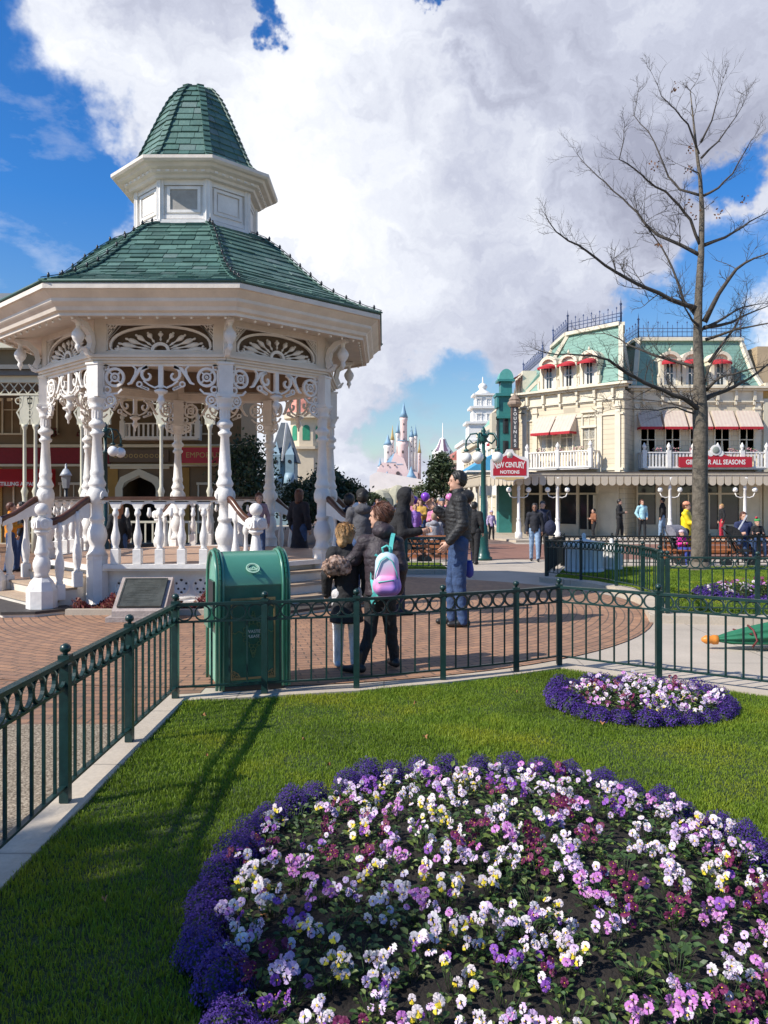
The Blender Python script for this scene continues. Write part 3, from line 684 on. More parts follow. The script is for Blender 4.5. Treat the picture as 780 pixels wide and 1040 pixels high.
        s_.ring(c2+s*0.14, top-0.29, 0.035, 0.016, 0.035, 12); s_.ribbon([(0.0, top-0.30),(c2*0.5, top-0.34),(c2, top-0.30),(c2+s*0.08,top-0.24)], 0.018, 0.035)
        for j in range(4): s_.ring(c2+s*(0.02+0.03*j), top-0.36+0.012*j, 0.016, 0.01, 0.03, 8)
    s_.ribbon([(0, top), (0, top-0.34)], 0.05, 0.05)
    s_.build('scroll_bracket', WHITE, gaz)
    p = MB(); p.M = fM(k, GR); p.lathe([(0.02,0.0),(0.10,-0.03),(0.09,-0.06),(0.045,-0.08),(0.035,-0.12),(0.05,-0.15),(0.06,-0.18),(0.035,-0.22),(0.015,-0.25),(0.02,-0.28),(0.005,-0.31)], (0,0,3.17), 12); p.build('pendant', WHITE, gaz)
# ceiling, soffit, cornice
b = MB(); b.slab(octo(2.40), 4.10, 4.14); b.build('ceiling', CREAMW, gaz)
def octo_loft(prof, mb, m=0, k0=0):
    n = len(prof)
    for k in range(8):
        for i in range(n-1):
            (r0, z0), (r1, z1) = prof[i], prof[i+1]; a0 = vtx(k, r0); a1 = vtx(k+1, r0); c0 = vtx(k, r1); c1 = vtx(k+1, r1)
            mb.add([(*a0, z0), (*a1, z0), (*c1, z1), (*c0, z1)], [(0,1,2,3)], m)
b = MB(); octo_loft([(2.42,4.165),(3.08,4.10),(3.08,4.07),(3.13,4.07),(3.13,4.11),(3.18,4.13),(3.20,4.18),(3.25,4.22),(3.27,4.24),(3.27,4.28),(3.31,4.31),(3.36,4.35),(3.38,4.37),(3.42,4.375),(3.42,4.44),(3.40,4.455),(3.30,4.46),(2.4,4.46)], b); b.build('cornice', CREAMW, gaz)
for k in range(8):
    b = MB(); b.M = fM(k, 3.05); w = 3.05*S8
    n = 10
    for i in range(n):
        x = -w+2*w*(i+0.5)/n; b.lathe([(0.014,0),(0.014,-0.018)], (x, 0, 4.10), 8, 1); b.sphere((x, 0, 4.06), 0.022, 8, 0)
    b.tube([(-w, 0, 4.095), (w, 0, 4.095)], 0.004, 5, 1)
    b.build('light_bulb_row', [GLOBE, CREAMW], gaz)
# corner consoles with hanging urns
for k in range(8):
    a = (-112.5+45*k)*PI/180; M = Matrix.Rotation(a+PI/2, 4, 'Z')
    b = MB(); b.M = M @ Matrix.Translation((0, 0, 0)) @ Matrix.Rotation(PI/2, 4, 'Z')   # local x = inwards?
    b.M = Matrix.Rotation(a, 4, 'Z'); b.ry = 0.0
    b.ribbon([(2.52,3.66),(2.56,3.70),(2.52,3.80),(2.55,3.93),(2.66,4.04),(2.86,4.09)], [0.05,0.09,0.08,0.08,0.08,0.05], 0.09)
    b.ribbon([(2.66,3.72),(2.60,3.64),(2.54,3.62)], [0.02,0.05,0.05], 0.07)
    c = b.build('console', WHITE, gaz)
    u = MB(); u.lathe([(0.03,4.10),(0.06,4.07),(0.035,4.03),(0.03,3.98),(0.05,3.95),(0.085,3.90),(0.092,3.86),(0.07,3.80),(0.03,3.75),(0.035,3.73),(0.045,3.70),(0.02,3.66),(0.006,3.62)][::-1], (2.78*math.cos(a), 2.78*math.sin(a), 0), 14); u.build('hanging_urn', WHITE, c)
# shingled roofs
def shingle_roof(prof, name, tw, rowh, parent):
    seg = []; tot = 0
    for i in range(len(prof)-1):
        (r0, z0), (r1, z1) = prof[i], prof[i+1]; d = math.hypot((r1-r0)*C8, z1-z0); seg.append((tot, d, r0, z0, r1, z1)); tot += d
    def at(s):
        s = min(max(s, 0), tot-1e-6)
        for t, d, r0, z0, r1, z1 in seg:
            if t <= s <= t+d+1e-9: u = (s-t)/d; return r0+(r1-r0)*u, z0+(z1-z0)*u
        return prof[-1]
    under = MB(); octo_loft([(r-0.015, z-0.02) for r, z in prof], under); under.build(name+'_underlay', STEPDARK, parent)
    b = MB(); nrow = max(3, round(tot/rowh)); rh = tot/nrow
    for k in range(8):
        M = Matrix.Rotation((45*k)*PI/180, 4, 'Z'); b.M = M
        for j in range(nrow):
            r0, z0 = at(j*rh); r1, z1 = at((j+1)*rh+rh*0.06)
            dr, dz = (r1-r0)*C8, z1-z0; L = math.hypot(dr, dz); nx, nz = dz/L, -dr/L   # outward normal (radial, z)
            w0, w1 = r0*S8, r1*S8; x = -w0-random.uniform(0, tw); edge = x
            while x < w0:
                wd = tw*random.uniform(0.75, 1.25); xa, xb = max(x, -w0), min(x+wd, w0); x += wd
                if xb-xa < 0.02: continue
                g = 0.004; la = random.uniform(-0.004, 0.012); lift = 0.024+random.uniform(-0.004, 0.008)
                ta = max(-w1, min(w1, xa+g)); tb = max(-w1, min(w1, xb-g))
                if tb <= ta: tb = ta+0.001
                ya0 = -(r0*C8+nx*lift-dr/L*la*0); za0 = z0+nz*lift-dz/L*la
                ya1 = -(r1*C8+nx*0.006); za1 = z1+nz*0.006
                yb0 = -(r0*C8); zb0 = z0-dz/L*la
                m = random.choices([0,1,2,3], [5,3,3,1])[0]
                b.add([(xa+g, ya0, za0),(xb-g, ya0, za0),(tb, ya1, za1),(ta, ya1, za1),(xa+g, yb0, zb0),(xb-g, yb0, zb0)], [(0,1,2,3),(4,5,1,0),(5,2,1),(4,0,3)], m)
    b.M = None; b.build(name, ROOFG, parent)
    # hip caps
    for k in range(8):
        b = MB(); n = int(tot/0.11)
        for i in range(n):
            r0, z0 = at(tot*i/n); r1, z1 = at(tot*(i+1.1)/n); p0 = vtx(k, r0+0.02); p1 = vtx(k, r1+0.005)
            b.bar((*p0, z0+0.028), (*p1, z1+0.012), 0.11, 0.02, random.choice([0,2]))
        b.build(name+'_hip', ROOFG, parent)
    return at, tot
RP = [(3.42,4.46),(3.10,4.58),(2.75,4.74),(2.42,4.94),(2.05,5.25),(1.70,5.58),(1.38,5.84),(1.06,5.99)]
at, tot = shingle_roof(RP, 'lower_roof', 0.24, 0.145, gaz)
for k in range(8):     # light clips up the hips
    b = MB()
    for i in range(11):
        r, z = at(tot*(i+0.5)/11); x, y = vtx(k, r+0.02); b.lathe([(0.012,0),(0.018,0.02),(0.02,0.045),(0.006,0.075)], (x, y, z+0.03), 6)
    b.tube([(*vtx(k, at(tot*i/10)[0]+0.03), at(tot*i/10)[1]+0.05) for i in range(11)], 0.006, 5)
    b.build('hip_light_string', BLACKIRON, gaz)
b = MB(); pts = [(*vtx(k, 3.42), 4.475) for k in range(9)]
for k in range(8): b.tube([pts[k], pts[k+1]], 0.022, 6)
b.build('roof_edge_flashing', ROOFG[2], gaz)
# cupola
b = MB(); octo_loft([(1.05,5.90),(1.05,6.06),(0.99,6.08),(0.97,6.72)], b); b.build('cupola_wall', WHITE, gaz)
LOUV = mat('grey_louvre', (0.33,0.31,0.28), 0.7, 0.15, 8)
for k in range(8):
    b = MB(); b.M = fM(k, 0.98); w = 0.98*S8
    for s in (-1, 1): b.box(s*w-0.055, s*w+0.055, -0.05, 0.02, 6.04, 6.72)
    b.box(-w, w, -0.035, 0, 6.62, 6.70); b.box(-w+.05, w-.05, -0.03, 0, 6.08, 6.14)
    for (x0, x1, z0, z1) in ((-0.27,-0.22,6.18,6.6),(0.22,0.27,6.18,6.6),(-0.219,0.219,6.555,6.6),(-0.219,0.219,6.18,6.225)): b.box(x0, x1, -0.03, -0.001, z0, z1)
    p = b.build('cupola_panel', WHITE, gaz)
    q = MB(); q.M = fM(k, 0.98)
    if k in (0, 4):
        q.box(-0.218, 0.218, -0.012, -0.002, 6.227, 6.553); q.build('louvre', LOUV, p)
    else: q.box(-0.19, 0.19, -0.02, -0.002, 6.25, 6.53); q.build('raised_panel', WHITE, p)
b = MB(); octo_loft([(0.97,6.70),(1.12,6.70),(1.14,6.74),(1.20,6.76),(1.22,6.80),(1.30,6.82),(1.33,6.86),(1.39,6.87),(1.42,6.90),(1.42,6.95),(1.2,6.97),(0.3,6.97)], b); b.build('cupola_cornice', CREAMW, gaz)
for k in range(8):
    b = MB(); b.M = fM(k, 1.19); w = 1.1*S8
    for i in range(6): b.box(-w+2*w*(i+.5)/6-0.03, -w+2*w*(i+.5)/6+0.03, -0.03, 0.02, 6.765, 6.795)
    b.build('dentil_row', WHITE, gaz)
DP = [(1.22,6.97),(1.05,7.12),(0.92,7.38),(0.77,7.72),(0.61,8.07),(0.48,8.33),(0.34,8.52),(0.22,8.59)]
at2, tot2 = shingle_roof(DP, 'dome_roof', 0.22, 0.14, gaz)
b = MB(); b.slab(octo(0.23), 8.57, 8.61); b.build('dome_cap', ROOFG[2], gaz)
# balustrades on the four straight faces
BALP = [(.055,.0),(.055,.02),(.045,.03),(.06,.07),(.075,.14),(.072,.20),(.05,.27),(.036,.34),(.032,.40),(.03,.46),(.05,.48),(.056,.50),(.05,.53),(.038,.55),(.04,.58)]
def baluster(x, y, z, parent, hs=1.0, drop=True, rz=0.0):
    b = MB(); b.lathe([(r*0.85, z+0.2+h*hs*1.0) for r, h in BALP], (x, y, 0), 12)
    b.cbox((x, y, z+0.09), (0.115, 0.115, 0.22), 0, rz=rz, ch=0.008)
    if drop: b.cbox((x, y, z-0.06), (0.085, 0.085, 0.1), 0, rz=rz)
    b.build('baluster', WHITE, parent)
for k in (0, 2, 4, 6):
    M = fM(k, GR); w = GR*S8-0.13; rz = 45*k*PI/180; n = 5
    for i in range(n):
        x = -w+2*w*(i+0.5)/n; p = M @ Vector((x, -0.06, 0)); baluster(p.x, p.y, 0.66, gaz, 1.0, True, rz)
    b = MB(); b.M = M; b.ry = -0.04
    pitch = 2*w/n
    for i in range(n+1):
        xc = -w+pitch*i; t0 = 0 if i > 0 else PI/2; t1 = PI if i < n else PI/2
        pts = [(xc+math.cos(t0+(t1-t0)*j/10)*(pitch/2-0.03), 1.44-0.0+math.sin(t0+(t1-t0)*j/10)*0.085) for j in range(11)]; b.ribbon(pts, 0.03, 0.05)
        if 0 < i < n: b.lathe([(0.005,1.30),(0.03,1.33),(0.036,1.36),(0.025,1.40),(0.02,1.45)], (xc, -0.04, 0), 8)
    for i in range(n): x = -w+pitch*(i+.5); b.prism([(x-0.1,1.545),(x-0.045,1.43),(x+0.045,1.43),(x+0.1,1.545)], -0.07, -0.01)
    b.box(-w-.05, w+.05, -0.07, -0.01, 1.53, 1.56)
    b.build('arched_fretwork', WHITE, gaz)
    b = MB(); b.M = M; b.box(-w-.06, w+.06, -0.10, 0.03, 1.562, 1.585); b.box(-w-.06, w+.06, -0.085, 0.015, 1.587, 1.61); b.build('handrail', RAILWOOD, gaz)
    b = MB(); b.M = M; b.box(-w, w, -0.14, 0.02, 0.58, 0.64); b.build('bottom_rail', WHITE, gaz)
# stairs on the four diagonal faces
NEW = [(.20,0),(.20,.24),(.19,.26),(.15,.36),(.10,.42),(.085,.46),(.10,.50),(.115,.56),(.115,.62),(.09,.69),(.075,.71),(.095,.74),(.095,.77),(.08,.80),(.055,.98),(.05,1.0),(.10,1.03),(.10,1.055),(.06,1.08)]
for k in (7, 1, 3, 5):
    rz = 45*k*PI/180; w = GR*S8; base = -0.10; M = fM(k, GR)
    st = MB(); st.M = M
    defs = [(0.0, 0.47, w-0.10), (0.28, 0.32, w-0.04), (0.56, 0.17, w+0.02)]
    for L0, z, ww in defs:
        st.box(-ww, ww, -(L0+0.28), -L0 if L0 > 0 else 0.05, base, z-0.035, 0)
        st.box(-ww-0.01, ww+0.01, -(L0+0.30), -L0+0.0, z-0.033, z, 1)
    st.slab([(-w-0.30,-0.45),(-w-0.30,-1.0),(-w-0.05,-1.32),(w+0.05,-1.32),(w+0.30,-1.0),(w+0.30,-0.45)], base, 0.045, 0)
    st.slab([(-w-0.32,-0.44),(-w-0.32,-1.0),(-w-0.06,-1.34),(w+0.06,-1.34),(w+0.32,-1.0),(w+0.32,-0.44)], 0.048, 0.085, 2)
    st.build('stairs', [CREAMW, STEPWOOD, STEPDARK], gaz)
    for s in (-1, 1):
        p = M @ Vector((s*(w+0.03), -0.80, 0)); b = MB()
        b.lathe(NEW[:5], (p.x, p.y, 0.086), 8, 0, False, rot=rz+PI/8); b.lathe(NEW[4:], (p.x, p.y, 0.086), 18)
        b.cbox((p.x, p.y, 1.235), (0.21, 0.21, 0.17), 0, rz=rz, ch=0.035)
        for dx, dy in ((0,-1),(0,1),(1,0),(-1,0)):
            q = M.to_3x3() @ Vector((dx, dy, 0)); b.lathe([(0.07,0),(0.07,0.012),(0.045,0.018),(0.03,0.012),(0.03,0.022)], (p.x+q.x*0.105, p.y+q.y*0.105, 1.235), 14, 0, False, axis=tuple(q))
        b.lathe([(.06,1.32),(.045,1.345),(.05,1.355)], (p.x, p.y, 0), 14); b.sphere((p.x, p.y, 1.43), 0.092, 18)
        b.build('newel_post', WHITE, gaz)
        path = [(0.10,1.585),(0.16,1.575),(0.24,1.52),(0.36,1.42),(0.50,1.33),(0.62,1.28),(0.72,1.26)]
        pts = [tuple(M @ Vector((s*(w+0.01), -a, z))) for a, z in path]; b = MB()
        for i in range(len(pts)-1): pass
        b.tube(pts, 0.042, 10); b.tube([(q[0], q[1], q[2]-0.04) for q in pts], 0.03, 8); b.build('handrail', RAILWOOD, gaz)
        for a in (0.30, 0.55):
            q = M @ Vector((s*(w+0.02), -a, 0)); zt = 1.585-(a-0.1)*0.62; zb = 0.35 if a < 0.4 else 0.19
            hs = (zt-0.06-zb-0.2)/0.58; baluster(q.x, q.y, zb, gaz, hs, False, rz)
        q = M @ Vector((s*(w+0.02), -0.34, 0)); b = MB(); b.M = M
        x_ = s*(w-0.0); b.add([(x_-0.02,-0.12,1.53),(x_-0.02,-0.66,1.22),(x_-0.02,-0.66,1.15),(x_-0.02,-0.40,1.24),(x_-0.02,-0.22,1.30),(x_-0.02,-0.12,1.30),
            (x_+0.02,-0.12,1.53),(x_+0.02,-0.66,1.22),(x_+0.02,-0.66,1.15),(x_+0.02,-0.40,1.24),(x_+0.02,-0.22,1.30),(x_+0.02,-0.12,1.30)],
            [(0,1,2,3,4,5),(11,10,9,8,7,6),(0,6,7,1),(1,7,8,2),(2,8,9,3),(3,9,10,4),(4,10,11,5),(5,11,6,0)]); b.build('rail_bracket', WHITE, gaz)
# planting strips and their edging at the foot of the base
REDL = mat('dark_red_leaf', (0.16,0.03,0.035), 0.6, 0.4, 40, trans=0.2); REDL2 = mat('bronze_leaf', (0.22,0.09,0.05), 0.6, 0.3, 40, trans=0.2)
def low_shrub(cx, cy, lx, ly, h, label, mats, n, rz=0.0, name='low_shrub', group=None, cat='plant'):
    b = MB()
    for i in range(n):
        x, y = random.uniform(-lx, lx), random.uniform(-ly, ly); z = h*random.uniform(0.1, 1)*(0.6+0.4*math.sin(x*9+y*5)); L = random.uniform(0.03, 0.07); d = Vector((random.uniform(-1,1), random.uniform(-1,1), random.uniform(0,1.5))).normalized(); t = d.cross(Vector((random.random(), random.random(), 0.3))).normalized()*L*0.35
        c = Vector((x, y, z)); b.add([tuple(c-t), tuple(c+t*0.9+d*L*0.5), tuple(c+d*L), tuple(c-t+d*L*.4)], [(0,1,2,3)], random.randrange(len(mats)))
        if i % 3 == 0: b.tube([(x, y, 0), tuple(c)], 0.003, 3, 0)
    o = b.build(name, mats); o.location = (cx, cy, 0.0); o.rotation_euler = (0,0,rz); tag(o, label, cat, group); return o
b = MB(); b.slab([(-4.25,10.72),(-2.05,10.72),(-2.25,11.2),(-4.0,11.2)], 0.012, 0.05); tag(b.build('soil_bed', SOIL), kind='structure')
b = MB(); b.box(-4.30,-3.52,10.62,10.72,0,0.085); b.box(-2.80,-2.02,10.62,10.72,0,0.085); tag(b.build('planting_edge', KERB), kind='structure')
low_shrub(-3.85, 10.93, 0.40, 0.20, 0.24, 'dark red leafed ground plants left of the bronze plaque', [REDL, REDL, REDL2], 2200)
low_shrub(-2.55, 10.95, 0.40, 0.16, 0.30, 'dark red leafed ground plants between the plaque and the litter bin', [REDL, REDL, REDL2], 1800)
# ---------------------------------------------------------------- plaque
pl = empty('memorial_plaque', (-3.12, 10.15, 0), 0.06); tag(pl, 'sloping bronze plaque on a low stone plinth in front of the bandstand', 'plaque')
STONE = mat('grey_stone', (0.36,0.30,0.27), 0.8, 0.2, 8, 0.3); BRONZE = mat('dark_bronze', (0.10,0.11,0.10), 0.35, 0.35, 6, metal=0.5)
b = MB(); b.box(-0.43,0.36,-0.12,0.62,0,0.07); b.build('plinth', STONE, pl)
b = MB(); vs = [(-0.37,-0.05,0.072),(0.30,-0.05,0.072),(0.30,0.55,0.072),(-0.37,0.55,0.072),(-0.37,-0.05,0.14),(0.30,-0.05,0.14),(0.30,0.48,0.52),(-0.37,0.48,0.52),(0.30,0.55,0.50),(-0.37,0.55,0.50)]
b.add(vs, [(0,3,2,1),(0,1,5,4),(4,5,6,7),(7,6,8,9),(9,8,2,3),(1,2,8,6,5),(0,4,7,9,3)]); b.build('stone_wedge', STONE, pl)
sl = math.atan2(0.38, 0.53); b = MB(); b.box(-0.28,0.28,-0.27,0.27,0,0.02); b.box(-0.26,0.26,-0.25,0.25,0.021,0.026)
for (x0,x1,y0,y1) in ((-.28,.28,-.27,-.25),(-.28,.28,.25,.27),(-.28,-.26,-.25,.25),(.26,.28,-.25,.25)): b.box(x0,x1,y0,y1,0.021,0.032)
for i in range(13): w_ = random.uniform(0.15,0.22) if i % 5 else 0.1; b.box(-w_, w_, 0.18-i*0.031, 0.18-i*0.031+0.010, 0.0265, 0.029)
bp_ = b.build('plate', BRONZE, pl); bp_.location = (-0.035, 0.215, 0.335); bp_.rotation_euler = (sl, 0, 0)
# ---------------------------------------------------------------- litter bin
BING = mat('bin_green_enamel', (0.020,0.115,0.075), 0.36, 0.30, 5, 0.06, coat=0.2); BINL = mat('bin_sunlit_green', (0.17,0.42,0.31), 0.35, 0.08, 3, coat=0.3)  # lighter green paints the sunlight into the colour of the side panels
BINT = mat('bin_top_green', (0.070,0.235,0.165), 0.3, 0.08, 3, coat=0.4)
PALEG = mat('pale_green_emblem', (0.36,0.55,0.42), 0.5, 0.05, 5)
bn = empty('litter_bin', (-1.355, 6.385, 0), math.radians(21)); tag(bn, 'green arched top litter bin with gold border behind the dark iron fence', 'litter bin')
BW, BD, BH = 0.60, 0.52, 1.15; zc = 0.88
prof = [(0,0.03),(0,zc)]+[(BD/2-BD/2*math.cos(PI*t/20), zc+(BH-zc)*math.sin(PI*t/20)) for t in range(1,20)]+[(BD,zc),(BD,0.03)]
def yz_prism(b, prof, x0, x1, m=0, smooth=False):
    n = len(prof); b.add([(x0,y,z) for y, z in prof]+[(x1,y,z) for y, z in prof], [tuple(reversed(range(n))), tuple(range(n,2*n))], m)
    b.add([(x0,y,z) for y, z in prof]+[(x1,y,z) for y, z in prof], [(i, (i+1) % n, n+(i+1) % n, n+i)[::-1] for i in range(n)], m, smooth)
def inset(pr_, d):
    c = Vector((BD/2, 0.55)); return [(y+(BD/2-y)*2*d/BD, z-(d if z > 0.5 else -d)) for y, z in pr_]
b = MB(); yz_prism(b, inset(prof, 0.02), 0.045, BW-0.045); b.build('body', BING, bn)
for s, x0, x1 in (('l', 0.0, 0.05), ('r', BW-0.05, BW)):
    b = MB(); yz_prism(b, inset(prof, 0.035), x0+0.012, x1-0.012)
    b.build('side_panel', BINL, bn)
    r = MB()
    for xx in (x0, x1):
        r.tube([(xx, y, z) for y, z in prof], 0.013, 8)
    r.bar((x0, 0.0, 0.03), (x0, 0.0, zc), 0.02, 0.02); 
    yz_prism(r, prof, x0+0.001, x0+0.011) if False else None
    fr = MB()
    for i in range(len(prof)-1):
        (y0, z0), (y1, z1) = prof[i], prof[i+1]; fr.bar(((x0+x1)/2, y0, z0), ((x0+x1)/2, y1, z1), x1-x0, 0.014, up=(0, -(z1-z0), y1-y0) if False else (1,0,0))
    fr.build('edge_band', BING, bn); r.build('edge_bead', BINT, bn)
    for zz in [0.1+0.085*i for i in range(10)]:
        pass
    rv = MB()
    for i in range(10): rv.sphere(((x0+x1)/2, -0.008, 0.12+0.08*i), 0.007, 6)
    rv.build('rivet_row', BING, bn)
b = MB()   # curved hood plate in lighter green
hp = [(BD/2-(BD/2-0.012)*math.cos(PI*t/20), zc+(BH-zc-0.008)*math.sin(PI*t/20)) for t in range(0,21)]
vs = [(0.062,y,z) for y, z in hp]+[(BW-0.062,y,z) for y, z in hp]; n = len(hp)
b.add(vs, [(i, n+i, n+i+1, i+1) for i in range(n-1)], 0, True); b.build('hood', BINT, bn)
b = MB(); b.box(0.062, BW-0.062, 0.004, 0.012, zc-0.006, zc+0.002); b.build('hood_seam', BINT, bn)
b = MB(); b.box(0.05, BW-0.05, 0.012, BD-0.012, 0.0, 0.05); b.build('foot', BLACKIRON, bn)
# side flap
b = MB(); b.box(-0.012, 0.008, 0.13, 0.39, 0.66, 0.90); fl = b.build('flap', BLACKIRON, bn)
b = MB(); b.box(-0.05, -0.004, 0.15, 0.37, 0.52, 0.68); b.build('flap_hood', BINT, bn)
# gold border on the front
gb = MB(); x0, x1, z0, z1 = 0.115, BW-0.115, 0.10, 0.77
for a_, c_, d_, e_ in ((x0,x1,z1-0.018,z1),(x0,x1,z0,z0+0.018),(x0,x0+0.012,z0+0.018,z1-0.018),(x1-0.012,x1,z0+0.018,z1-0.018)): gb.box(a_, c_, 0.010, 0.018, d_, e_)
for sx_, sz_ in ((x0,z1),(x1,z1),(x0,z0),(x1,z0)):
    dx = 1 if sx_ == x0 else -1; dz = -1 if sz_ == z1 else 1; gb.ry = 0.012
    gb.ribbon([(sx_+dx*0.075, sz_+dz*0.02),(sx_+dx*0.06, sz_+dz*0.05),(sx_+dx*0.02, sz_+dz*0.075)], 0.008, 0.008)
    for q in ((0.03,0.03),(0.05,0.025),(0.025,0.05)): gb.ring(sx_+dx*q[0], sz_+dz*q[1], 0.010, 0.006, 0.008, 8)
gb.build('gold_border', mat('dull_gold_border', (0.30,0.20,0.08), 0.45, 0.2, 20), bn)
em = MB(); em.ry = 0.012
cx, cz = BW/2, 0.47
for i in range(14): t = 2*PI*i/14; em.ring(cx+0.075*math.cos(t), cz+0.10*math.sin(t), 0.016, 0.005, 0.006, 8)
for i in range(4): em.ring(cx, cz+0.13+0.018*i, 0.022-0.005*i, 0.006, 0.006, 8); em.ring(cx, cz-0.13-0.018*i, 0.022-0.005*i, 0.006, 0.006, 8)
for s in (-1,1): em.ribbon([(cx+s*0.085,cz+0.01),(cx+s*0.12,cz+0.03),(cx+s*0.15,cz+0.01),(cx+s*0.17,cz+0.02)], 0.010, 0.006)
em.build('emblem_wreath', mat('dull_gold_green', (0.13,0.19,0.08), 0.5, 0.1, 20), bn)
em = MB(); em.lathe([(0.055,0),(0.055,0.004)], (cx, 0.013, cz), 20, 0, False, axis=(0,-1,0)); em.build('emblem_plate', BING, bn)
text_obj('emblem_text', 'WASTE', 0.036, LETTER, bn, (cx, 0.006, cz+0.022), ext=0.0015); text_obj('emblem_text', 'PLEASE', 0.033, LETTER, bn, (cx, 0.006, cz-0.018), ext=0.0015)
# round badge on the hood
t_ = 0.30*PI; yb = BD/2-(BD/2)*math.cos(t_*0.55); zb_ = zc+(BH-zc)*math.sin(t_*0.55)
bd = MB(); bd.ry = 0.0; bd.ring(0, 0, 0.052, 0.009, 0.006, 24); bd.ring(0, 0.0, 0.040, 0.003, 0.006, 20)
bd.ribbon([(-0.034,-0.012),(-0.02,0.0),(-0.008,-0.006),(0.006,0.012),(0.018,-0.002),(0.034,-0.012)], 0.008, 0.006); bd.ribbon([(-0.03,-0.018),(0.03,-0.018)], 0.008, 0.006)
bo = bd.build('hood_badge', PALEG, bn); bo.location = (BW/2+0.0, yb-0.004, zb_); bo.rotation_euler = (math.radians(-50), 0, 0)
# ---------------------------------------------------------------- folded parasol lying on the ground
pg = mat('green_parasol_canvas', (0.012,0.13,0.065), 0.75, 0.2, 6); OR = mat('orange_wood_tip', (0.62,0.22,0.03), 0.45, 0.15, 10)
pa = empty('closed_parasol', (3.40, 8.30, 0.10), -0.06); tag(pa, 'closed green parasol with orange tip lying on the paving behind the right fence', 'parasol')
b = MB(); N_ = 16; pr_ = [(0.03,0.10),(0.045,0.14),(0.08,0.25),(0.12,0.45),(0.16,0.75),(0.20,1.1),(0.23,1.5),(0.25,1.9),(0.25,2.0)]
vs = []; fs = []
for r, x in pr_:
    for i in range(32): a = 2*PI*i/32; rr = r*(1+0.16*math.cos(a*8)+0.05*math.sin(a*3+x*4)); vs.append((x, rr*math.cos(a)*1.1, max(-0.095, rr*math.sin(a)*0.75)+0.10*min(1,x)))
for k in range(len(pr_)-1):
    for i in range(32): j = (i+1) % 32; fs.append((k*32+i, k*32+j, (k+1)*32+j, (k+1)*32+i))
fs.append(tuple(range((len(pr_)-1)*32, len(pr_)*32))); b.add(vs, [f[::-1] for f in fs], 0, True); b.build('canopy', pg, pa)
b = MB(); b.lathe([(0.028,0.02),(0.05,0.01),(0.052,-0.03),(0.04,-0.06),(0.048,-0.08),(0.046,-0.11),(0.02,-0.15),(0.008,-0.155)], (0.10,0,0.0), 14, 0, True, axis=(1,0,0)); b.build('finial', OR, pa)
b = MB(); b.tube([(0.42,-0.13,-0.05),(0.46,-0.15,0.02),(0.44,-0.10,0.12),(0.43,0.02,0.15)], 0.012, 6); b.tube([(0.30,0.08,0.1),(0.42,-0.12,0.08)], 0.008, 6); b.build('strap', mat('dark_red_strap', (0.12,0.02,0.02), 0.6, 0.1, 5), pa)
b = MB(); b.tube([(1.9,0,0.1),(3.0,0,0.02)], 0.025, 10); b.build('pole', mat('pale_wood_pole', (0.4,0.26,0.13), 0.5, 0.2, 8), pa)
# ================================================================ BUILDINGS
class Bld:
    def __init__(s, name, label, cat, loc, group=None):
        s.r = empty(name, loc); tag(s.r, label, cat, group); s.M = None
    def part(s, name, mb, mats, parent=None):
        o = mb.build(name, mats, parent or s.r)
        if parent is None: o.location = getattr(s, 'off', Vector((0,0,0)))-Vector(s.r.location)
        return o
def frame(X, Y, ang=0.0): return Matrix.Translation((X, Y, 0)) @ Matrix.Rotation(ang, 4, 'Z')
def window(B, M, x, z, w, h, fm=None, glass=None, arch=False, mull=1, rail=True, dep=0.06, head=None):
    fm = fm or CREAM; b = MB(); b.M = M; t = 0.06
    b.box(x-w/2-t, x-w/2, -dep, 0.05, z, z+h); b.box(x+w/2, x+w/2+t, -dep, 0.05, z, z+h)
    b.box(x-w/2-t-0.05, x+w/2+t+0.05, -dep-0.06, 0.05, z-0.07, z-0.001)
    if not arch: b.box(x-w/2-t-0.04, x+w/2+t+0.04, -dep-0.04, 0.05, z+h+0.001, z+h+0.10)
    else:
        b.ry = -0.01; b.ribbon([(x+(w/2+t/2)*math.cos(PI*i/10), z+h-0.02+(w/2+t/2)*math.sin(PI*i/10)*0.7) for i in range(11)], t+0.03, dep*2)
    if rail: b.box(x-w/2, x+w/2, -dep*0.5, 0.02, z+h*0.5-0.02, z+h*0.5+0.02)
    for i in range(mull): xx = x-w/2+w*(i+1)/(mull+1); b.box(xx-0.018, xx+0.018, -dep*0.45, 0.02, z, z+h)
    p = B.part('window', b, fm); g = MB(); g.M = M; g.box(x-w/2, x+w/2, 0.005, 0.02, z+0.001, z+h-0.001)
    if arch: g.prism([(x+(w/2)*math.cos(PI*i/10), z+h+(w/2)*math.sin(PI*i/10)*0.7) for i in range(11)], 0.005, 0.02)
    q = g.build('pane', glass or GLASSD, p)
    return p
def curtains(p, M, x, z, w, h):
    b = MB(); b.M = M
    for s in (-1, 1):
        x0 = x+s*w/2; pts = [(x0, z+h*0.98), (x0-s*w*0.49, z+h*0.98), (x0-s*w*0.45, z+h*0.5), (x0-s*w*0.36, z+0.03), (x0, z+0.03)]
        if s < 0: pts = pts[::-1]
        b.prism(pts, 0.0, 0.0045)
    b.build('curtain', CURTAIN, p)
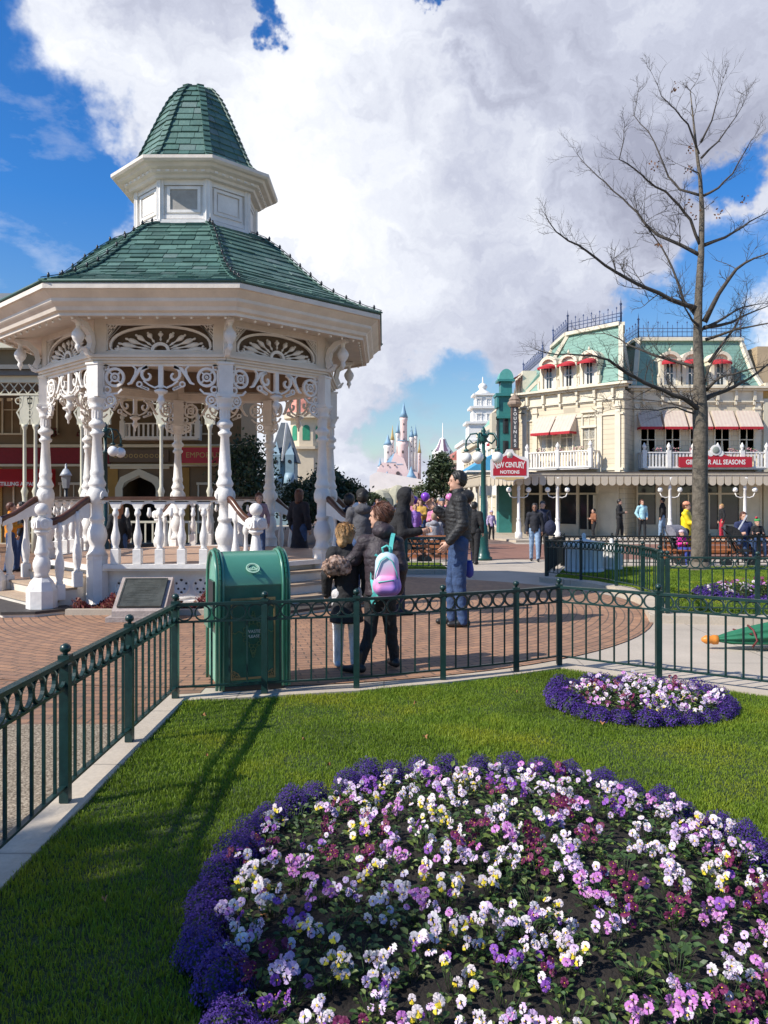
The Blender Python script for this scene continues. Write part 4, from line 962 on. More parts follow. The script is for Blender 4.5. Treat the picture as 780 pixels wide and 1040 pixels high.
def awning(B, M, x, w, z1, z0, d, canv, val, scal=5, name='awning', vh=0.14):
    b = MB(); b.M = M
    n = 12; xs = [x-w/2+w*i/n for i in range(n+1)]
    for i in range(n):
        m = i % 2; b.add([(xs[i],-0.01,z1),(xs[i+1],-0.01,z1),(xs[i+1],-d,z0),(xs[i],-d,z0)], [(3,2,1,0)], m)
    for s in (-1, 1): xx = x+s*w/2; b.add([(xx,-0.01,z1),(xx,-d,z0),(xx,-0.01,z0)], [(0,1,2) if s < 0 else (2,1,0)], 0)
    nn = scal*2
    for i in range(nn):
        a, c = x-w/2+w*i/nn, x-w/2+w*(i+1)/nn; b.add([(a,-d-.003,z0),(c,-d-.003,z0),(c,-d-.003,z0-vh*0.75),((a+c)/2,-d-.003,z0-vh),(a,-d-.003,z0-vh*0.75)], [(4,3,2,1,0)], 2)
    for s in (-1, 1): xx = x+s*w/2; b.add([(xx,-0.01,z0),(xx,-d,z0),(xx,-d,z0-vh*.8),(xx,-0.01,z0-vh*.8)], [(0,1,2,3)], 2)
    return B.part(name, b, [canv, canv if not isinstance(canv, tuple) else canv, val]) if not isinstance(canv, tuple) else B.part(name, b, [canv[0], canv[1], val])
GLASSU = mat('grey_window_glass', (0.12,0.13,0.14), 0.12, 0.3, 2, spec=0.8)
AWC = mat('cream_awning_canvas', (0.66,0.56,0.46), 0.85, 0.08, 5, trans=0.15); AWC2 = mat('pinkish_awning_stripe', (0.62,0.50,0.42), 0.85, 0.08, 5, trans=0.15)
YSID = siding_mat('cream_block_wall', (0.66,0.575,0.42), 0.55, 0.22)
YPL = mat('cream_plaster', (0.69,0.62,0.48), 0.7, 0.12, 2)
MINT = mat('mint_shingle', (0.20,0.42,0.33), 0.6, 0.15, 2, 0.2); MINTR = siding_mat('mint_roof_shingles', (0.19,0.34,0.28), 0.35, 0.16, 0.75)
BSILH = mat('blue_iron_cresting', (0.04,0.07,0.17), 0.4, 0.1, 5)
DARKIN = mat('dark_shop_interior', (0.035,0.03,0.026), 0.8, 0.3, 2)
GZB = -0.26
cb_ = Bld('corner_shop', 'cream corner shop with mint mansard roofs, striped awnings and a scalloped porch at right', 'building', (12.0, 36.0, GZB))
M1 = frame(6.7, 38.5, math.atan2(-4, 3.8)); M2 = frame(11.3, 36.0, 0.0)
L1 = 5.52; L2 = 6.0
# walls
b = MB(); b.M = M1; b.box(0, L1, 0, 0.3, GZB, 6.3); cb_.part('wall', b, YSID)
b = MB(); b.M = M2; b.box(0, L2, 0, 0.3, GZB, 6.3); cb_.part('wall', b, YSID)
b = MB(); b.slab([(10.5,34.5),(10.55,34.5),(11.35,36.0),(11.3,36.0)], GZB, 6.3); b.slab([(10.3,34.72),(10.5,34.5),(11.3,36.0),(11.3,36.4)], GZB, 6.28); cb_.part('wall', b, YSID)
# core volume so that nothing is hollow
b = MB(); b.slab([(7.2,38.6),(10.4,35.0),(11.3,36.35),(17.25,36.35),(17.25,46),(7.2,46)], GZB, 6.5); cb_.part('core', b, YPL)
# cornices and pilasters
def cornice(M, x0, x1, z, d=0.35, mats=YPL, brackets=0):
    b = MB(); b.M = M; b.box(x0, x1, -0.04, 0.1, z-0.75, z-0.70); b.box(x0-.02, x1+.02, -0.10, 0.1, z-0.69, z-0.62)
    b.box(x0, x1, -0.05, 0.1, z-0.61, z-0.18); b.box(x0-d*.5, x1+d*.5, -d*0.6, 0.1, z-0.17, z-0.08); b.box(x0-d, x1+d, -d, 0.1, z-0.07, z+0.03)
    for i in range(brackets):
        x = x0+(x1-x0)*(i+0.5)/brackets; b.box(x-0.06, x+0.06, -d*0.55, -0.04, z-0.60, z-0.18); b.box(x-0.05, x+0.05, -0.13, -0.04, z-0.80, z-0.61)
    return cb_.part('cornice', b, mats)
cornice(M1, 0.0, L1, 6.62, 0.35, YPL, 6); cornice(M2, 0.1, L2, 6.62, 0.35, YPL, 7)
for M, xs in ((M1, (0.25, 0.85, 4.35, 5.25)), (M2, (0.25, 5.75))):
    for x in xs: b = MB(); b.M = M; b.box(x-0.13, x+0.13, -0.07, 0, 2.7, 5.86); b.box(x-0.17, x+0.17, -0.11, 0, 5.6, 5.68); cb_.part('pilaster', b, YPL)
b = MB(); b.M = M1; b.box(0, L1, -0.06, 0, 5.25, 5.33); b.box(0, L1, -0.06, 0, 2.8, 2.9); cb_.part('string_course', b, YPL)
# mansards
def mansard(base, top, z0, z1, nm='mansard_roof'):
    b = MB(); n = len(base)
    for i in range(n):
        j = (i+1) % n
        # slightly concave slope in three steps
        prev = (base[i], base[j], z0)
        for t, u in ((0.33, 0.45), (0.66, 0.78), (1.0, 1.0)):
            a = tuple(base[i][k]+(top[i][k]-base[i][k])*u for k in (0,1)); c = tuple(base[j][k]+(top[j][k]-base[j][k])*u for k in (0,1)); zz = z0+(z1-z0)*t
            b.add([(*prev[0], prev[2]), (*prev[1], prev[2]), (*c, zz), (*a, zz)], [(0,1,2,3)]); prev = (a, c, zz)
    b.add([(*p, z1) for p in top], [tuple(range(n))]); cb_.part(nm, b, MINTR)
    h = MB()
    for i in range(n): h.bar((*base[i], z0+0.02), (base[i][0]+(top[i][0]-base[i][0])*.45, base[i][1]+(top[i][1]-base[i][1])*.45, z0+(z1-z0)*.33), 0.2, 0.16); h.bar((base[i][0]+(top[i][0]-base[i][0])*.45, base[i][1]+(top[i][1]-base[i][1])*.45, z0+(z1-z0)*.33), (*top[i], z1), 0.2, 0.16)
    for i in range(n): j = (i+1) % n; h.bar((*top[i], z1+0.06), (*top[j], z1+0.06), 0.34, 0.16)
    cb_.part('roof_trim', h, YPL)
def crest(pts, z, h, n, parentB, nm='roof_cresting'):
    b = MB()
    for i in range(len(pts)-1):
        a, c = Vector((*pts[i], z)), Vector((*pts[i+1], z)); d = c-a; k = max(2, int(d.length/0.22))
        for zz in (0.06, h*0.45, h*0.72): b.tube([a+Vector((0,0,zz)), c+Vector((0,0,zz))], 0.016, 4)
        for j in range(k+1):
            p = a+d*j/k; hh = h*(1.0 if j % 2 else 1.2); b.tube([p, p+Vector((0,0,hh))], 0.014, 4)
            if j % 2 == 0: b.lathe([(0.0,0),(0.045,0.05),(0,0.12)], (p.x, p.y, p.z+hh-0.06), 5)
        for p in (a, c): b.tube([p, p+Vector((0,0,h*1.35))], 0.035, 6); b.lathe([(0.0,0),(0.07,0.07),(0.02,0.14),(0,0.4)], (p.x, p.y, p.z+h*1.3), 6)
    return parentB.part(nm, b, BSILH)
def W1(s, y): v = M1 @ Vector((s, y, 0)); return (v.x, v.y)
base1 = [W1(0.35,-0.05), W1(5.4,-0.05), (11.55,36.6), (11.0,42.0), (7.0,42.0)]
top1 = [W1(2.0,1.0), W1(4.95,0.75), (11.2,37.2), (10.6,41.0), (8.8,41.0)]
mansard(base1, top1, 6.66, 9.35); crest([top1[4], top1[0], top1[1], top1[2]], 9.5, 0.55, 0, cb_)
base2 = [(11.4,35.95),(17.25,35.95),(17.25,42),(11.4,42)]; top2 = [(11.95,37.0),(16.75,37.0),(16.75,41),(11.95,41)]
mansard(base2, top2, 6.66, 8.95); crest([top2[3], top2[0], top2[1]], 9.1, 0.6, 0, cb_)
# dormers with red half-round awnings
def dormer(M, x, z, w=0.72, h=1.15):
    b = MB(); b.M = M
    b.box(x-w/2-0.1, x-w/2+0.06, -0.12, 0.9, z, z+h); b.box(x+w/2-0.06, x+w/2+0.1, -0.12, 0.9, z, z+h)
    b.box(x-w/2-0.16, x+w/2+0.16, -0.2, 0.9, z-0.08, z)
    b.ry = 0.38; b.ribbon([(x+(w/2+0.06)*math.cos(PI*i/10), z+h-0.04+(w/2+0.0)*math.sin(PI*i/10)) for i in range(11)], 0.15, 1.05)
    b.prism([(x+(w/2)*math.cos(PI*i/10), z+h-0.02+(w/2)*math.sin(PI*i/10)) for i in range(11)], 0.0, 0.8)
    for s in (-1, 1): b.box(x+s*(w/2+0.16)-0.05, x+s*(w/2+0.16)+0.05, -0.16, 0.3, z, z+0.35); b.lathe([(0.05,0),(0.07,0.06),(0.02,0.16),(0,0.25)], (x+s*(w/2+0.16), -0.06, z+0.36), 6)
    b.lathe([(0.05,0),(0.07,0.06),(0.02,0.14),(0,0.2)], (x, -0.06, z+h+w/2+0.05), 6)
    d = cb_.part('dormer', b, YPL); g = MB(); g.M = M; g.box(x-w/2+0.06, x+w/2-0.06, -0.02, 0.01, z, z+h-0.03); gl = g.build('pane', GLASSD, d)
    mb = MB(); mb.M = M; mb.box(x-0.02, x+0.02, -0.05, -0.022, z, z+h-0.04); mb.box(x-w/2+.06, x+w/2-.06, -0.05, -0.022, z+h*.45, z+h*.45+.04)
    mb.box(x-w/2+.07, x-w/2+.22, -0.03, -0.021, z, z+h-.2); mb.box(x+w/2-.22, x+w/2-.07, -0.03, -0.021, z, z+h-.2); mb.build('window_frame', CURTAIN, d)
    a = MB(); a.M = M; vs = []; n = 10
    for i in range(n+1): t = PI*i/n; vs.append((x+(w/2+0.04)*math.cos(t), -0.13, z+h-0.14+0.17*math.sin(t))); 
    for i in range(n+1): t = PI*i/n; vs.append((x+(w/2+0.06)*math.cos(t), -0.13-0.42*math.sin(t)**0.5-0.05, z+h-0.16))
    a.add(vs, [(i+1, i, n+1+i, n+2+i) for i in range(n)]+[], 0, True)
    lo = [(v[0], v[1], v[2]-0.1) for v in vs[n+1:]]; a.add(vs[n+1:]+lo, [(i+1, i, n+1+i, n+2+i) for i in range(n)]); a.build('dormer_awning', REDAWN, d)
for s in (1.65, 2.74, 3.83): dormer(M1, s, 6.72)
for x in (1.75, 2.75, 4.05): dormer(M2, x, 6.72)
# upper windows, awnings
for x in (1.5, 2.62): p = window(cb_, M1, x, 3.75, 0.62, 1.25, YPL, GLASSU, mull=1); curtains(p, M1, x, 3.75, 0.62, 1.25); awning(cb_, M1, x, 1.04, 5.42, 4.62, 0.6, (AWC, AWC2), REDAWN)
YG = mat('amber_stained_glass', (0.62,0.36,0.06), 0.4, 0.15, 3)
p = window(cb_, M1, 3.80, 3.70, 0.62, 1.05, YPL); curtains(p, M1, 3.80, 3.70, 0.62, 1.05); window(cb_, M1, 3.80, 4.82, 0.62, 0.62, YPL, YG, rail=False)
for i in range(5):
    x = 0.75+1.13*i; p = window(cb_, M2, x, 3.55, 0.62, 1.35, YPL, GLASSU, mull=1); curtains(p, M2, x, 3.55, 0.62, 1.35)
    awning(cb_, M2, x, 1.00, 5.56, 4.78, 0.58, (AWC, AWC2), REDAWN)
# balconies
PINKFL = mat('pink_flower_box', (0.45,0.22,0.25), 0.8, 0.6, 14); GRF = mat('window_box_green', (0.06,0.10,0.04), 0.8, 0.4, 14)
def balcony(B, M, x0, x1, z, h, d, n, posts, m=WHITE, flowers=True):
    b = MB(); b.M = M; b.box(x0, x1, -d, 0, z-0.06, z); b.box(x0-.03, x1+.03, -d-0.04, -d+0.06, z+0.002, z+0.07); b.box(x0-.02, x1+.02, -d-0.04, -d+0.05, z+h-0.05, z+h)
    for i in range(n):
        x = x0+(x1-x0)*(i+0.5)/n; b.box(x-0.038, x+0.038, -d-0.012, -d+0.012, z+0.07, z+h-0.05)
    for s in (x0, x1):
        for i in range(3): y = -d*(i+0.5)/3; b.box(s-0.02, s+0.02, y-0.04, y+0.04, z, z+h-0.05)
        b.box(s-.03, s+.03, -d, 0, z+h-0.05, z+h)
    for i in range(posts): x = x0+(x1-x0)*i/(posts-1); b.box(x-0.09, x+0.09, -d-0.07, -d+0.08, z, z+h+0.08); b.lathe([(0.09,0),(0.05,0.05),(0.09,0.1),(0.10,0.18),(0.04,0.28),(0.01,0.34)], (x, -d, z+h+0.08), 8)
    B.part('balcony', b, m)
    if flowers:
        for bx in range(posts*1):
          f = MB(); f.M = M
          for i in range(60):
            x = x0+0.2+(x1-x0-0.4)*(bx+0.25+0.5*random.random())/(posts); y = -d+0.12+random.uniform(-.08,.08); zz = z+h+random.uniform(-0.06, 0.16); s = 0.05
            f.add([(x-s,y,zz),(x,y-s,zz+s*.3),(x+s,y,zz),(x,y+s*.2,zz+s)], [(0,1,2,3)], 0 if random.random() < 0.62 else 1)
          B.part('flower_box', f, [PINKFL, GRF])
balcony(cb_, M1, 0.95, 4.35, 2.92, 0.78, 0.8, 22, 3); balcony(cb_, M2, 0.3, 5.75, 2.90, 0.72, 0.9, 36, 6)
# porch: roof slab, scalloped valance, ceiling, posts
PORCH = [(4.4,46.0),(4.4,36.2),(5.6,33.5),(24.0,33.5)]
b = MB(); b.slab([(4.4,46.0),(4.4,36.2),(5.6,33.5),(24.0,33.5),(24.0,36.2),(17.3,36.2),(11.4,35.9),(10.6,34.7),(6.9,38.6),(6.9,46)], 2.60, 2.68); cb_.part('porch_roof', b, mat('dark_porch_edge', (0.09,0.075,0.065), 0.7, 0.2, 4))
SCAL = mat('cream_valance', (0.52,0.45,0.35), 0.8, 0.06, 4)
b = MB(); c_ = MB()
for i in range(3):
    a, c = Vector((*PORCH[i], 0)), Vector((*PORCH[i+1], 0)); L = (c-a).length; n = round(L/0.33); ang = math.atan2((c-a).y, (c-a).x)
    b.M = Matrix.Translation(a) @ Matrix.Rotation(ang, 4, 'Z'); c_.M = b.M
    for j in range(n):
        x0, x1 = L*j/n+0.02, L*(j+1)/n-0.02; cx = (x0+x1)/2; r = (x1-x0)/2
        b.prism([(x0,2.56),(x0,2.22)]+[(cx-r*math.cos(PI*q/6), 2.22-r*0.85*math.sin(PI*q/6)) for q in range(1,6)]+[(x1,2.22),(x1,2.56)], -0.02, 0.01)
    c_.box(0, L, 0.0, 0.12, 2.45, 2.599); c_.box(0, L, -0.06, 0.02, 2.565, 2.598)
b.M = None; cb_.part('valance', b, SCAL); cb_.part('porch_beam', c_, YPL)
for X in (5.75, 7.4, 12.2, 15.4, 19.0):
    b = MB(); b.lathe([(.16,GZB),(.16,0.1),(.11,.14),(.11,.5),(.09,.54),(.08,.62),(.10,.68),(.07,.72),(.06,1.9),(.09,1.95),(.07,2.0),(.07,2.2),(.14,2.3),(.15,2.45)], (X, 33.62, 0), 10); po = cb_.part('porch_post', b, WHITE)
    for s in (-1, 1):
        l = MB(); l.tube([(X, 33.62, 1.62),(X+s*0.2, 33.62, 1.58),(X+s*0.36, 33.62, 1.64),(X+s*0.42, 33.62, 1.78)], 0.025, 6); la = l.build('lamp_arm', WHITE, po)
        g = MB(); g.sphere((X+s*0.42, 33.62, 1.92), 0.12, 10); g.build('globe', GLOBE, la)
b = MB(); b.M = frame(4.55, 46, -PI/2)
for i in range(4): b.lathe([(.14,GZB),(.14,0.1),(.08,.2),(.06,1.9),(.12,2.4)], (1+2.6*i, 0.15, 0), 8)
cb_.part('porch_post', b, WHITE)
# ground floor: bulkheads, shopfront frames, dark glass
def shopfront(M, x0, x1, bays, B=None, z0=GZB, zt=2.5):
    B = B or cb_
    wdt = (x1-x0)/len(bays)
    for i, kind in enumerate(bays):
        a, c = x0+wdt*i, x0+wdt*(i+1); b = MB(); b.M = M; t = 0.07
        b.box(a, a+t, -0.13, -0.01, z0, zt); b.box(c-t, c, -0.13, -0.01, z0, zt); b.box(a+t, c-t, -0.13, -0.01, 1.72, 1.80); b.box(a+t, c-t, -0.15, -0.01, zt-.08, zt)
        if kind == 'w': b.box(a+t, c-t, -0.14, -0.01, z0, 0.30); b.box(a+t-.01, c-t+.01, -0.18, -0.01, 0.302, 0.36); b.box(a+t+.15, c-t-.15, -0.16, -0.01, z0+.2, 0.15)
        if kind == 'p': b.box(a+t, c-t, -0.10, -0.01, z0, zt)
        p = B.part('shopfront', b, YPL if kind != 'd' else CREAM)
        if kind != 'p':
            g = MB(); g.M = M; lo = 0.37 if kind == 'w' else z0+0.02; g.box(a+t, c-t, -0.05, -0.02, lo, 1.715); g.box(a+t, c-t, -0.05, -0.02, 1.81, zt-.09); g.build('pane', GLASSD, p)
            if kind == 'd': h = MB(); h.M = M; h.box((a+c)/2-.03, (a+c)/2+.03, -0.1, -0.052, z0, 1.71); h.box(a+t, c-t, -0.08, -0.052, z0, z0+.4); h.build('door_frame', CREAM, p)
shopfront(M1, 0.2, 5.3, ['w','w','w','d','p']); shopfront(M2, 0.2, 5.9, ['w','p','d','d','w','p'])
dw = MB(); dw.M = M1; dw.add([(4.25,-0.12,GZB),(4.45,-0.75,GZB),(4.45,-0.75,1.7),(4.25,-0.12,1.7),(4.28,-0.12,GZB),(4.49,-0.75,GZB),(4.49,-0.75,1.7),(4.28,-0.12,1.7)], [(0,1,2,3),(7,6,5,4),(1,5,6,2),(3,2,6,7)]); cb_.part('open_door', dw, CREAM)
# pavement in front
b = MB(); b.slab([(4.2,46),(4.2,36),(5.4,32.2),(30,32.2),(30,36),(17.3,36.2),(11.4,35.9),(10.6,34.6),(6.8,38.5),(6.8,46)], GZB-0.1, GZB+0.10); tag(b.build('pavement', KERB), kind='structure')
# street side wing going back down the street
MS = frame(6.7, 46.5, -PI/2)
b = MB(); b.M = MS; b.box(0, 8.0, 0, 0.3, GZB, 6.3); cb_.part('wall', b, YSID); cornice(MS, 0, 8.0, 6.62, 0.3, YPL, 6)
for x in (1.0, 2.4, 3.8, 5.2, 6.6):
    p = window(cb_, MS, x, 3.7, 0.8, 1.3); awning(cb_, MS, x, 1.15, 5.3, 4.7, 0.7, (AWC, AWC2), REDAWN)
    window(cb_, MS, x, 0.2, 0.9, 1.9)
for x in (5.4, 6.2, 7.0):
    b = MB(); b.M = MS; b.box(x-.28, x+.28, 0.2, 0.9, 6.7, 7.9); d = cb_.part('dormer', b, YPL); a = MB(); a.M = MS; a.add([(x-.4,0.15,7.75),(x+.4,0.15,7.75),(x+.4,-0.4,7.45),(x-.4,-0.4,7.45),(x+.4,-0.4,7.33),(x-.4,-0.4,7.33)], [(3,2,1,0),(5,4,2,3)]); a.build('dormer_awning', REDAWN, d)
b = MB(); b.M = MS; b.add([(0,0.1,6.66),(8,0.1,6.66),(8,1.6,8.6),(0,1.6,8.6),(8,6,6.66),(0,6,6.66),(8,4,8.6),(0,4,8.6)], [(0,1,2,3),(3,2,6,7),(7,6,4,5),(1,4,6,2),(5,0,3,7)]); cb_.part('mansard_roof', b, MINTR)
crest([(8.1,45.8),(8.1,40.2)], 8.62, 0.5, 0, cb_)
# yellow building at the right edge
OCH = mat('ochre_wall', (0.50,0.30,0.085), 0.7, 0.1, 2)
ob = Bld('ochre_shop', 'ochre yellow shop building at the right edge beside the cream corner shop', 'building', (20.5, 36.2, GZB)); M3 = frame(17.32, 36.05)
b = MB(); b.M = M3; b.box(0, 8, 0, 8, GZB, 6.6); ob.part('wall', b, OCH)
b = MB(); b.M = M3; b.box(-0.0, 8.2, -0.3, 0.3, 6.61, 6.8); b.box(0, 8, -0.1, 0, 5.9, 6.1); b.box(0.0,0.25,-.12,0,GZB,5.9); ob.part('cornice', b, CREAM)
b = MB(); b.M = M3; b.box(0, 8.0, 0.5, 7, 6.81, 8.6); ob.part('attic', b, mat('tan_attic', (0.42,0.32,0.2), 0.7, 0.1, 2))
for x in (1.2, 2.8, 4.4): window(ob, M3, x, 3.4, 0.8, 1.5); window(ob, M3, x, 0.2, 0.9, 2.0)
# ---------------------------------------------------------------- signs
def sign_board(name, label, loc, rz=0.0, cat='sign', group=None):
    r = empty(name, loc, rz); tag(r, label, cat, group); return r
sg = sign_board('shop_sign', 'red and white shaped shop sign reading NEW CENTURY on the porch edge', (5.28, 33.1, 2.45))
def P2(pts, k=1.0): return [(x*k, z*k) for x, z in pts]
out_ = [(-.80,.0),(-.80,.72),(-.66,.84),(-.40,.88),(-.20,1.0),(-.12,1.16),(.12,1.16),(.20,1.0),(.40,.88),(.66,.84),(.80,.72),(.80,.0),(.66,-.08),(.30,-.10),(.18,-.18),(-.18,-.18),(-.30,-.10),(-.66,-.08)]
b = MB(); b.prism(out_, -0.02, 0.06); b.build('board', LETTER, sg)
inn = [(-.70,.06),(-.70,.66),(-.42,.76),(-.14,.92),(-.10,.80),(.10,.80),(.14,.92),(.42,.76),(.70,.66),(.70,.06)]
b = MB(); b.prism(inn, -0.032, -0.02); b.build('red_panel', REDSIGN, sg)
b = MB(); b.prism([(-.6,-.005),(-.6,-.07),(-.28,-.085),(-.16,-.15),(.16,-.15),(.28,-.085),(.6,-.07),(.6,-.005)], -0.03, -0.02); b.build('gold_panel', mat('pale_gold', (0.6,0.44,0.2), 0.5, 0.1, 8), sg)
b = MB(); b.sphere((0,-0.03,0.93), 0.12, 10, sy=0.4); b.build('finial_boss', mat('pale_boss', (0.55,0.55,0.45), 0.5, 0.2, 10), sg)
word = 'NEW CENTURY'; xs = [-.60,-.48,-.345,-.24,-.125,-.01,.105,.215,.325,.44,.56]; hz = [.36,.32,.29,0,.27,.26,.26,.27,.29,.32,.36]
for ch, x, h in zip(word, xs, hz):
    if ch == ' ': continue
    o = text_obj('letter', ch, h*1.15, LETTER, sg, (x, -0.034, 0.55-h*0.18+0.0), ext=0.004, sx=0.62, bold=0.008)
text_obj('letter_row', 'NOTIONS', 0.19, LETTER, sg, (0, -0.034, 0.20), ext=0.004, sx=0.95, bold=0.006)
b = MB(); b.bar((0,0.1,0.9),(0.4,0.9,0.9),0.05,0.05); b.build('bracket', BLACKIRON, sg)
gs = sign_board('shop_sign', 'long red shop sign reading GIFTS FOR ALL SEASONS on the white balcony', (14.72, 34.98, 2.93))
b = MB(); b.prism([(-1.62,0),(-1.62,.46),(-.6,.48),(-.25,.62),(.25,.62),(.6,.48),(1.62,.46),(1.62,0)], -0.02, 0.04); b.build('board', REDSIGN, gs)
text_obj('lettering', 'GIFTS FOR ALL SEASONS', 0.30, LETTER, gs, (0, -0.022, 0.22), ext=0.004, sx=0.80, bold=0.006)
b = MB(); b.lathe([(.24,0),(.24,.03),(.17,.04)], (0,-0.02,0.76), 20, 0, False, axis=(0,-1,0)); b.build('medallion', LETTER, gs); b = MB(); b.lathe([(.16,0),(.14,.012),(.04,.02)], (0,-0.062,0.76), 16, 0, True, axis=(0,-1,0)); b.build('medallion_face', mat('grey_green_relief', (0.25,0.28,0.24), 0.6, 0.3, 30), gs)
b = MB()
for s in (-1,1): b.lathe([(.14,0),(.14,.03)], (s*0.22,-0.0,0.62), 12, 0, False, axis=(0,-1,0))
b.build('scroll', LETTER, gs)
# teal tower building with the vertical sign
TEALP = mat('teal_paint', (0.035,0.20,0.19), 0.5, 0.15, 3); TEALR = mat('pale_teal_copper', (0.10,0.36,0.32), 0.5, 0.15, 3)
tt = Bld('teal_turret', 'tall narrow teal turret with curved cap rising beside the cream corner shop', 'turret', (6.35, 43.6, GZB)); tt.off = Vector((-0.22,-4.2,0)); tt.r.scale = (1,1,0.92)
b = MB(); b.box(5.9,6.55,43.2,44.0,GZB,7.2); b.box(5.75,6.65,43.05,44.1,7.2,7.35); b.box(5.80,6.62,43.1,44.05,6.0,6.12); tt.part('shaft', b, TEALP)
b = MB(); b.box(6.02,6.58,43.3,43.95,7.351,8.0); b.box(5.85,6.70,43.15,44.05,8.0,8.12); b.box(5.80,5.9,43.1,44.0,6.6,7.2); tt.part('belfry', b, TEALP)
b = MB(); prr = [(6.28+0.36*math.cos(PI*i/12), 8.13+0.55*math.sin(PI*i/12)+0.0) for i in range(13)]; b.prism(prr[::-1], 43.2, 44.0); b.box(5.98,6.58,43.23,43.97,8.0,8.129); tt.part('cap', b, TEALR)
b = MB(); b.box(5.55,5.75,43.1,44.0,4.4,6.3); b.box(5.6,5.9,43.0,44.1,3.0,3.15); b.box(6.551,6.9,43.3,44.0,GZB,6.0); tt.part('side_pilaster', b, CREAM)
for z in (2.4, 3.9, 5.2):
    b = MB(); b.box(6.1,6.36,43.17,43.199,z,z+0.9); tt.part('pane', b, GLASSD)
sv = sign_board('vertical_sign', 'narrow brown vertical sign reading SOUVENIRS under a small pointed cap', (6.30, 38.0, 3.95))
b = MB(); b.box(-.17,.17,-.14,.14,0,2.0); b.box(-.22,.22,-.18,.18,-.08,-.001); b.build('post_box', mat('brown_sign_post', (0.14,0.075,0.06), 0.6, 0.2, 8), sv)
b = MB(); b.lathe([(.26,2.0),(.34,2.12),(.34,2.2),(.26,2.3),(.28,2.36),(.16,2.5),(.05,2.62),(.03,2.75),(0.0,2.95)], (0,0,0), 8, 0, False); b.build('cap', mat('brown_tan_cap', (0.26,0.19,0.14), 0.6, 0.2, 8), sv)
b = MB(); b.box(-.125,.125,-.15,-.141,.03,1.97); b.build('panel', mat('dark_grey_panel', (0.07,0.075,0.08), 0.5, 0.1, 5), sv)
for i, ch in enumerate('SOUVENIRS'): text_obj('letter', ch, 0.21, LETTER, sv, (0, -0.152, 1.86-0.215*i), ext=0.003, bold=0.006)
b = MB(); b.bar((0.17,0,1.7),(0.5,0.2,1.7),.05,.05); b.build('bracket', BLACKIRON, sv)
# white domed tower building further down
WP = mat('bright_white_paint', (0.78,0.76,0.72), 0.5, 0.05, 2)
wt = Bld('white_tower_building', 'white building with a tiered square clock tower down the right side of the street', 'building', (9.2, 70, GZB))
b = MB(); b.box(7.2,11.6,70,78,GZB,6.4); b.box(7.0,11.8,69.8,78,6.4,6.7); wt.part('wall', b, WP)
b = MB(); b.M = Matrix.Translation((0,0,6.7*(1-.66))) @ Matrix.Diagonal((1,1,.66,1)); b.box(7.55,10.4,70.2,72.8,6.7,8.9); b.box(7.3,10.6,70,73,8.9,9.2); b.box(7.95,9.95,70.4,72.6,9.2,11.0); b.box(7.7,10.2,70.2,72.8,11.0,11.3); b.box(8.25,9.7,70.6,72.4,11.3,12.8); b.box(8.0,9.9,70.4,72.6,12.8,13.05)
b.lathe([(.85,13.05),(.7,13.3),(.4,13.6),(.28,13.8),(.38,14.0),(.42,14.25),(.3,14.5),(.08,14.7),(.05,15.4),(0.0,15.6)], (8.97,71.5,0), 12); wt.part('tower', b, WP)
for zz in (8.45, 9.85):
    for x in (8.5, 9.4): window(wt, frame(0, 70.4+0.2*(zz>9)), x, zz, 0.35, 0.6, WP)
for x in (7.9, 9.3, 10.7): window(wt, frame(0, 70), x, 3.4, 0.8, 1.6, WP); window(wt, frame(0, 70), x, 0.2, 0.8, 1.8, WP)
def house(name, label, X0, X1, Y0, dep, zt, wall, roofc, roofh=1.6, nwin=3, floors=2, awn=None, cat='building', face=0, trim=CREAM, side=None, group=None):
    B = Bld(name, label, cat, ((X0+X1)/2, Y0, GZB), group); b = MB(); b.box(X0,X1,Y0,Y0+dep,GZB,zt); B.part('wall', b, wall)
    b = MB(); b.box(X0-.25,X1+.25,Y0-.3,Y0+dep,zt+0.001,zt+.3); b.box(X0-.02,X1+.02,Y0-.1,Y0+dep,zt*.5,zt*.5+.25); B.part('cornice', b, trim)
    b = MB(); i_ = min(1.0, (X1-X0)*.3); b.add([(X0,Y0,zt+.3),(X1,Y0,zt+.3),(X1,Y0+dep,zt+.3),(X0,Y0+dep,zt+.3),(X0+i_,Y0+i_,zt+.3+roofh),(X1-i_,Y0+i_,zt+.3+roofh),(X1-i_,Y0+dep-i_,zt+.3+roofh),(X0+i_,Y0+dep-i_,zt+.3+roofh)],
        [(0,1,5,4),(1,2,6,5),(2,3,7,6),(3,0,4,7),(4,5,6,7)]); B.part('roof', b, roofc)
    M = frame(X0, Y0); W = X1-X0
    for f in range(floors):
        for i in range(nwin): x = W*(i+.5)/nwin; window(B, M, x, 0.3+f*(zt-0.6)/floors+.4*(f > 0), W/nwin*.45, (zt-1)/floors*.55, trim)
    # street side windows
    if side is not None:
        Ms = frame(X0, Y0+dep, -PI/2) if side < 0 else frame(X1, Y0, PI/2); n = max(2, int(dep/2))
        for f in range(floors):
            for i in range(n):
                x = dep*(i+.5)/n; z = 0.3+f*(zt-0.6)/floors+.4*(f > 0); window(B, Ms, x, z, dep/n*.42, (zt-1)/floors*.55, trim)
                if awn and f == floors-1: awning(B, Ms, x, dep/n*.7, z+(zt-1)/floors*.6, z+(zt-1)/floors*.35, 0.7, awn, awn)
    return B
SLATE = mat('slate_roof', (0.09,0.11,0.13), 0.6, 0.2, 2); REDR = mat('brick_red_roof', (0.36,0.11,0.08), 0.6, 0.2, 2); WALLC = mat('pale_cream_wall', (0.62,0.55,0.44), 0.7, 0.08, 2)
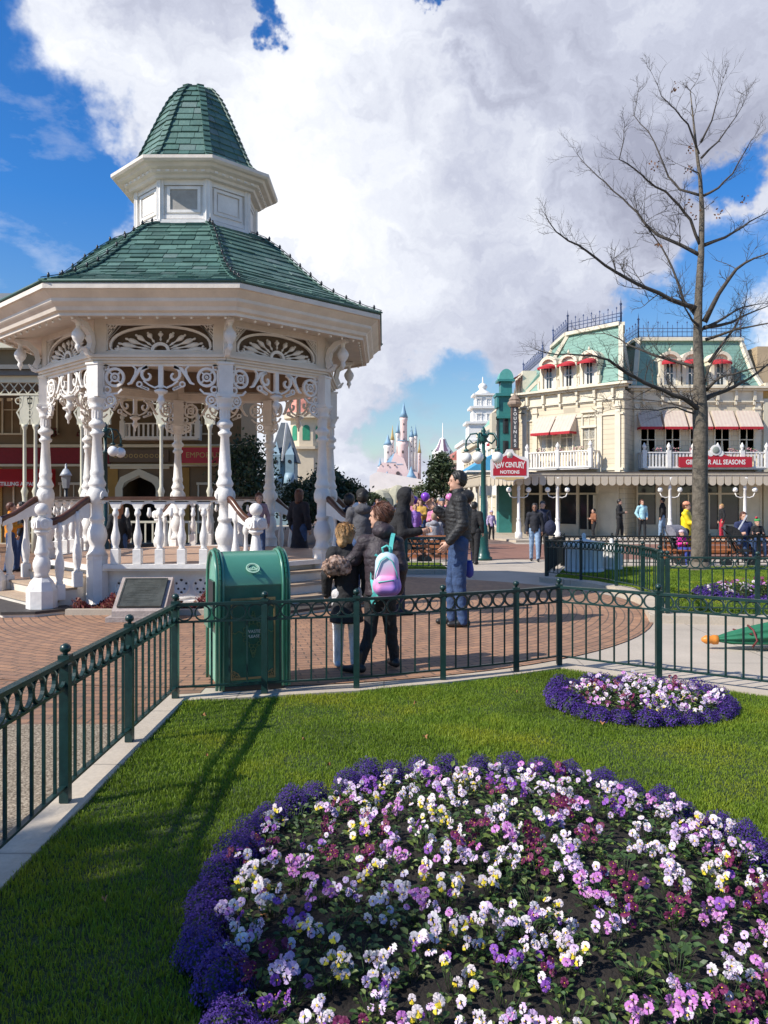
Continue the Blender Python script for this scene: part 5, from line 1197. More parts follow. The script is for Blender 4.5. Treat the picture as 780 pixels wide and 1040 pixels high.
BLUEW = mat('blue_grey_wall', (0.20,0.30,0.36), 0.7, 0.1, 2); PINKW = mat('pale_pink_wall', (0.60,0.45,0.40), 0.7, 0.08, 2); TANW = mat('tan_wall', (0.17,0.115,0.06), 0.7, 0.12, 2)
# right side of the street, receding
house('street_shop', 'white shop front with blue awning behind the globe lamp post', 6.9, 10.5, 48, 9, 5.9, WP, MINT, 1.5, 3, 2, None, side=-1)
BLUEA = mat('sky_blue_canvas', (0.05,0.28,0.50), 0.8, 0.1, 4)
aw = Bld('blue_awning', 'sky blue sloping shop awning in front of the white street shop', 'awning', (5.9, 50, 2.8)); awning(aw, frame(6.85, 57, -PI/2), 4.0, 6.5, 4.3, 3.3, 1.6, BLUEA, WP)
house('street_shop', 'pale cream street shop beyond the white shop on the right side', 6.9, 10.5, 58, 10, 5.4, WALLC, SLATE, 0.8, 3, 2, None, side=-1)
house('street_shop', 'pink walled street shop past the white tower building', 6.6, 11, 79, 12, 5.0, PINKW, REDR, 1.2, 3, 2, None, side=-1)
house('street_shop', 'low white far shop near the conical roof at the end of the street', 6.2, 11, 92, 8, 4.2, WP, SLATE, 0.8, 3, 2, None, side=-1)
KX, KY = 7.65, 102.5
cn = Bld('striped_spire_kiosk', 'small round kiosk under a striped conical roof with spire at the end of the street', 'kiosk', (7.65, 102.5, GZB))
b = MB(); b.lathe([(1.2,GZB),(1.2,7.0),(1.4,7.2),(1.4,7.5)], (KX,KY,0), 12, 0, False); cn.part('drum', b, WP)
b = MB()
for i in range(12):
    a0, a1 = 2*PI*i/12, 2*PI*(i+1)/12
    pr0 = [(1.3,7.51),(0.85,8.1),(0.55,8.7),(0.42,9.1)]
    for j in range(3): b.add([(KX+pr0[j][0]*math.cos(a0),KY+pr0[j][0]*math.sin(a0),pr0[j][1]),(KX+pr0[j][0]*math.cos(a1),KY+pr0[j][0]*math.sin(a1),pr0[j][1]),(KX+pr0[j+1][0]*math.cos(a1),KY+pr0[j+1][0]*math.sin(a1),pr0[j+1][1]),(KX+pr0[j+1][0]*math.cos(a0),KY+pr0[j+1][0]*math.sin(a0),pr0[j+1][1])], [(0,1,2,3)], i % 2)
b.lathe([(.45,9.1),(.35,9.2),(.07,9.4),(.05,11.2),(0,11.3)], (KX,KY,0), 8, 0); cn.part('roof', b, [WP, mat('plum_roof_stripe', (0.16,0.10,0.15), 0.6, 0.1, 3)])
# left side of the street seen through the bandstand
house('street_shop', 'cream and white street shop with wreaths on its tall windows behind the bandstand', -14.5, -8.6, 36, 10, 9.2, WALLC, SLATE, 1.6, 3, 3, None, side=1, trim=WP)
bt = Bld('blue_turret', 'blue grey turret with a steep dark roof behind the bandstand columns', 'turret', (-6.45, 52, GZB))
b = MB(); b.box(-7.6,-5.9,52,54,GZB,3.9); bt.part('wall', b, BLUEW)
b = MB(); b.add([(-7.7,51.8,3.9),(-5.7,51.8,3.9),(-5.7,54.2,3.9),(-7.7,54.2,3.9),(-6.9,52.8,6.6),(-6.5,52.8,6.6),(-6.5,53.2,6.6),(-6.9,53.2,6.6)], [(0,1,5,4),(1,2,6,5),(2,3,7,6),(3,0,4,7),(4,5,6,7)]); bt.part('roof', b, SLATE)
PBLUE = mat('pale_blue_roof', (0.25,0.37,0.45), 0.5, 0.1, 3)
for x in (-7.1, -6.2): b = MB(); b.box(x-.28,x+.28,51.7,52.3,3.0,4.4); b.lathe([(.5,2.3),(.38,2.9),(.3,3.2)], (x,51.8,0), 8, 1); b.lathe([(.12,0),(.12,.02)], (x,51.69,3.95), 10, 2, False, axis=(0,-1,0)); b.lathe([(.42,4.4),(.2,4.8),(0,5.3)], (x,52,0), 4, 1, False, rot=PI/4); bt.part('dormer', b, [BLUEW, PBLUE, GLASSD])
b = MB(); b.bar((-6.7,51.75,4.0),(-6.4,51.85,6.5),.12,.12); bt.part('roof_trim', b, WP)
ct = Bld('cream_tower', 'cream tower with green arched windows and a red patterned roof behind the bandstand', 'tower', (-5.6, 62, GZB))
b = MB(); b.lathe([(1.55,GZB),(1.55,5.3)], (-6.0,62,0), 8, 0, False, rot=PI/8); b.lathe([(1.9,5.3),(1.9,5.5)], (-6.0,62,0), 8, 0, False, rot=PI/8); b.lathe([(1.4,5.5),(1.4,7.7)], (-6.0,62,0), 8, 0, False, rot=PI/8); b.lathe([(1.95,7.7),(1.95,8.1)], (-6.0,62,0), 8, 0, False, rot=PI/8); ct.part('shaft', b, mat('warm_cream_wall', (0.58,0.49,0.36), 0.7, 0.08, 2))
b = MB(); b.lathe([(1.8,8.1),(1.4,9.6),(1.1,11.2),(.7,12.2),(.1,12.6)], (-6.0,62,0), 8, 0, False, rot=PI/8); ct.part('roof', b, mat('salmon_roof', (0.50,0.19,0.14), 0.6, 0.4, 2))
GREENG = mat('green_shade', (0.02,0.22,0.12), 0.6, 0.2, 3)
for a in (-90, -45, -135):
    b = MB(); b.M = Matrix.Translation((-6.0,62,0)) @ Matrix.Rotation(math.radians(a+90), 4, 'Z'); y = -1.4*math.cos(PI/8)-.03; b.prism([(-.28,6.0),(.28,6.0)]+[(.28*math.cos(PI*i/8), 6.9+.28*math.sin(PI*i/8)) for i in range(9)], y, y+.02); ct.part('window', b, GREENG)
# ---------------------------------------------------------------- left tan building with arch and banner
lt = Bld('arcade_building', 'tan brown arcade building in shade with red banner and arched entry behind the bandstand', 'building', (-11, 32, GZB)); ML = frame(-20, 32.0)
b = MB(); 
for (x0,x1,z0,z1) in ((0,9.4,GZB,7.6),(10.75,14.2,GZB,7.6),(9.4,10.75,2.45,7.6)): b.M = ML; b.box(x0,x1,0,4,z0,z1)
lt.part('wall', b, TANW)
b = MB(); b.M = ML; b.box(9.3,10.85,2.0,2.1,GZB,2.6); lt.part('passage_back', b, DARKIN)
b = MB(); b.M = ML; b.box(9.1,9.4,-.08,0,GZB,2.0); b.box(10.75,11.05,-.08,0,GZB,2.0); b.ry = -.03; b.ribbon([(9.25,1.95),(9.4,2.3),(10.07,2.62),(10.75,2.3),(10.9,1.95)], .28, .14); b.box(8.9,11.3,-.1,0,2.75,2.9); b.prism([(9.4,2.0),(9.4,2.46),(10.75,2.46),(10.75,2.0),(10.55,2.2),(10.07,2.42),(9.6,2.2)], 0, .1); lt.part('arch_surround', b, CREAM)
b = MB(); b.M = ML; b.box(0,14.3,-.15,0,3.62,3.74); b.box(0,14.3,-.15,0,2.85,2.94); b.box(0,14.3,-.4,4,7.6,7.8); lt.part('string_course', b, CREAM)
b = MB(); b.M = ML; b.box(0.2,8.9,-.09,-.01,2.96,3.6); lt.part('banner', b, mat('dark_red_banner', (0.20,0.006,0.015), 0.7, 0.15, 8))
for x in (3.0, 4.9, 6.35, 8.1, 12.6): p = window(lt, ML, x, 4.2, 0.7, 1.9, CREAM, mull=1)
for x in (2.9, 6.35, 8.1):
    f = MB(); f.M = ML
    for i in range(120): xx = x+random.uniform(-.45,.45); zz = 4.15+random.uniform(-.1,.22); s = .06; f.add([(xx-s,-.25,zz),(xx,-.3,zz-s),(xx+s,-.25,zz),(xx,-.2,zz+s)], [(0,1,2,3)], random.randrange(2))
    lt.part('flower_box', f, [REDL, GRF])
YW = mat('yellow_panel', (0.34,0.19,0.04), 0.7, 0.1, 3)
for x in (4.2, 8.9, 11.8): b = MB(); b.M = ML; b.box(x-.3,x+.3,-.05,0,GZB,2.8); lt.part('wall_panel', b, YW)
for x in (2.4, 5.5, 7.4, 13.0): window(lt, ML, x, 0.2, 1.0, 1.9, CREAM)
balcony(lt, ML, 9.6, 12.6, 3.95, 0.6, 0.7, 16, 2, WP, False)
b = MB(); b.M = ML; b.add([(0,-.3,7.81),(14.3,-.3,7.81),(14.3,1.2,10.2),(0,1.2,10.2),(14.3,4,7.81),(0,4,7.81)], [(0,1,2,3),(3,2,4,5)]); lt.part('roof', b, SLATE)
for x in (1.5, 4.0, 6.5): b = MB(); b.M = ML; b.box(x-.45,x-.3,-.25,1,7.8,9.4); b.box(x+.3,x+.45,-.25,1,7.8,9.4); b.box(x-.5,x+.5,-.3,1,9.4,9.6); d = lt.part('dormer', b, WP); g = MB(); g.M = ML; g.box(x-.3,x+.3,-.1,.9,7.8,9.4); g.build('pane', GLASSD, d)
la_ = Bld('red_awning', 'bright red shop awning with white lettering under the arcade banner at left', 'awning', (-14.3, 31.2, 2.3)); awning(la_, frame(-17.2, 31.9), 1.9, 4.0, 2.75, 2.25, 0.9, mat('bright_red_canvas', (0.60,0.02,0.02), 0.8, 0.05, 4), mat('bright_red_valance', (0.55,0.02,0.02), 0.8, 0.05, 4), vh=0.26)
text_obj('lettering', 'DISTILLING APPARATUS', 0.20, LETTER, la_.r, (0.0, -0.225, -0.18), ext=0.003, sx=1.0, bold=0.006)
gsn = sign_board('hanging_sign', 'long brown fascia sign with gold ornament above the arched entry', (-9.9, 31.85, 3.02)); b = MB(); b.box(-1.2,1.2,-.05,.05,0,.5); b.build('board', mat('brown_fascia', (0.12,0.08,0.05), 0.6, 0.1, 4), gsn); b = MB(); b.ry = -.055; [b.ring(-.95+.21*i, .25, .07, .025, .01, 8) for i in range(10)]; b.build('gold_scrollwork', GOLD, gsn)
rs = sign_board('hanging_sign', 'red sign with gold edge right of the arched entry seen through the bandstand', (-7.1, 31.2, 2.95)); b = MB(); b.box(-.9,.9,-.05,.05,0,.62); b.build('board', REDSIGN, rs); b = MB(); b.box(-.95,.95,-.06,.06,.622,.68); b.box(-.95,.95,-.06,.06,-.06,-.002); b.build('edge', GOLD, rs); text_obj('lettering', 'EMPORIUM', .3, GOLD, rs, (0,-.055,.31), ext=.003)
# cream porch in front of it
po_ = Bld('porch', 'cream Victorian porch with thin paired posts and lattice brackets at left', 'porch', (-10.5, 26, GZB)); MP = frame(-20, 26.0)
b = MB(); b.M = MP; b.box(0,14.6,-.35,5.8,5.78,5.92); b.box(0,14.5,-.22,5.8,5.6,5.77); lt_ = b; po_.part('roof', b, mat('dark_lead_edge', (0.12,0.12,0.115), 0.6, 0.1, 4))
b = MB(); b.M = MP; b.box(0,14.4,-.05,.12,5.38,5.6); b.box(0,14.4,-.04,.08,4.96,5.02); b.ry = 0.0
for i in range(48): x = .15+.3*i; b.ribbon([(x,5.02),(x+.28,5.38)], .03, .03); b.ribbon([(x+.28,5.02),(x,5.38)], .03, .03)
PX = [-17.0,-16.6,-14.4,-14.0,-11.86,-11.5,-9.97,-9.2,-7.35,-5.75]
for X in PX:
    x = X+20
    for s in (-1,1): b.ribbon([(x+s*.05,4.96),(x+s*.1,4.6),(x+s*.25,4.4),(x+s*.06,4.0)], .05, .05); b.ring(x+s*.2,4.78,.1,.03,.04,10)
    b.box(x-.16,x+.16,-.02,.1,4.0,4.96)
po_.part('lattice_frieze', b, mat('sage_cream_paint', (0.58,0.55,0.42), 0.6, 0.08, 4))
for X in PX:
    b = MB(); b.lathe([(.13,GZB),(.13,.9),(.10,1.0),(.12,1.1),(.12,1.35),(.07,1.5),(.09,1.7),(.12,1.8),(.06,1.95),(.055,3.8),(.09,3.9),(.11,4.0)], (X,26,0), 10); po_.part('post', b, mat('sage_cream_paint', (0.58,0.55,0.42)))
b = MB(); b.M = MP
for i in range(60): b.box(.1+.24*i,.15+.24*i,-.02,.02,.1,.75)
b.box(0,14.4,-.03,.03,.75,.82); po_.part('railing', b, mat('sage_cream_paint', (0.58,0.55,0.42)))
# ---------------------------------------------------------------- distant generic castle
ca = Bld('castle', 'distant pale pink fantasy castle with blue pointed roofs at the end of the street', 'castle', (4.0, 180, GZB))
CP = mat('castle_pink', (0.78,0.58,0.54), 0.8, 0.08, 0.5); CPL = mat('castle_pale', (0.80,0.72,0.67), 0.8, 0.08, 0.5); CBL = mat('castle_blue_roof', (0.20,0.34,0.46), 0.6, 0.1, 0.5); CGD = mat('castle_gold', (0.5,0.36,0.14), 0.5, 0.1, 1); CDK = mat('castle_dark_window', (0.08,0.06,0.06), 0.7, 0.1, 1)
def CX(px): return (px-390)/800*180
def CZ(py): return 1.6+(505-py)/800*180
def tower(px, w, y0, y1, yr, wm, rm=CBL, dY=0.0, flare=1.15):
    X = CX(px); R = w/2/800*180; z0, z1, zr = CZ(y0), CZ(y1), CZ(yr); b = MB(); b.lathe([(R,z0),(R,z1-R*1.2),(R*flare,z1-R*.8),(R*flare,z1)], (X,180+dY,0), 14); t = ca.part('tower', b, wm)
    b = MB(); b.lathe([(R*flare*1.12,z1),(R*.75,z1+(zr-z1)*.3),(R*.3,z1+(zr-z1)*.7),(.03,zr)], (X,180+dY,0), 14); r = b.build('roof', rm, t)
    g = MB()
    for i in range(3): zz = z1-R*1.8-i*R*2.2; g.box(X-R*.18, X+R*.18, 180+dY-R-.06, 180+dY-R*.8, zz-R*.5, zz) if zz > z0+1 else None
    g.build('window', CDK, t) if g.v else None
for a in ((410,7.0,500,424,408,CP), (409,11,500,448,446,CP), (394,7.5,500,452,441,CPL), (398.6,3.5,470,447,432,CPL,CGD), (418,4.5,500,444,433,CPL), (422,3.5,500,443,431,CPL), (426,3.2,500,460,446,CP,CGD), (393,8,500,490,479,CPL,CBL,-4), (417,9,500,486,474,CPL,CBL,-4), (386,4,500,474,465,CP), (404,4,470,440,428,CPL)): tower(*a)
b = MB(); b.prism([(CX(383),GZB),(CX(383),CZ(478)),(CX(388),CZ(470)),(CX(397),CZ(470)),(CX(401),CZ(460)),(CX(410),CZ(466)),(CX(414),CZ(478)),(CX(424),CZ(480)),(CX(424),GZB)][::-1], 178, 186); ca.part('keep_wall', b, CP)
b = MB(); b.prism([(CX(376),GZB),(CX(376),CZ(484)),(CX(384),CZ(480)),(CX(428),CZ(488)),(CX(428),GZB)][::-1], 172, 176); ca.part('curtain_wall', b, CPL)
b = MB(); b.add([(CX(392),177.9,CZ(470)),(CX(402),177.9,CZ(470)),(CX(401),180,CZ(459)),(CX(397),180,CZ(464))], [(0,1,2,3)]); b.add([(CX(402),177.9,CZ(472)),(CX(409),177.9,CZ(472)),(CX(406),180,CZ(459))], [(0,1,2)]); ca.part('gable_roof', b, CBL)
for px, py, r in ((404,481,2.0),(394,473,.9),(401,473,.9),(387,472,.7)):
    b = MB(); b.lathe([(r/800*180,0),(r/800*180,.1)], (CX(px),177.85,CZ(py)), 12, 0, False, axis=(0,-1,0), sy=1.0); ca.part('window', b, CDK)
ro = Bld('rock_outcrop', 'pale rocky mound left of the distant castle', 'rock', (-3, 172, GZB)); b = MB()
for i in range(9): x = -7+i*1.25; k_ = random.uniform(.5,.9); b.lathe([(2.4,GZB),(2.1,1.0*k_+i*.15),(1.5,2.0*k_+i*.22),(.7,2.5*k_+i*.26),(.1,2.7*k_+i*.27)], (x,172+random.uniform(-1,1),0), 9, 0, False, rot=i*1.7, sx=1.3)
ro.part('rock', b, mat('pale_rock', (0.36,0.34,0.25), 0.9, 0.2, .6))
# ================================================================ PEOPLE (implicit surfaces, one continuous body mesh each)
def surfnet(f, lo, hi, h):
    ax = [np.arange(lo[i], hi[i]+h, h) for i in range(3)]; X, Y, Z = np.meshgrid(*ax, indexing='ij'); v = f(X, Y, Z); s = v < 0
    n = [a-1 for a in v.shape]
    def sl(a, o): return a[o[0]:o[0]+n[0], o[1]:o[1]+n[1], o[2]:o[2]+n[2]]
    cs = [(i, j, k) for i in (0,1) for j in (0,1) for k in (0,1)]; cnt = sum(sl(s, o).astype(np.int8) for o in cs); mask = (cnt > 0) & (cnt < 8)
    idx = -np.ones(mask.shape, int); N = int(mask.sum()); idx[mask] = np.arange(N); pos = np.zeros((N, 3)); num = np.zeros(N)
    for a in cs:
        for d in range(3):
            if a[d]: continue
            b = list(a); b[d] = 1; va = sl(v, a)[mask]; vb = sl(v, b)[mask]; cr = (va < 0) != (vb < 0)
            t = np.where(cr, va/np.where(cr, va-vb, 1), 0); p = np.tile(np.array(a, float), (N, 1)); p[:, d] += t; pos += p*cr[:, None]; num += cr
    pos /= num[:, None]; ijk = np.argwhere(mask); V = (ijk+pos)*h+np.array(lo)[None, :]
    F = []
    for d in range(3):
        e = [(1,2),(2,0),(0,1)][d]; a = [slice(1, n[i]) for i in range(3)]; a[d] = slice(0, n[d]); a2 = list(a); a2[d] = slice(1, n[d]+1)
        s0 = s[tuple(a)]; s1 = s[tuple(a2)]; cr = np.argwhere(s0 != s1)
        if len(cr) == 0: continue
        base = cr.copy()
        for i in range(3):
            if i != d: base[:, i] += 1
        sg = s0[tuple(cr.T)]; q = []
        for u, w in ((-1,-1),(0,-1),(0,0),(-1,0)):
            c = base.copy(); c[:, e[0]] += u; c[:, e[1]] += w; q.append(idx[tuple(c.T)])
        q = np.stack(q, 1); q = np.where(sg[:, None], q, q[:, ::-1]); F.append(q)
    F = np.concatenate(F) if F else np.zeros((0,4), int); F = F[(F >= 0).all(1)]
    return [tuple(p) for p in V], [tuple(int(i) for i in f) for f in F]
def cone(a, b, r1, r2, flat=None):
    a = np.array(a, float); b = np.array(b, float); ba = b-a; L2 = max(1e-9, float(ba @ ba))
    def f(X, Y, Z):
        px, py, pz = X-a[0], Y-a[1], Z-a[2]; t = np.clip((px*ba[0]+py*ba[1]+pz*ba[2])/L2, 0, 1)
        return np.sqrt((px-t*ba[0])**2+(py-t*ba[1])**2+(pz-t*ba[2])**2)-(r1+(r2-r1)*t)
    f.bb = (np.minimum(a, b)-max(r1, r2), np.maximum(a, b)+max(r1, r2)); return f
def ell(c, r, rz=0.0):
    c = np.array(c, float); cs, sn = math.cos(rz), math.sin(rz); m = min(r)
    def f(X, Y, Z):
        x, y, z = X-c[0], Y-c[1], Z-c[2]; u = (x*cs+y*sn)/r[0]; v = (-x*sn+y*cs)/r[1]; w = z/r[2]; k = np.sqrt(u*u+v*v+w*w); return (k-1)*m*(0.6+0.4*1)
    R = max(r); f.bb = (c-R, c+R); return f
def smin(fs, k):
    def f(X, Y, Z):
        d = fs[0](X, Y, Z)
        for g in fs[1:]:
            e = g(X, Y, Z); h = np.clip(0.5+0.5*(e-d)/k, 0, 1); d = e*(1-h)+d*h-k*h*(1-h)
        return d
    f.bb = (np.min([g.bb[0] for g in fs], 0), np.max([g.bb[1] for g in fs], 0)); return f
def mod(f, g):
    def h(X, Y, Z): return g(f(X, Y, Z), X, Y, Z)
    h.bb = f.bb; return h
def sdf_mesh(mb, f, h, m=0, pad=0.03, clip=None):
    lo, hi = f.bb[0]-pad, f.bb[1]+pad
    if clip is not None:
        lo = np.maximum(lo, clip[0]-2*h); hi = np.minimum(hi, clip[1]+2*h); f0 = f
        f = lambda X, Y, Z: np.maximum(f0(X, Y, Z), np.maximum.reduce([clip[0][0]-X, X-clip[1][0], clip[0][1]-Y, Y-clip[1][1], clip[0][2]-Z, Z-clip[1][2]]))
    V, F = surfnet(f, lo, hi, h); mb.add(V, F, m, True)
SKIN = mat('skin', (0.52,0.30,0.21), 0.55, 0.05, 8); SKIN2 = mat('darker_skin', (0.20,0.10,0.065), 0.55, 0.05, 8); LIP = mat('lips', (0.38,0.15,0.13), 0.5, 0.05, 8); EYEM = mat('eye_dark', (0.02,0.015,0.012), 0.2, 0, 1)
HAIRB = mat('black_hair', (0.012,0.010,0.009), 0.5, 0.3, 30); HAIRBR = mat('brown_hair', (0.10,0.035,0.018), 0.5, 0.3, 30); HAIRBL = mat('blonde_hair', (0.38,0.22,0.09), 0.5, 0.3, 30)
SHOE = mat('black_shoe', (0.015,0.014,0.014), 0.45, 0.1, 10)
def cloth(name, col, rough=0.85): return mat(name, col, rough, 0.22, 14, 0.7, bscale=16, bdist=1.6)
DEN = cloth('blue_denim', (0.032,0.065,0.150)); DENL = cloth('light_denim', (0.22,0.32,0.46)); BLK = cloth('black_cloth', (0.012,0.012,0.014)); PUFF = mat('black_puffer', (0.012,0.012,0.013), 0.6, 0.2, 14, 0.6, bscale=22, bdist=1.5)
def V3(*a): return np.array(a, float)
def stand(H=1.7, f=0.0, step=0.12, arms='down', seat=False, bend=0.0, headturn=0.0, width=1.0, sway=0.0):
    """joint table; f = facing angle (0 = +x). forward/left axes in the ground plane"""
    s = H/1.75; F = V3(math.cos(f), math.sin(f), 0); L = V3(-math.sin(f), math.cos(f), 0); Z = V3(0,0,1); J = {}
    hip = 0.93*s if not seat else 0.50
    up = Z*math.cos(bend)+F*math.sin(bend)
    P0 = Z*hip; J['pel'] = P0; J['chest'] = P0+up*0.36*s; J['neck'] = P0+up*0.53*s; J['head'] = P0+up*0.55*s+Z*0.145*s+F*(0.015+0.05*math.sin(bend)); J['hf'] = f+headturn; J['F'] = F; J['L'] = L; J['s'] = s
    for q, sg in (('l', 1), ('r', -1)):
        sh = P0+up*0.485*s+L*sg*0.165*s*width; J['sh'+q] = sh; st = step*s*sg
        if seat:
            J['hip'+q] = P0+L*sg*0.09*s; J['kn'+q] = P0+L*sg*0.11*s+F*0.42*s; J['an'+q] = J['kn'+q]-Z*(0.40)+F*0.05
        else:
            J['hip'+q] = P0+L*sg*0.085*s; a = L*sg*0.10*s+F*st+Z*0.075*s; J['an'+q] = a; J['kn'+q] = (J['hip'+q]+a)/2+F*(0.03+0.04*abs(st))+Z*0.02
        if arms == 'down' or (arms == 'one' and sg > 0): J['el'+q] = sh+V3(0,0,-0.27*s)+L*sg*0.06-F*0.03; J['wr'+q] = J['el'+q]+V3(0,0,-0.235*s)+F*0.07
        elif arms == 'pocket': J['el'+q] = sh+V3(0,0,-0.27*s)+L*sg*0.08-F*0.06; J['wr'+q] = J['el'+q]+V3(0,0,-0.18*s)+F*0.13-L*sg*0.05
        elif arms == 'front' or arms == 'one': J['el'+q] = sh+V3(0,0,-0.27*s)+L*sg*0.05+F*0.03; J['wr'+q] = J['el'+q]+V3(0,0,0.03)+F*0.22*s-L*sg*0.06
        elif arms == 'push': J['el'+q] = sh+V3(0,0,-0.24*s)+F*0.12; J['wr'+q] = J['el'+q]+F*0.22*s-Z*0.04
    return J
def hand(mb, w, d, nrm, s, m, res):
    """palm and five bent fingers; d = direction of the hand, nrm = palm normal"""
    d = d/np.linalg.norm(d); nrm = nrm-d*(nrm @ d); nrm = nrm/np.linalg.norm(nrm); t = np.cross(d, nrm); parts = [cone(w-d*0.02*s, w+d*0.035*s, 0.024*s, 0.030*s)]
    p0 = w+d*0.075*s; parts.append(cone(w+d*0.02*s-t*0.018*s, p0-t*0.022*s, 0.016*s, 0.013*s)); parts.append(cone(w+d*0.02*s+t*0.018*s, p0+t*0.022*s, 0.016*s, 0.013*s)); parts.append(cone(w+d*0.02*s, p0, 0.017*s, 0.014*s))
    pf = smin(parts, 0.012*s); fs = [pf]
    for i, L in enumerate((0.030, 0.036, 0.033, 0.026)):
        b = p0+t*(-0.030+0.020*i)*s; c = b+d*L*s+nrm*0.006*s; e = c+(d*0.75+nrm*0.65)*0.024*s; g = e+(d*0.35+nrm*0.95)*0.018*s
        fs += [cone(b, c, 0.0090*s, 0.0085*s), cone(c, e, 0.0085*s, 0.008*s), cone(e, g, 0.008*s, 0.007*s)]
    b = w+d*0.02*s-t*0.024*s; c = b+(d*0.6-t*0.6+nrm*0.5)*0.04*s; e = c+(d*0.9+nrm*0.3)*0.028*s; fs += [cone(b, c, 0.013*s, 0.010*s), cone(c, e, 0.010*s, 0.008*s)]
    sdf_mesh(mb, smin(fs, 0.003*s), res, m, 0.015)
def person(label, loc, J, cfg, group=None):
    s = J['s']; hf = J['hf']; HF = V3(math.cos(hf), math.sin(hf), 0); HL = V3(-math.sin(hf), math.cos(hf), 0); F, L = J['F'], J['L']; res = cfg.get('res', 0.022); near = cfg.get('near', False); sk = cfg.get('skin', SKIN)
    mb = MB(); hd = J['head']; w = cfg.get('w', 1.0)
    # body: torso, limbs, neck as one skin; the head is blended on at a finer grid
    b = [cone(J['pel'], J['chest'], 0.105*s*w, 0.115*s*w), cone(J['shl'], J['shr'], 0.052*s, 0.052*s), cone(J['chest'], J['neck'], 0.105*s*w, 0.05*s)]
    for q in 'lr':
        b += [cone(J['sh'+q], J['el'+q], 0.048*s, 0.038*s), cone(J['el'+q], J['wr'+q], 0.038*s, 0.026*s), cone(J['hip'+q], J['kn'+q], 0.080*s, 0.052*s), cone(J['kn'+q], J['an'+q], 0.052*s, 0.036*s)]
    sdf_mesh(mb, smin(b, 0.03*s), max(res, 0.02), 0)
    hs = cfg.get('hs', 1.0)*(0.55*s+0.45 if s < 1 else 1.0)
    def hp(f_, l_, u_): return hd+HF*f_*hs+HL*l_*hs+V3(0,0,u_)*hs
    h = [ell(hp(-0.012,0,0.03), (0.098*hs,0.076*hs,0.094*hs), hf), ell(hp(0.018,0,-0.045), (0.068*hs,0.056*hs,0.070*hs), hf), cone(hp(-0.015,0,-0.06), (J['neck']-V3(0,0,0.02)), 0.052*s, 0.058*s)]
    hr = cfg.get('hres', 0.009 if near else 0.016)
    if hr < 0.02:
        h += [cone(hp(0.080,0,0.015), hp(0.104,0,-0.020), 0.008*hs, 0.014*hs), cone(hp(0.072,0,-0.095), hp(0.078,0,-0.10), 0.018*hs, 0.016*hs), cone(hp(0.080,-0.03,0.032), hp(0.080,0.03,0.032), 0.012*hs, 0.012*hs), cone(hp(0.078,-0.016,-0.052), hp(0.078,0.016,-0.052), 0.012*hs, 0.012*hs)]
        for e in (1, -1): h.append(ell(hp(-0.008, e*0.076, 0.0), (0.018*hs, 0.009*hs, 0.03*hs), hf))
    sdf_mesh(mb, smin(h, 0.018*hs), hr, 0, 0.02)
    for e in (1, -1): p = hp(0.076, e*0.030, 0.010); mb.sphere(tuple(p), 0.0085*hs, 8, 1)
    if hr < 0.02: p = hp(0.089, 0, -0.052); mb.lathe([(0.02*hs,-0.002),(0.02*hs,0.002)], tuple(p), 8, 2, False, sx=0.35, sy=1.0)
    for q in 'lr':
        if q in cfg.get('nohand', ''): continue
        d = J['wr'+q]-J['el'+q]; sg = 1 if q == 'l' else -1
        if near or res <= 0.026: hand(mb, J['wr'+q]+d/np.linalg.norm(d)*0.01, d, -L*sg+F*0.3, s*1.0, 0, 0.0065 if near else 0.009)
        else: hand(mb, J['wr'+q], d, -L*sg+F*0.3, s*1.1, 0, 0.012)
    if cfg.get('noroot'): pass
    o = mb.build('person', [sk, EYEM, LIP]); o.location = loc; tag(o, label, 'person', group)
    # clothes
    def piece(name, f, m, h=res, clip=None, pad=0.03):
        q = MB(); sdf_mesh(q, f, h, 0, pad, clip)
        return q.build(name, m, o) if q.v else None
    BIG = 9
    jt = cfg.get('jt', 0.03); hem = J['pel'][2]+cfg.get('hem', -0.06)*s
    tor = [cone(J['pel']-V3(0,0,0.10*s if hem < J['pel'][2]-0.05*s else 0.0), J['pel'], (0.115*w+jt)*s*cfg.get('flare', 1.0), (0.11*w+jt)*s), cone(J['pel'], J['chest'], (0.108*w+jt)*s, (0.118*w+jt)*s), cone(J['shl'], J['shr'], (0.058+jt*0.8)*s, (0.058+jt*0.8)*s), cone(J['chest'], J['neck'], (0.105*w+jt)*s, (0.055+jt*0.6)*s)]
    if hem < J['pel'][2]-0.12*s: tor[0] = cone(V3(J['pel'][0], J['pel'][1], hem), J['pel'], (0.13*w+jt)*s*cfg.get('flare', 1.0), (0.11*w+jt)*s)
    arms = []
    for q in 'lr': arms += [cone(J['sh'+q], J['el'+q], (0.052+jt*0.8)*s, (0.045+jt*0.8)*s), cone(J['el'+q], J['wr'+q]-(J['wr'+q]-J['el'+q])*0.04, (0.045+jt*0.8)*s, (0.034+jt*0.6)*s)]
    t0 = smin(tor, 0.03*s); a0 = smin(arms, 0.02*s); pq = cfg.get('quilt')
    tf = mod(t0, lambda d, X, Y, Z: np.maximum(d, hem-Z))
    j0 = smin([tf, a0], 0.02*s)
    if pq: jacket = mod(j0, lambda d, X, Y, Z: d+0.0065*s*(1-np.abs(np.sin((Z+0.12*np.abs(X*L[0]+Y*L[1]))*PI/pq)))**2)
    else: jacket = mod(j0, lambda d, X, Y, Z: d+0.006*s*np.sin(Z*31+X*17+Y*11)*np.sin(X*23-Y*19+Z*9))
    piece('jacket', jacket, cfg.get('jacket', PUFF), cfg.get('jres', res))
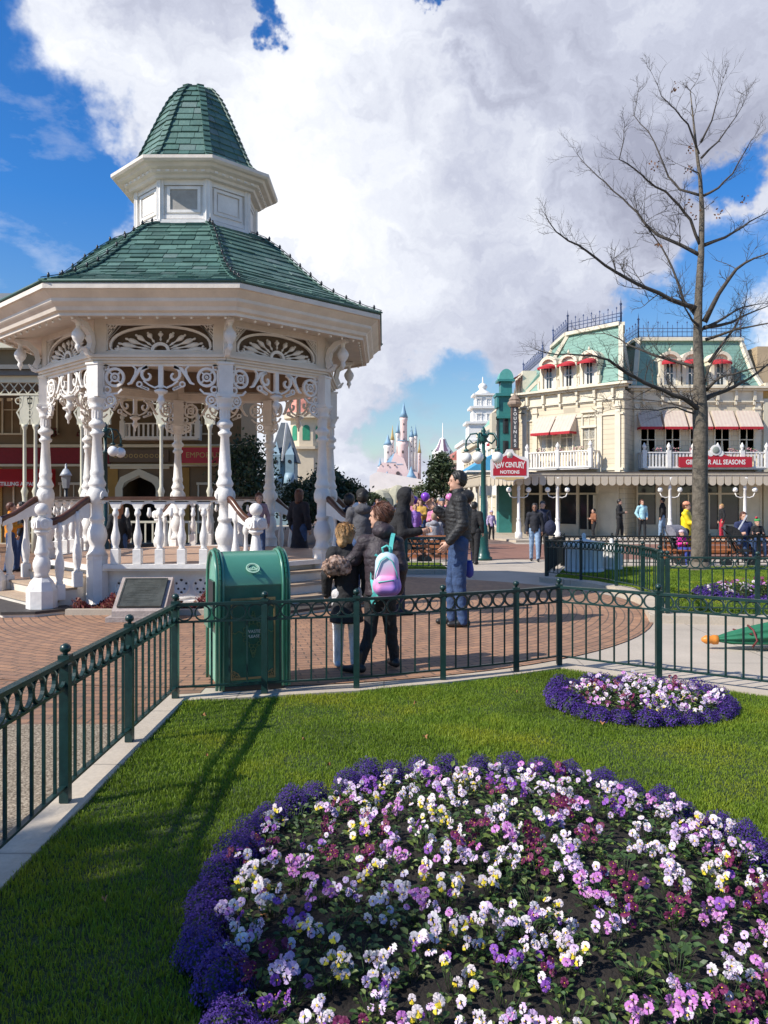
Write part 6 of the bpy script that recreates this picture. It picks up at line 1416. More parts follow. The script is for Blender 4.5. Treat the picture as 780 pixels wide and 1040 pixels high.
    if not cfg.get('nolegs'):
        lt = cfg.get('lt', 0.022); lg = [cone(J['hipl'], J['hipr'], (0.085+lt)*s*w, (0.085+lt)*s*w)]
        for q in 'lr': lg += [cone(J['hip'+q], J['kn'+q], (0.085+lt)*s, (0.056+lt)*s), cone(J['kn'+q], J['an'+q]+V3(0,0,-0.02*s), (0.056+lt)*s, (0.040+lt)*s)]
        lf0 = smin(lg, 0.025*s)
        def lf(X, Y, Z): return lf0(X, Y, Z)+0.0028*s*np.sin(Z*55+X*20)*np.sin(X*30+Y*25)
        lf.bb = lf0.bb
        piece('trousers', lf, cfg.get('legs', DEN), res, (V3(-BIG,-BIG,0.03), V3(BIG,BIG,J['pel'][2]+0.10*s)))
        for q in 'lr':
            fd = J.get('foot'+q, F); a = J['an'+q]; z0 = a[2]-0.03*s
            sf = smin([cone(a-fd*0.04*s+V3(0,0,-0.03*s), a+fd*0.05*s+V3(0,0,-0.035*s), 0.042*s, 0.04*s), cone(a+fd*0.05*s+V3(0,0,-0.038*s), a+fd*0.155*s+V3(0,0,-0.045*s), 0.040*s, 0.032*s), cone(a+V3(0,0,0.0), a+V3(0,0,cfg.get('boot', 0.02)*s), 0.045*s, 0.048*s)], 0.02)
            zz = a[2]-0.075*s; piece('shoe', sf, cfg.get('shoes', SHOE), min(res, 0.014 if near else 0.02), (V3(-BIG,-BIG,zz), V3(BIG,BIG,BIG)))
    hair = cfg.get('hair'); hh = cfg.get('hairlen', 0.0)
    if hair:
        g = [ell(hp(-0.022,0,0.045), (0.104*hs,0.088*hs,0.100*hs), hf)]
        if hh > 0: g += [cone(hp(-0.06,0,0.0), hp(-0.075,0,-hh), 0.07*hs, 0.06*hs), cone(hp(-0.03,0.055,0.0), hp(-0.035,0.065,-hh*0.8), 0.042*hs, 0.03*hs), cone(hp(-0.03,-0.055,0.0), hp(-0.035,-0.065,-hh*0.8), 0.042*hs, 0.03*hs)]
        else: g += [ell(hp(-0.045,0,0.0), (0.07*hs,0.078*hs,0.075*hs), hf)]
        if cfg.get('bun'): g += [ell(hp(-0.11,0,0.06), (0.04*hs,)*3, hf)]
        hf0 = smin(g, 0.02*hs); fx, fy = math.cos(hf), math.sin(hf); hz = hd
        def hairf(X, Y, Z):
            d = hf0(X, Y, Z)+0.006*np.sin(X*110+Z*60)*np.sin(Y*100-Z*70)+0.004*np.sin(X*230-Y*90)*np.sin(Z*190); u = (X-hz[0])*fx+(Y-hz[1])*fy; zr = Z-hz[2]
            cut = u-(0.052*hs+0.42*np.clip(zr-0.052*hs, -0.2, 0.1)); return np.maximum(d, cut*0.8) if hh <= 0 else np.maximum(d, np.where(zr > 0.065*hs, -1, u-0.045*hs))
        hairf.bb = hf0.bb; piece('hair', hairf, hair, 0.010 if near else 0.018)
        if near:
            q = MB(); ln = 0.022 if hh <= 0 and not cfg.get('bun') else 0.07
            for i in range(300):
                az = random.uniform(0.7, 2*PI-0.7) if random.random() < .8 else random.uniform(-.7, .7); el = random.uniform(-0.25, 1.3) if abs(az) > .7 else random.uniform(0.75, 1.3)
                d = V3(math.cos(el)*math.cos(az+hf), math.cos(el)*math.sin(az+hf), math.sin(el)); r_ = V3(0.094,0.080,0.094)*hs; lx = HF*(d @ HF)*r_[0]+HL*(d @ HL)*r_[1]+V3(0,0,d[2]*r_[2]); p = hp(-0.022,0,0.042)+lx
                back = -HF*0.6+V3(0,0,-0.75)+V3(random.gauss(0,.16), random.gauss(0,.16), random.gauss(0,.12)); tdir = back-d*(back @ d); tdir = tdir/(np.linalg.norm(tdir)+1e-6); q.tube([tuple(p), tuple(p+tdir*ln*.5+d*0.006), tuple(p+tdir*ln+d*0.002)], [0.004,0.0035,0.001], 4, 0, True, False)
            q.build('hair_strands', hair, o)
    if cfg.get('hood'): 
        g = [ell(hp(-0.02,0,0.03), (0.125*hs,0.105*hs,0.125*hs), hf), cone(hp(-0.04,0,-0.05), J['neck']-F*0.02, 0.085*hs, 0.10*s)]; g0 = smin(g, 0.03)
        fx, fy = math.cos(hf), math.sin(hf)
        def hd_(X, Y, Z): return np.maximum(g0(X, Y, Z), ((X-hd[0])*fx+(Y-hd[1])*fy)-0.062*hs)
        hd_.bb = g0.bb; piece('hood', hd_, cfg.get('hoodm', cfg.get('jacket', PUFF)), 0.016)
    elif cfg.get('collar', True):
        cf = cone(J['neck']+V3(0,0,-0.02), J['neck']+V3(0,0,0.035*s), (0.055+jt*0.7)*s, (0.06+jt*0.55)*s); piece('collar', cf, cfg.get('jacket', PUFF), min(res, 0.016))
        if cfg.get('hoodback'): piece('hood', smin([ell(tuple(J['neck']-F*0.09*s+V3(0,0,0.0)), (0.09*s,0.12*s,0.08*s), J['hf']), cone(J['neck']-F*0.05*s+L*0.07*s, J['neck']-F*0.05*s-L*0.07*s, 0.05*s, 0.05*s)], 0.03), cfg.get('jacket', PUFF), min(res, 0.016))
    if cfg.get('hat') is not None:
        g0 = ell(hp(-0.01,0,0.065), (0.108*hs,0.095*hs,0.088*hs), hf); piece('hat', g0, cfg['hat'], 0.016, (V3(-9,-9,hd[2]+0.045*hs), V3(9,9,9)))
        if cfg.get('pom'): piece('hat_pompom', ell(hp(cfg.get('pomf', 0),cfg.get('poml', 0),0.165), (0.035,)*3), cfg['pom'], 0.016)
    return o
def gp(px, py):
    """ground point under a pixel (piecewise-sloping ground)"""
    t = (py-HY)/FPX; Y = 1.6/t
    if Y > 12: Y = 1.3/(t-0.025) if t > 0.0841 else 1.85/t
    return (GX(px, Y), Y, gz(Y))
# 1 man in black puffer jacket (faces left)
s = 1.93/1.75
J = stand(1.92, PI, 0.05, 'down'); F, L = J['F'], J['L']    # F = -x, L = -y (towards camera is his left)
J['ell'] = J['shl']+V3(0.03,-0.06,-0.29); J['wrl'] = J['ell']+V3(-0.17,-0.03,-0.21); J['elr'] = J['shr']+V3(-0.06,0.05,-0.28); J['wrr'] = J['elr']+V3(-0.20,-0.02,0.17)
J['hf'] = PI-0.25*0; J['anl'] = V3(0.05,-0.11,0.085); J['anr'] = V3(-0.07,0.14,0.085); J['knl'] = V3(0.0,-0.10,0.54); J['knr'] = V3(-0.06,0.12,0.54)
x_, y_, z_ = gp(466, 637)
man = person('tall man with short black hair in quilted black jacket and blue jeans standing facing left', (x_, 9.75, 0.009), J, dict(near=True, res=0.014, jres=0.0115, quilt=0.052, jt=0.032, hem=0.02, hair=HAIRB, jacket=PUFF, legs=DEN, hoodback=True, lt=0.018))
BLUEB = mat('bright_blue_bag', (0.02,0.04,0.30), 0.5, 0.1, 5)
b = MB(); b.lathe([(0.02,0.0),(0.05,0.03),(0.058,0.10),(0.045,0.18),(0.03,0.22)], (0,0,0), 10, 0, True, sy=0.6); b.tube([(-.03,0,.21),(-.02,0,.33),(.02,0,.33),(.03,0,.21)], 0.006, 5); bo = b.build('carrier_bag', BLUEB); bo.location = (x_+0.16, 9.98, 0.58); tag(bo, 'small bright blue carrier bag held behind the legs of the tall man', 'bag')
# 2 woman with pastel backpack, walking left, seen from behind
x_, y_, z_ = 0.0, 7.18, 0.009; x_ = GX(384, 7.18)
f = math.radians(115); J = stand(1.60, f, 0.0, 'down'); F, L = J['F'], J['L']; s = J['s']
def K(px, py, dy=0.0): Y = 7.18+dy; return V3(GX(px, Y)-x_, dy, 1.6+(HY-py)/FPX*Y)
J.update(pel=K(386,603), chest=K(385,567,0.02), neck=K(387,540,0.06), head=K(386,526,0.09), shl=K(371,552,0.05), shr=K(402,553,0.0), hipl=K(379,606,0.03), hipr=K(393,606,-0.02), knl=K(376,643,0.0), anl=K(364,675,-0.08), knr=K(397,641,0.10), anr=K(401,669,0.12),
         ell=K(360,569,0.10), wrl=K(345,577,0.06), elr=K(407,577,-0.02), wrr=K(405,601,0.10), hf=math.radians(160))
J['anl'][2] = 0.075; J['anr'][2] = 0.085; J['footl'] = V3(-0.8,0.3,0)/0.86; J['footr'] = V3(-0.35,0.9,0)/0.97
woman = person('woman with reddish brown hair in dark jacket and black leggings walking with a pastel backpack', (x_, y_, z_), J, dict(near=True, res=0.013, jres=0.011, quilt=0.07, jt=0.034, hem=-0.02, hair=HAIRBR, bun=True, jacket=mat('dark_plum_puffer', (0.030,0.020,0.026), 0.6, 0.2, 14, 0.6, bscale=22, bdist=1.5), legs=BLK, lt=0.006, boot=0.12, hoodback=True))
bpk = empty('backpack', (GX(393, 7.02), 6.99, 1.6+(HY-603)/FPX*7.0), math.radians(-4)); tag(bpk, 'small pastel pink and lilac backpack with turquoise straps on the walking woman', 'backpack')
def pastel():
    def build(nt, b, out):
        N = NT(nt); tc = N.n('ShaderNodeTexCoord'); sp = N.n('ShaderNodeSeparateXYZ'); N.l(tc.outputs['Object'], sp.inputs[0])
        n = N.noise(tc.outputs['Object'], 6, 3); d = N.math('ADD', N.math('MULTIPLY', N.math('SUBTRACT', sp.outputs[2], N.math('MULTIPLY', sp.outputs[0], 0.7)), 2.4), N.math('MULTIPLY', n.outputs['Fac'], 0.35))
        c = N.ramp(d, [(0.05, (0.30,0.13,0.55)), (0.30, (0.42,0.22,0.62)), (0.48, (0.72,0.27,0.50)), (0.66, (0.70,0.45,0.62)), (0.85, (0.62,0.60,0.72)), (1.0, (0.50,0.62,0.68))])
        N.l(c, b.inputs['Base Color'])
    return node_mat('pastel_backpack_fabric', build, 0.5)
PAST = pastel(); TURQ = mat('turquoise_webbing', (0.10,0.52,0.47), 0.6, 0.05, 10)
f0 = smin([cone((0,0,0.10), (0,0,0.27), 0.115, 0.105), cone((-0.05,0,0.06), (0.05,0,0.06), 0.075, 0.075)], 0.04); q = MB(); sdf_mesh(q, mod(f0, lambda d, X, Y, Z: np.maximum(d, np.abs(Y)-0.075)), 0.011, 0); q.build('main_pouch', PAST, bpk)
q = MB(); f1 = smin([cone((-0.045,-0.075,0.06), (0.05,-0.075,0.06), 0.055, 0.055), cone((-0.045,-0.075,0.12), (0.05,-0.075,0.12), 0.05, 0.05)], 0.02); sdf_mesh(q, f1, 0.011, 0); q.build('front_pocket', PAST, bpk)
b = MB(); b.tube([(-.10,-.0715,.14),(-.09,-.085,.20),(-.05,-.085,.30),(0,-.085,.335),(.05,-.085,.30),(.09,-.085,.20),(.10,-.0715,.14)], 0.005, 5); b.tube([(-.07,-.125,.115),(.07,-.125,.135)], 0.005, 5); b.build('zip', TURQ, bpk)
b = MB(); b.tube([(-.03,-.02,.36),(-.04,-.03,.41),(0,-.03,.43),(.035,-.03,.41),(.03,-.02,.37)], 0.010, 6); b.build('grab_loop', TURQ, bpk)
b = MB()
for pts in ([(0.03,-0.02,0.35),(0.035,0.02,0.43),(0.045,0.05,0.50),(0.05,0.12,0.53)], [(-.09,.06,.34),(-.13,.10,.30),(-.14,.08,.12),(-.11,.02,.0),(-.06,.0,-.02)], [(-.10,-.02,.02),(-.13,-.03,-.05),(-.115,-.03,-.09)]):
    for i in range(len(pts)-1): b.bar(pts[i], pts[i+1], 0.036, 0.008, up=(0,1,0.2))
b.build('strap', TURQ, bpk)
# 3 fair haired child with fluffy leopard bag, held by the woman
x_ = GX(352, 7.35); y_ = 7.35
J = stand(1.32, math.radians(100), 0.06, 'down'); J['hf'] = math.radians(60); 
child = person('fair haired child in black coat and white trousers beside the walking woman', (x_, y_, 0.009), J, dict(near=True, res=0.014, jt=0.04, hem=-0.36, flare=1.3, hair=HAIRBL, hairlen=0.06, jacket=BLK, legs=cloth('white_cloth', (0.62,0.60,0.60)), lt=0.018, shoes=mat('pale_shoe', (0.45,0.5,0.58), 0.5, 0.2, 20), quilt=0.08))
LEO = node_mat('leopard_fur', lambda nt, b, out: (lambda N: N.l(N.ramp(N.noise(N.n('ShaderNodeTexCoord').outputs['Object'], 26, 3).outputs['Fac'], [(0.40, (0.05,0.03,0.025)), (0.5, (0.28,0.17,0.12)), (0.62, (0.42,0.30,0.24))]), b.inputs['Base Color']))(NT(nt)), 0.95)
b = MB(); b.v = []; q = MB(); fb = smin([ell((0.02,0,0.02), (0.12,0.065,0.085), 0.3), ell((-0.04,0,-0.04), (0.09,0.06,0.07), 0.3)], 0.03); sdf_mesh(q, mod(fb, lambda d, X, Y, Z: d+0.006*np.sin(X*120)*np.sin(Z*110+Y*90)), 0.011, 0); bag = q.build('fluffy_bag', LEO); bag.location = (GX(342, 7.15), 7.15, 1.6+(HY-575)/FPX*7.15); bag.rotation_euler = (0, 0.5, 0); tag(bag, 'fluffy leopard print bag hanging at the back of the fair haired child', 'bag')
st = MB(); st.tube([(0.08,0.02,0.08),(0.12,0.08,0.2),(0.10,0.14,0.26)], 0.008, 6); st.build('strap', BLK, bag)
# bystanders
def by(label, px, py, H, face, arms='down', Y=None, z=None, group=None, **c):
    st_ = {k: c.pop(k) for k in ('bend','headturn','seat','step','width') if k in c}
    g = gp(px, py)
    if Y is None: X, Y, Z = g
    else: X, Z = GX(px, Y), (gz(Y) if z is None else z)
    if z is not None: Z = z
    c.setdefault('res', 0.024); J = stand(H, math.radians(face), arms=arms, **({'step': 0.1} | st_)); return person(label, (X, Y, Z+0.006), J, c, group)
by('person with black hooded coat bowing their head over a phone behind the backpack woman', 398, 0, 1.74, -12, 'front', Y=10.6, bend=0.33, hood=True, jacket=BLK, legs=cloth('navy_cloth', (0.02,0.03,0.06)), hem=-0.30, res=0.018)
by('person in grey hooded coat and black hat behind the right newel posts', 368, 0, 1.70, 95, 'front', Y=11.6, jacket=cloth('charcoal_cloth', (0.075,0.075,0.085)), hat=BLK, hair=HAIRB, hem=-0.25, hoodback=True, res=0.02)
by('person in a navy coat leaning beside the grey hooded one by the bandstand', 352, 0, 1.66, 60, 'front', Y=12.4, jacket=cloth('deep_navy_cloth', (0.012,0.016,0.035)), hair=HAIRB, hem=-0.2, bend=0.15)
by('woman with auburn hair in long dark coat standing on the far bandstand stairs', 304, 0, 1.58, 60, 'down', Y=15.3, z=0.16, jacket=cloth('near_black_coat', (0.015,0.013,0.02)), hair=HAIRBR, hairlen=0.12, hem=-0.55, flare=1.3)
by('small child with brown hair in grey and pink coat peeking over the bandstand rail', 263, 0, 1.02, -70, 'down', Y=13.3, z=0.62, jacket=cloth('pinkish_grey_cloth', (0.32,0.22,0.25)), hair=HAIRBR, hem=-0.2, hairlen=0.03)
by('person in dark coat with long ginger hair beyond the front balustrade', 121, 0, 1.60, 100, 'down', Y=17.2, jacket=BLK, hair=mat('ginger_hair', (0.30,0.10,0.03), 0.5, 0.2, 20), hairlen=0.3, hem=-0.4)
by('person in an orange jacket at the left edge beyond the stairs', 11, 0, 1.62, 20, 'front', Y=18.5, jacket=cloth('orange_cloth', (0.62,0.22,0.01)), hair=HAIRBR)
by('person in black carrying a bag behind the orange jacket at the left edge', 22, 0, 1.66, 200, 'down', Y=19.5, jacket=BLK, hair=HAIRB)
by('woman in black jacket and light blue jeans walking towards the viewer', 543, 570, 1.66, -100, 'down', step=0.16, jacket=cloth('black_blue_cloth', (0.014,0.015,0.022)), skin=SKIN2, hair=HAIRB, legs=DENL, lt=0.012, hem=-0.02, hairlen=0.04, res=0.02)
by('person in dark coat walking just behind the woman in light jeans', 551, 568, 1.72, -95, 'down', Y=23.6, jacket=cloth('dark_blue_coat', (0.02,0.024,0.05)), hair=HAIRB, legs=BLK, hem=-0.15, step=0.14)
b = MB(); f0 = ell((0,0,0), (0.17,0.12,0.22)); q = MB(); sdf_mesh(q, f0, 0.02, 0); o = q.build('hand_bag', cloth('navy_bag_cloth', (0.015,0.02,0.05))); gg = gp(560, 570); o.location = (GX(559, 22.7), 22.7, 0.72); tag(o, 'large dark navy bag carried beside the woman in light jeans', 'bag')
b = MB(); b.tube([(-.08,0,.18),(-.1,0,.42),(-.02,0,.5)], .012, 5); b.build('strap', BLK, o)
by('small child in a lilac coat walking by the cream shopfront', 499, 548, 1.18, -80, 'down', Y=32.6, z=-0.16, jacket=cloth('lilac_cloth', (0.42,0.33,0.50)), hair=HAIRBR, legs=BLK, hat=cloth('lilac_hat', (0.45,0.38,0.5)), hem=-0.12)
by('child in rust brown jacket at the open shop door', 603, 548, 1.25, 200, 'front', Y=33.4, z=-0.16, jacket=cloth('rust_cloth', (0.25,0.10,0.05)), hair=HAIRB, legs=BLK)
by('person all in black with white shoes under the shop porch', 629, 549, 1.66, -30, 'one', Y=33.2, z=-0.16, jacket=BLK, hair=HAIRB, legs=BLK, shoes=mat('white_shoe', (0.6,0.6,0.6), 0.5, 0.1, 5))
by('woman in pale blue jacket and black trousers standing under the porch', 652, 549, 1.64, -80, 'pocket', Y=33.2, z=-0.16, jacket=cloth('pale_blue_cloth', (0.33,0.55,0.62)), hair=HAIRBR, hairlen=0.08, legs=BLK, hem=-0.05, lt=0.006)
by('man in dark jacket and grey blue jeans right of the pale blue jacket', 673, 549, 1.72, 150, 'down', Y=34.2, z=-0.16, jacket=BLK, hair=HAIRB, legs=DENL)
by('person in black coat with red trousers at the doors behind the bare tree', 733, 549, 1.45, 180, 'down', Y=33.6, z=-0.16, jacket=BLK, hair=HAIRBL, legs=cloth('red_cloth', (0.40,0.02,0.04)))
by('person in bright yellow raincoat with orange patterned hat beside the tree trunk', 697, 0, 1.70, -35, 'push', Y=21.6, jacket=mat('yellow_raincoat', (0.78,0.58,0.01), 0.5, 0.08, 8), hat=mat('orange_patterned_hat', (0.6,0.25,0.15), 0.8, 0.6, 30), hair=HAIRBR, legs=BLK, hem=-0.38, flare=1.15, res=0.02)
by('woman with brown bob haircut in navy coat sitting on the slatted bench', 755, 0, 1.70, -93, 'front', Y=20.9, seat=True, jacket=cloth('navy_coat_cloth', (0.02,0.03,0.09)), hair=HAIRBR, hairlen=0.08, legs=DEN, res=0.02, w=1.15, z=-0.10)
by('small child in green knitted hat with red pompom at the right end of the bench', 769, 0, 1.12, -93, 'front', Y=20.7, seat=True, jacket=BLK, hat=cloth('green_knit', (0.06,0.30,0.08)), pom=cloth('red_knit', (0.55,0.04,0.05)), poml=-0.05, pomf=0.04, legs=DEN, z=-0.02, res=0.02)
b = MB(); b.bar((0,0,0.48),(-0.32,-0.10,0.02),0.035,0.01,up=(0,1,0)); b.tube([(-.34,-.1,0.0),(-.3,-.12,-.05),(-.36,-.1,-.06)], .03, 6); o = b.build('shoulder_strap', mat('white_strap', (0.7,0.7,0.72), 0.6, 0.05, 5)); o.location = (GX(758, 20.72), 20.68, 0.83-0.18); tag(o, 'white bag strap across the navy coat of the seated woman', 'strap')
by('man with grey hair in grey jacket sitting with his back turned on the middle bench', 441, 0, 1.74, 80, 'front', Y=22.6, seat=True, jacket=cloth('mid_grey_cloth', (0.27,0.27,0.30)), hair=mat('light_brown_hair', (0.28,0.18,0.12), 0.6, 0.2, 20), legs=BLK, w=1.15, hoodback=True, z=-0.18)
by('man in dark grey coat and slate cap standing before the street crowd', 449, 0, 1.80, -90, 'front', Y=25.5, jacket=cloth('dark_grey_cloth', (0.07,0.07,0.08)), hat=cloth('slate_cap', (0.10,0.12,0.18)), legs=BLK)
by('person in black with a backpack walking away behind the green lamp post', 482, 0, 1.70, 60, 'down', Y=21.6, jacket=BLK, hair=HAIRB, legs=BLK, step=0.16)
# crowd in the street: individuals from a few prototypes
cc = [('red',(0.42,0.04,0.05)),('white',(0.55,0.55,0.55)),('black',(0.015,0.015,0.018)),('navy',(0.025,0.035,0.09)),('pink',(0.55,0.20,0.32)),('grey',(0.22,0.22,0.24)),('teal',(0.06,0.20,0.22)),('mustard',(0.45,0.27,0.05)),('lilac',(0.30,0.16,0.48)),('brown',(0.12,0.07,0.04))]
protos = []
for i, (n, c) in enumerate(cc):
    J = stand(1.6+0.03*(i % 5), -PI/2 if i % 3 else PI/2, arms=('down','front','pocket')[i % 3], step=0.13*(i % 2))
    protos.append((n, person(n, (0,0,0), J, dict(res=0.045, hres=0.03, jacket=cloth('crowd_'+n, c), hair=(HAIRB, HAIRBR, HAIRBL)[i % 3], legs=(BLK, DEN)[i % 2], jt=0.04, hem=-0.1, hairlen=0.05*(i % 2)))))
used = set(); spots = []
for t in range(4000):
    Y = 26+46*random.random()**1.2; X = random.uniform(GX(404, Y), GX(474, Y)) if random.random() < 0.75 else random.uniform(GX(345, Y), GX(500, Y))
    if X > 4.0 or X < -4.5: continue
    if all((X-p[0])**2+(Y-p[1])**2 > 0.62**2 for p in spots): spots.append((X, Y))
    if len(spots) >= 105: break
for i, (X, Y) in enumerate(spots):
    n, p = protos[random.randrange(len(protos))]
    o = copy_tree(p) if n in used else p; used.add(n)
    o.location = (X, Y, -0.245); o.rotation_euler = (0, 0, random.uniform(-0.5, 0.5)); s_ = random.uniform(0.92, 1.06) if random.random() < .85 else 0.72; o.scale = (s_,)*3
    tag(o, 'person in a %s coat among the crowd filling the street towards the castle' % n, 'person', '%s coated people in the street crowd' % n)
for n, p in protos:
    if n not in used: 
        for ch in list(p.children): bpy.data.objects.remove(ch)
        bpy.data.objects.remove(p)
# balloons held over the crowd
for i, (px, py, Y, c, nm) in enumerate(((432,505,31,(0.22,0.06,0.5),'purple'),(421,508,36,(0.22,0.07,0.45),'violet'),(457,506,31,(0.6,0.2,0.45),'pink'))):
    b = MB(); b.lathe([(0.01,-0.2),(0.1,-0.13),(0.17,-0.02),(0.18,0.06),(0.13,0.15),(0.01,0.2)], (0,0,0), 12, 0, True); b.tube([(0,0,-0.2),(0.02,0,-0.9)], 0.004, 3); o = b.build('balloon', mat(nm+'_balloon', c, 0.25, 0.05, 4)); o.location = P(px, py, Y); tag(o, nm+' balloon floating above the street crowd', 'balloon')
# ================================================================ BENCHES, PUSHCHAIRS, PLANTERS, LAMPS
SLAT = mat('orange_brown_slat', (0.36,0.13,0.05), 0.55, 0.25, 10)
def bench(label, x, y, z, w, rz, slat=SLAT):
    r = empty('bench', (x, y, z), rz); tag(r, label, 'bench')
    b = MB()
    for i in range(5): b.box(-w/2,w/2,-0.30+0.11*i,-0.21+0.11*i,0.42,0.45)
    b.build('seat', slat, r); b = MB()
    for i in range(5): b.box(-w/2,w/2,0.26+0.025*i,0.285+0.025*i,0.16+0.135*i,0.25+0.135*i)
    b.build('backrest', slat, r)
    for s in (-1, 0, 1):
        b = MB(); x_ = s*(w/2-0.1); b.tube([(x_,-.3,0),(x_,-.26,.42),(x_,.25,.40)], .022, 6); b.tube([(x_,.40,0),(x_,.27,.40),(x_,.38,.84)], .022, 6)
        if s: b.tube([(x_,-.26,.42),(x_,-.3,.62),(x_,-.1,.66),(x_,.33,.62)], .018, 6)
        b.build('leg_frame', BLACKIRON, r)
    return r
bench('long orange brown slatted bench behind the far fence under the seated woman', 9.2, 20.75, -0.22, 3.6, 0.0)
bench('slatted bench with its back to the small lawn under the man in grey', 1.15, 22.3, -0.25, 1.9, PI)
def pram(label, x, y, z, rz, hood, seatc):
    r = empty('pushchair', (x, y, z), rz); tag(r, label, 'pushchair')
    for sx in (-.24,.24):
        for sy in (-.3,.35):
            b = MB(); b.lathe([(.11,-.02),(.12,-.015),(.12,.015),(.11,.02)], (sx,sy,.12), 14, 0, False, axis=(1,0,0)); b.build('wheel', BLACKIRON, r)
    b = MB()
    for sx in (-.24,.24): b.tube([(sx,-.3,.12),(sx,.0,.45),(sx,.35,.95),(sx,.42,1.02)], .014, 6); b.tube([(sx,.35,.12),(sx,0,.45)], .014, 6)
    b.tube([(-.24,.42,1.02),(.24,.42,1.02)], .016, 6); b.build('frame', BLACKIRON, r)
    b = MB(); b.box(-.2,.2,-.22,.1,.42,.47); b.add([(-.2,.1,.44),(.2,.1,.44),(.2,.3,.85),(-.2,.3,.85),(-.2,.14,.42),(.2,.14,.42),(.2,.34,.85),(-.2,.34,.85)], [(3,2,1,0),(4,5,6,7),(0,1,5,4),(2,3,7,6)]); b.build('seat', seatc, r)
    b = MB(); n = 8; vs = []
    for i in range(n+1): t = PI*0.55*i/n; vs += [(-.23, .32-.34*math.sin(t), .78+.30*math.cos(t)), (.23, .32-.34*math.sin(t), .78+.30*math.cos(t))]
    b.add(vs, [(2*i,2*i+1,2*i+3,2*i+2) for i in range(n)], 0, True)
    for s in (0,1): c = (-.23 if s == 0 else .23, .32, .78); b.add([c]+[vs[2*i+s] for i in range(n+1)], [(0,i+1,i+2) for i in range(n)])
    b.build('hood', hood, r); return r
pram('pushchair with grey hood and a bundled child beside the yellow raincoat', GX(691,21.0), 20.9, gz(20.9), 0.5, cloth('grey_hood_cloth', (0.16,0.16,0.19)), BLK)
by('toddler in bright pink jacket and blue trousers sitting in the pushchair by the tree', 692, 0, 0.98, -70, 'front', Y=20.75, seat=True, z=-0.26, jacket=cloth('hot_pink_cloth', (0.70,0.03,0.30)), hat=cloth('pale_pink_hat', (0.6,0.45,0.5)), legs=cloth('royal_blue_cloth', (0.03,0.05,0.25)), shoes=mat('pale_boot', (0.6,0.6,0.65), 0.5, 0.1, 5), res=0.02)
pram('red pushchair with black and white hood behind the small lawn', GX(421,21.6), 21.6, gz(21.6), 1.9, mat('crimson_cloth', (0.40,0.02,0.07), 0.8, 0.1, 5), BLK)
pram('dark pushchair parked in front of the long bench at right', GX(752,20.1), 20.1, gz(20.1), 1.3, BLK, BLK)
SPL = mat('pale_cast_stone', (0.58,0.57,0.54), 0.7, 0.08, 3, 0.1)
def planter(label, px, Y, w, ztop):
    r = empty('stone_planter', (GX(px, Y), Y, gz(Y)+0.05)); tag(r, label, 'planter'); R = w/2; h = ztop-gz(Y)-0.05
    b = MB(); b.lathe([(R*1.02,0),(R*1.02,.08),(R*.92,.12),(R*.9,h-.16),(R*.98,h-.12),(R*1.05,h-.07),(R*1.05,h)], (0,0,0), 28, 0, True)
    b.build('drum', SPL, r)
    b = MB(); n = 14
    for i in range(n): a = 2*PI*i/n; b.bar((R*.93*math.cos(a),R*.93*math.sin(a),.13),(R*.92*math.cos(a),R*.92*math.sin(a),h-.17), .05, .04, up=(math.cos(a),math.sin(a),0))
    b.build('rib', SPL, r)
    b = MB(); b.lathe([(R*.85,0),(R*.3,.05),(.04,.08),(.05,.16),(.02,.2)], (0,0,h), 12, 0); b.build('cover', SPL, r)
planter('large round pale stone drum planter behind the curved fence', 593, 17.6, 0.86, 0.60); planter('smaller round pale stone drum beside the large stone planter', 621, 18.3, 0.50, 0.45)
def lamp(label, px, Y, H, R=1.0, rz=0.0, globes=5, m=TEAL):
    z = gz(Y); r = empty('street_lamp', (GX(px, Y), Y, z), rz); tag(r, label, 'street lamp')
    b = MB(); b.lathe([(.26*R,0),(.26*R,.08),(.20*R,.12),(.19*R,.22),(.15*R,.30),(.14*R,.75),(.16*R,.80),(.13*R,.86),(.12*R,1.0),(.085*R,1.04),(.07*R,H-.9),(.09*R,H-.88),(.09*R,H-.82),(.055*R,H-.78),(.05*R,H-.4)], (0,0,0), 16); b.build('pole', m, r)
    for i in range(12): pass
    b = MB(); b.lathe([(.05,H-.4),(.14,H-.35),(.10,H-.28),(.16,H-.22),(.12,H-.15),(.05,H-.1),(.08,H-.05),(.02,H+.08)], (0,0,0), 12); b.build('crown', m, r)
    for i in range(globes):
        a = 2*PI*i/globes+0.3; c, s = math.cos(a), math.sin(a); b = MB()
        b.tube([(0,0,H-.35),(c*.2,s*.2,H-.12),(c*.38,s*.38,H-.14),(c*.50,s*.50,H-.32),(c*.52,s*.52,H-.52),(c*.50,s*.50,H-.60)], .028, 6); b.tube([(c*.12,s*.12,H-.35),(c*.3,s*.3,H-.42),(c*.42,s*.42,H-.3)], .018, 5)
        b.lathe([(.05,H-.66),(.09,H-.62),(.05,H-.58)], (c*.50,s*.50,0), 8); ar = b.build('arm', m, r)
        g = MB(); g.sphere((c*.50,s*.50,H-.84), .165, 14); g.build('globe', GLOBE, ar)
    return r
lamp('teal iron street lamp with a cluster of five white globes in the middle', 491, 23.2, 3.85, 1.0, 0.2)
lamp('dark teal street lamp with white globes seen through the bandstand at left', 107, 24.5, 4.1, 0.9, 0.5, 4, DKGREEN)
lamp('dark street lamp partly hidden by shrubs behind the bandstand', 252, 38, 4.2, 1.0, 0.1, 4, mat('navy_iron', (0.02,0.04,0.09), 0.4, 0.1, 8))
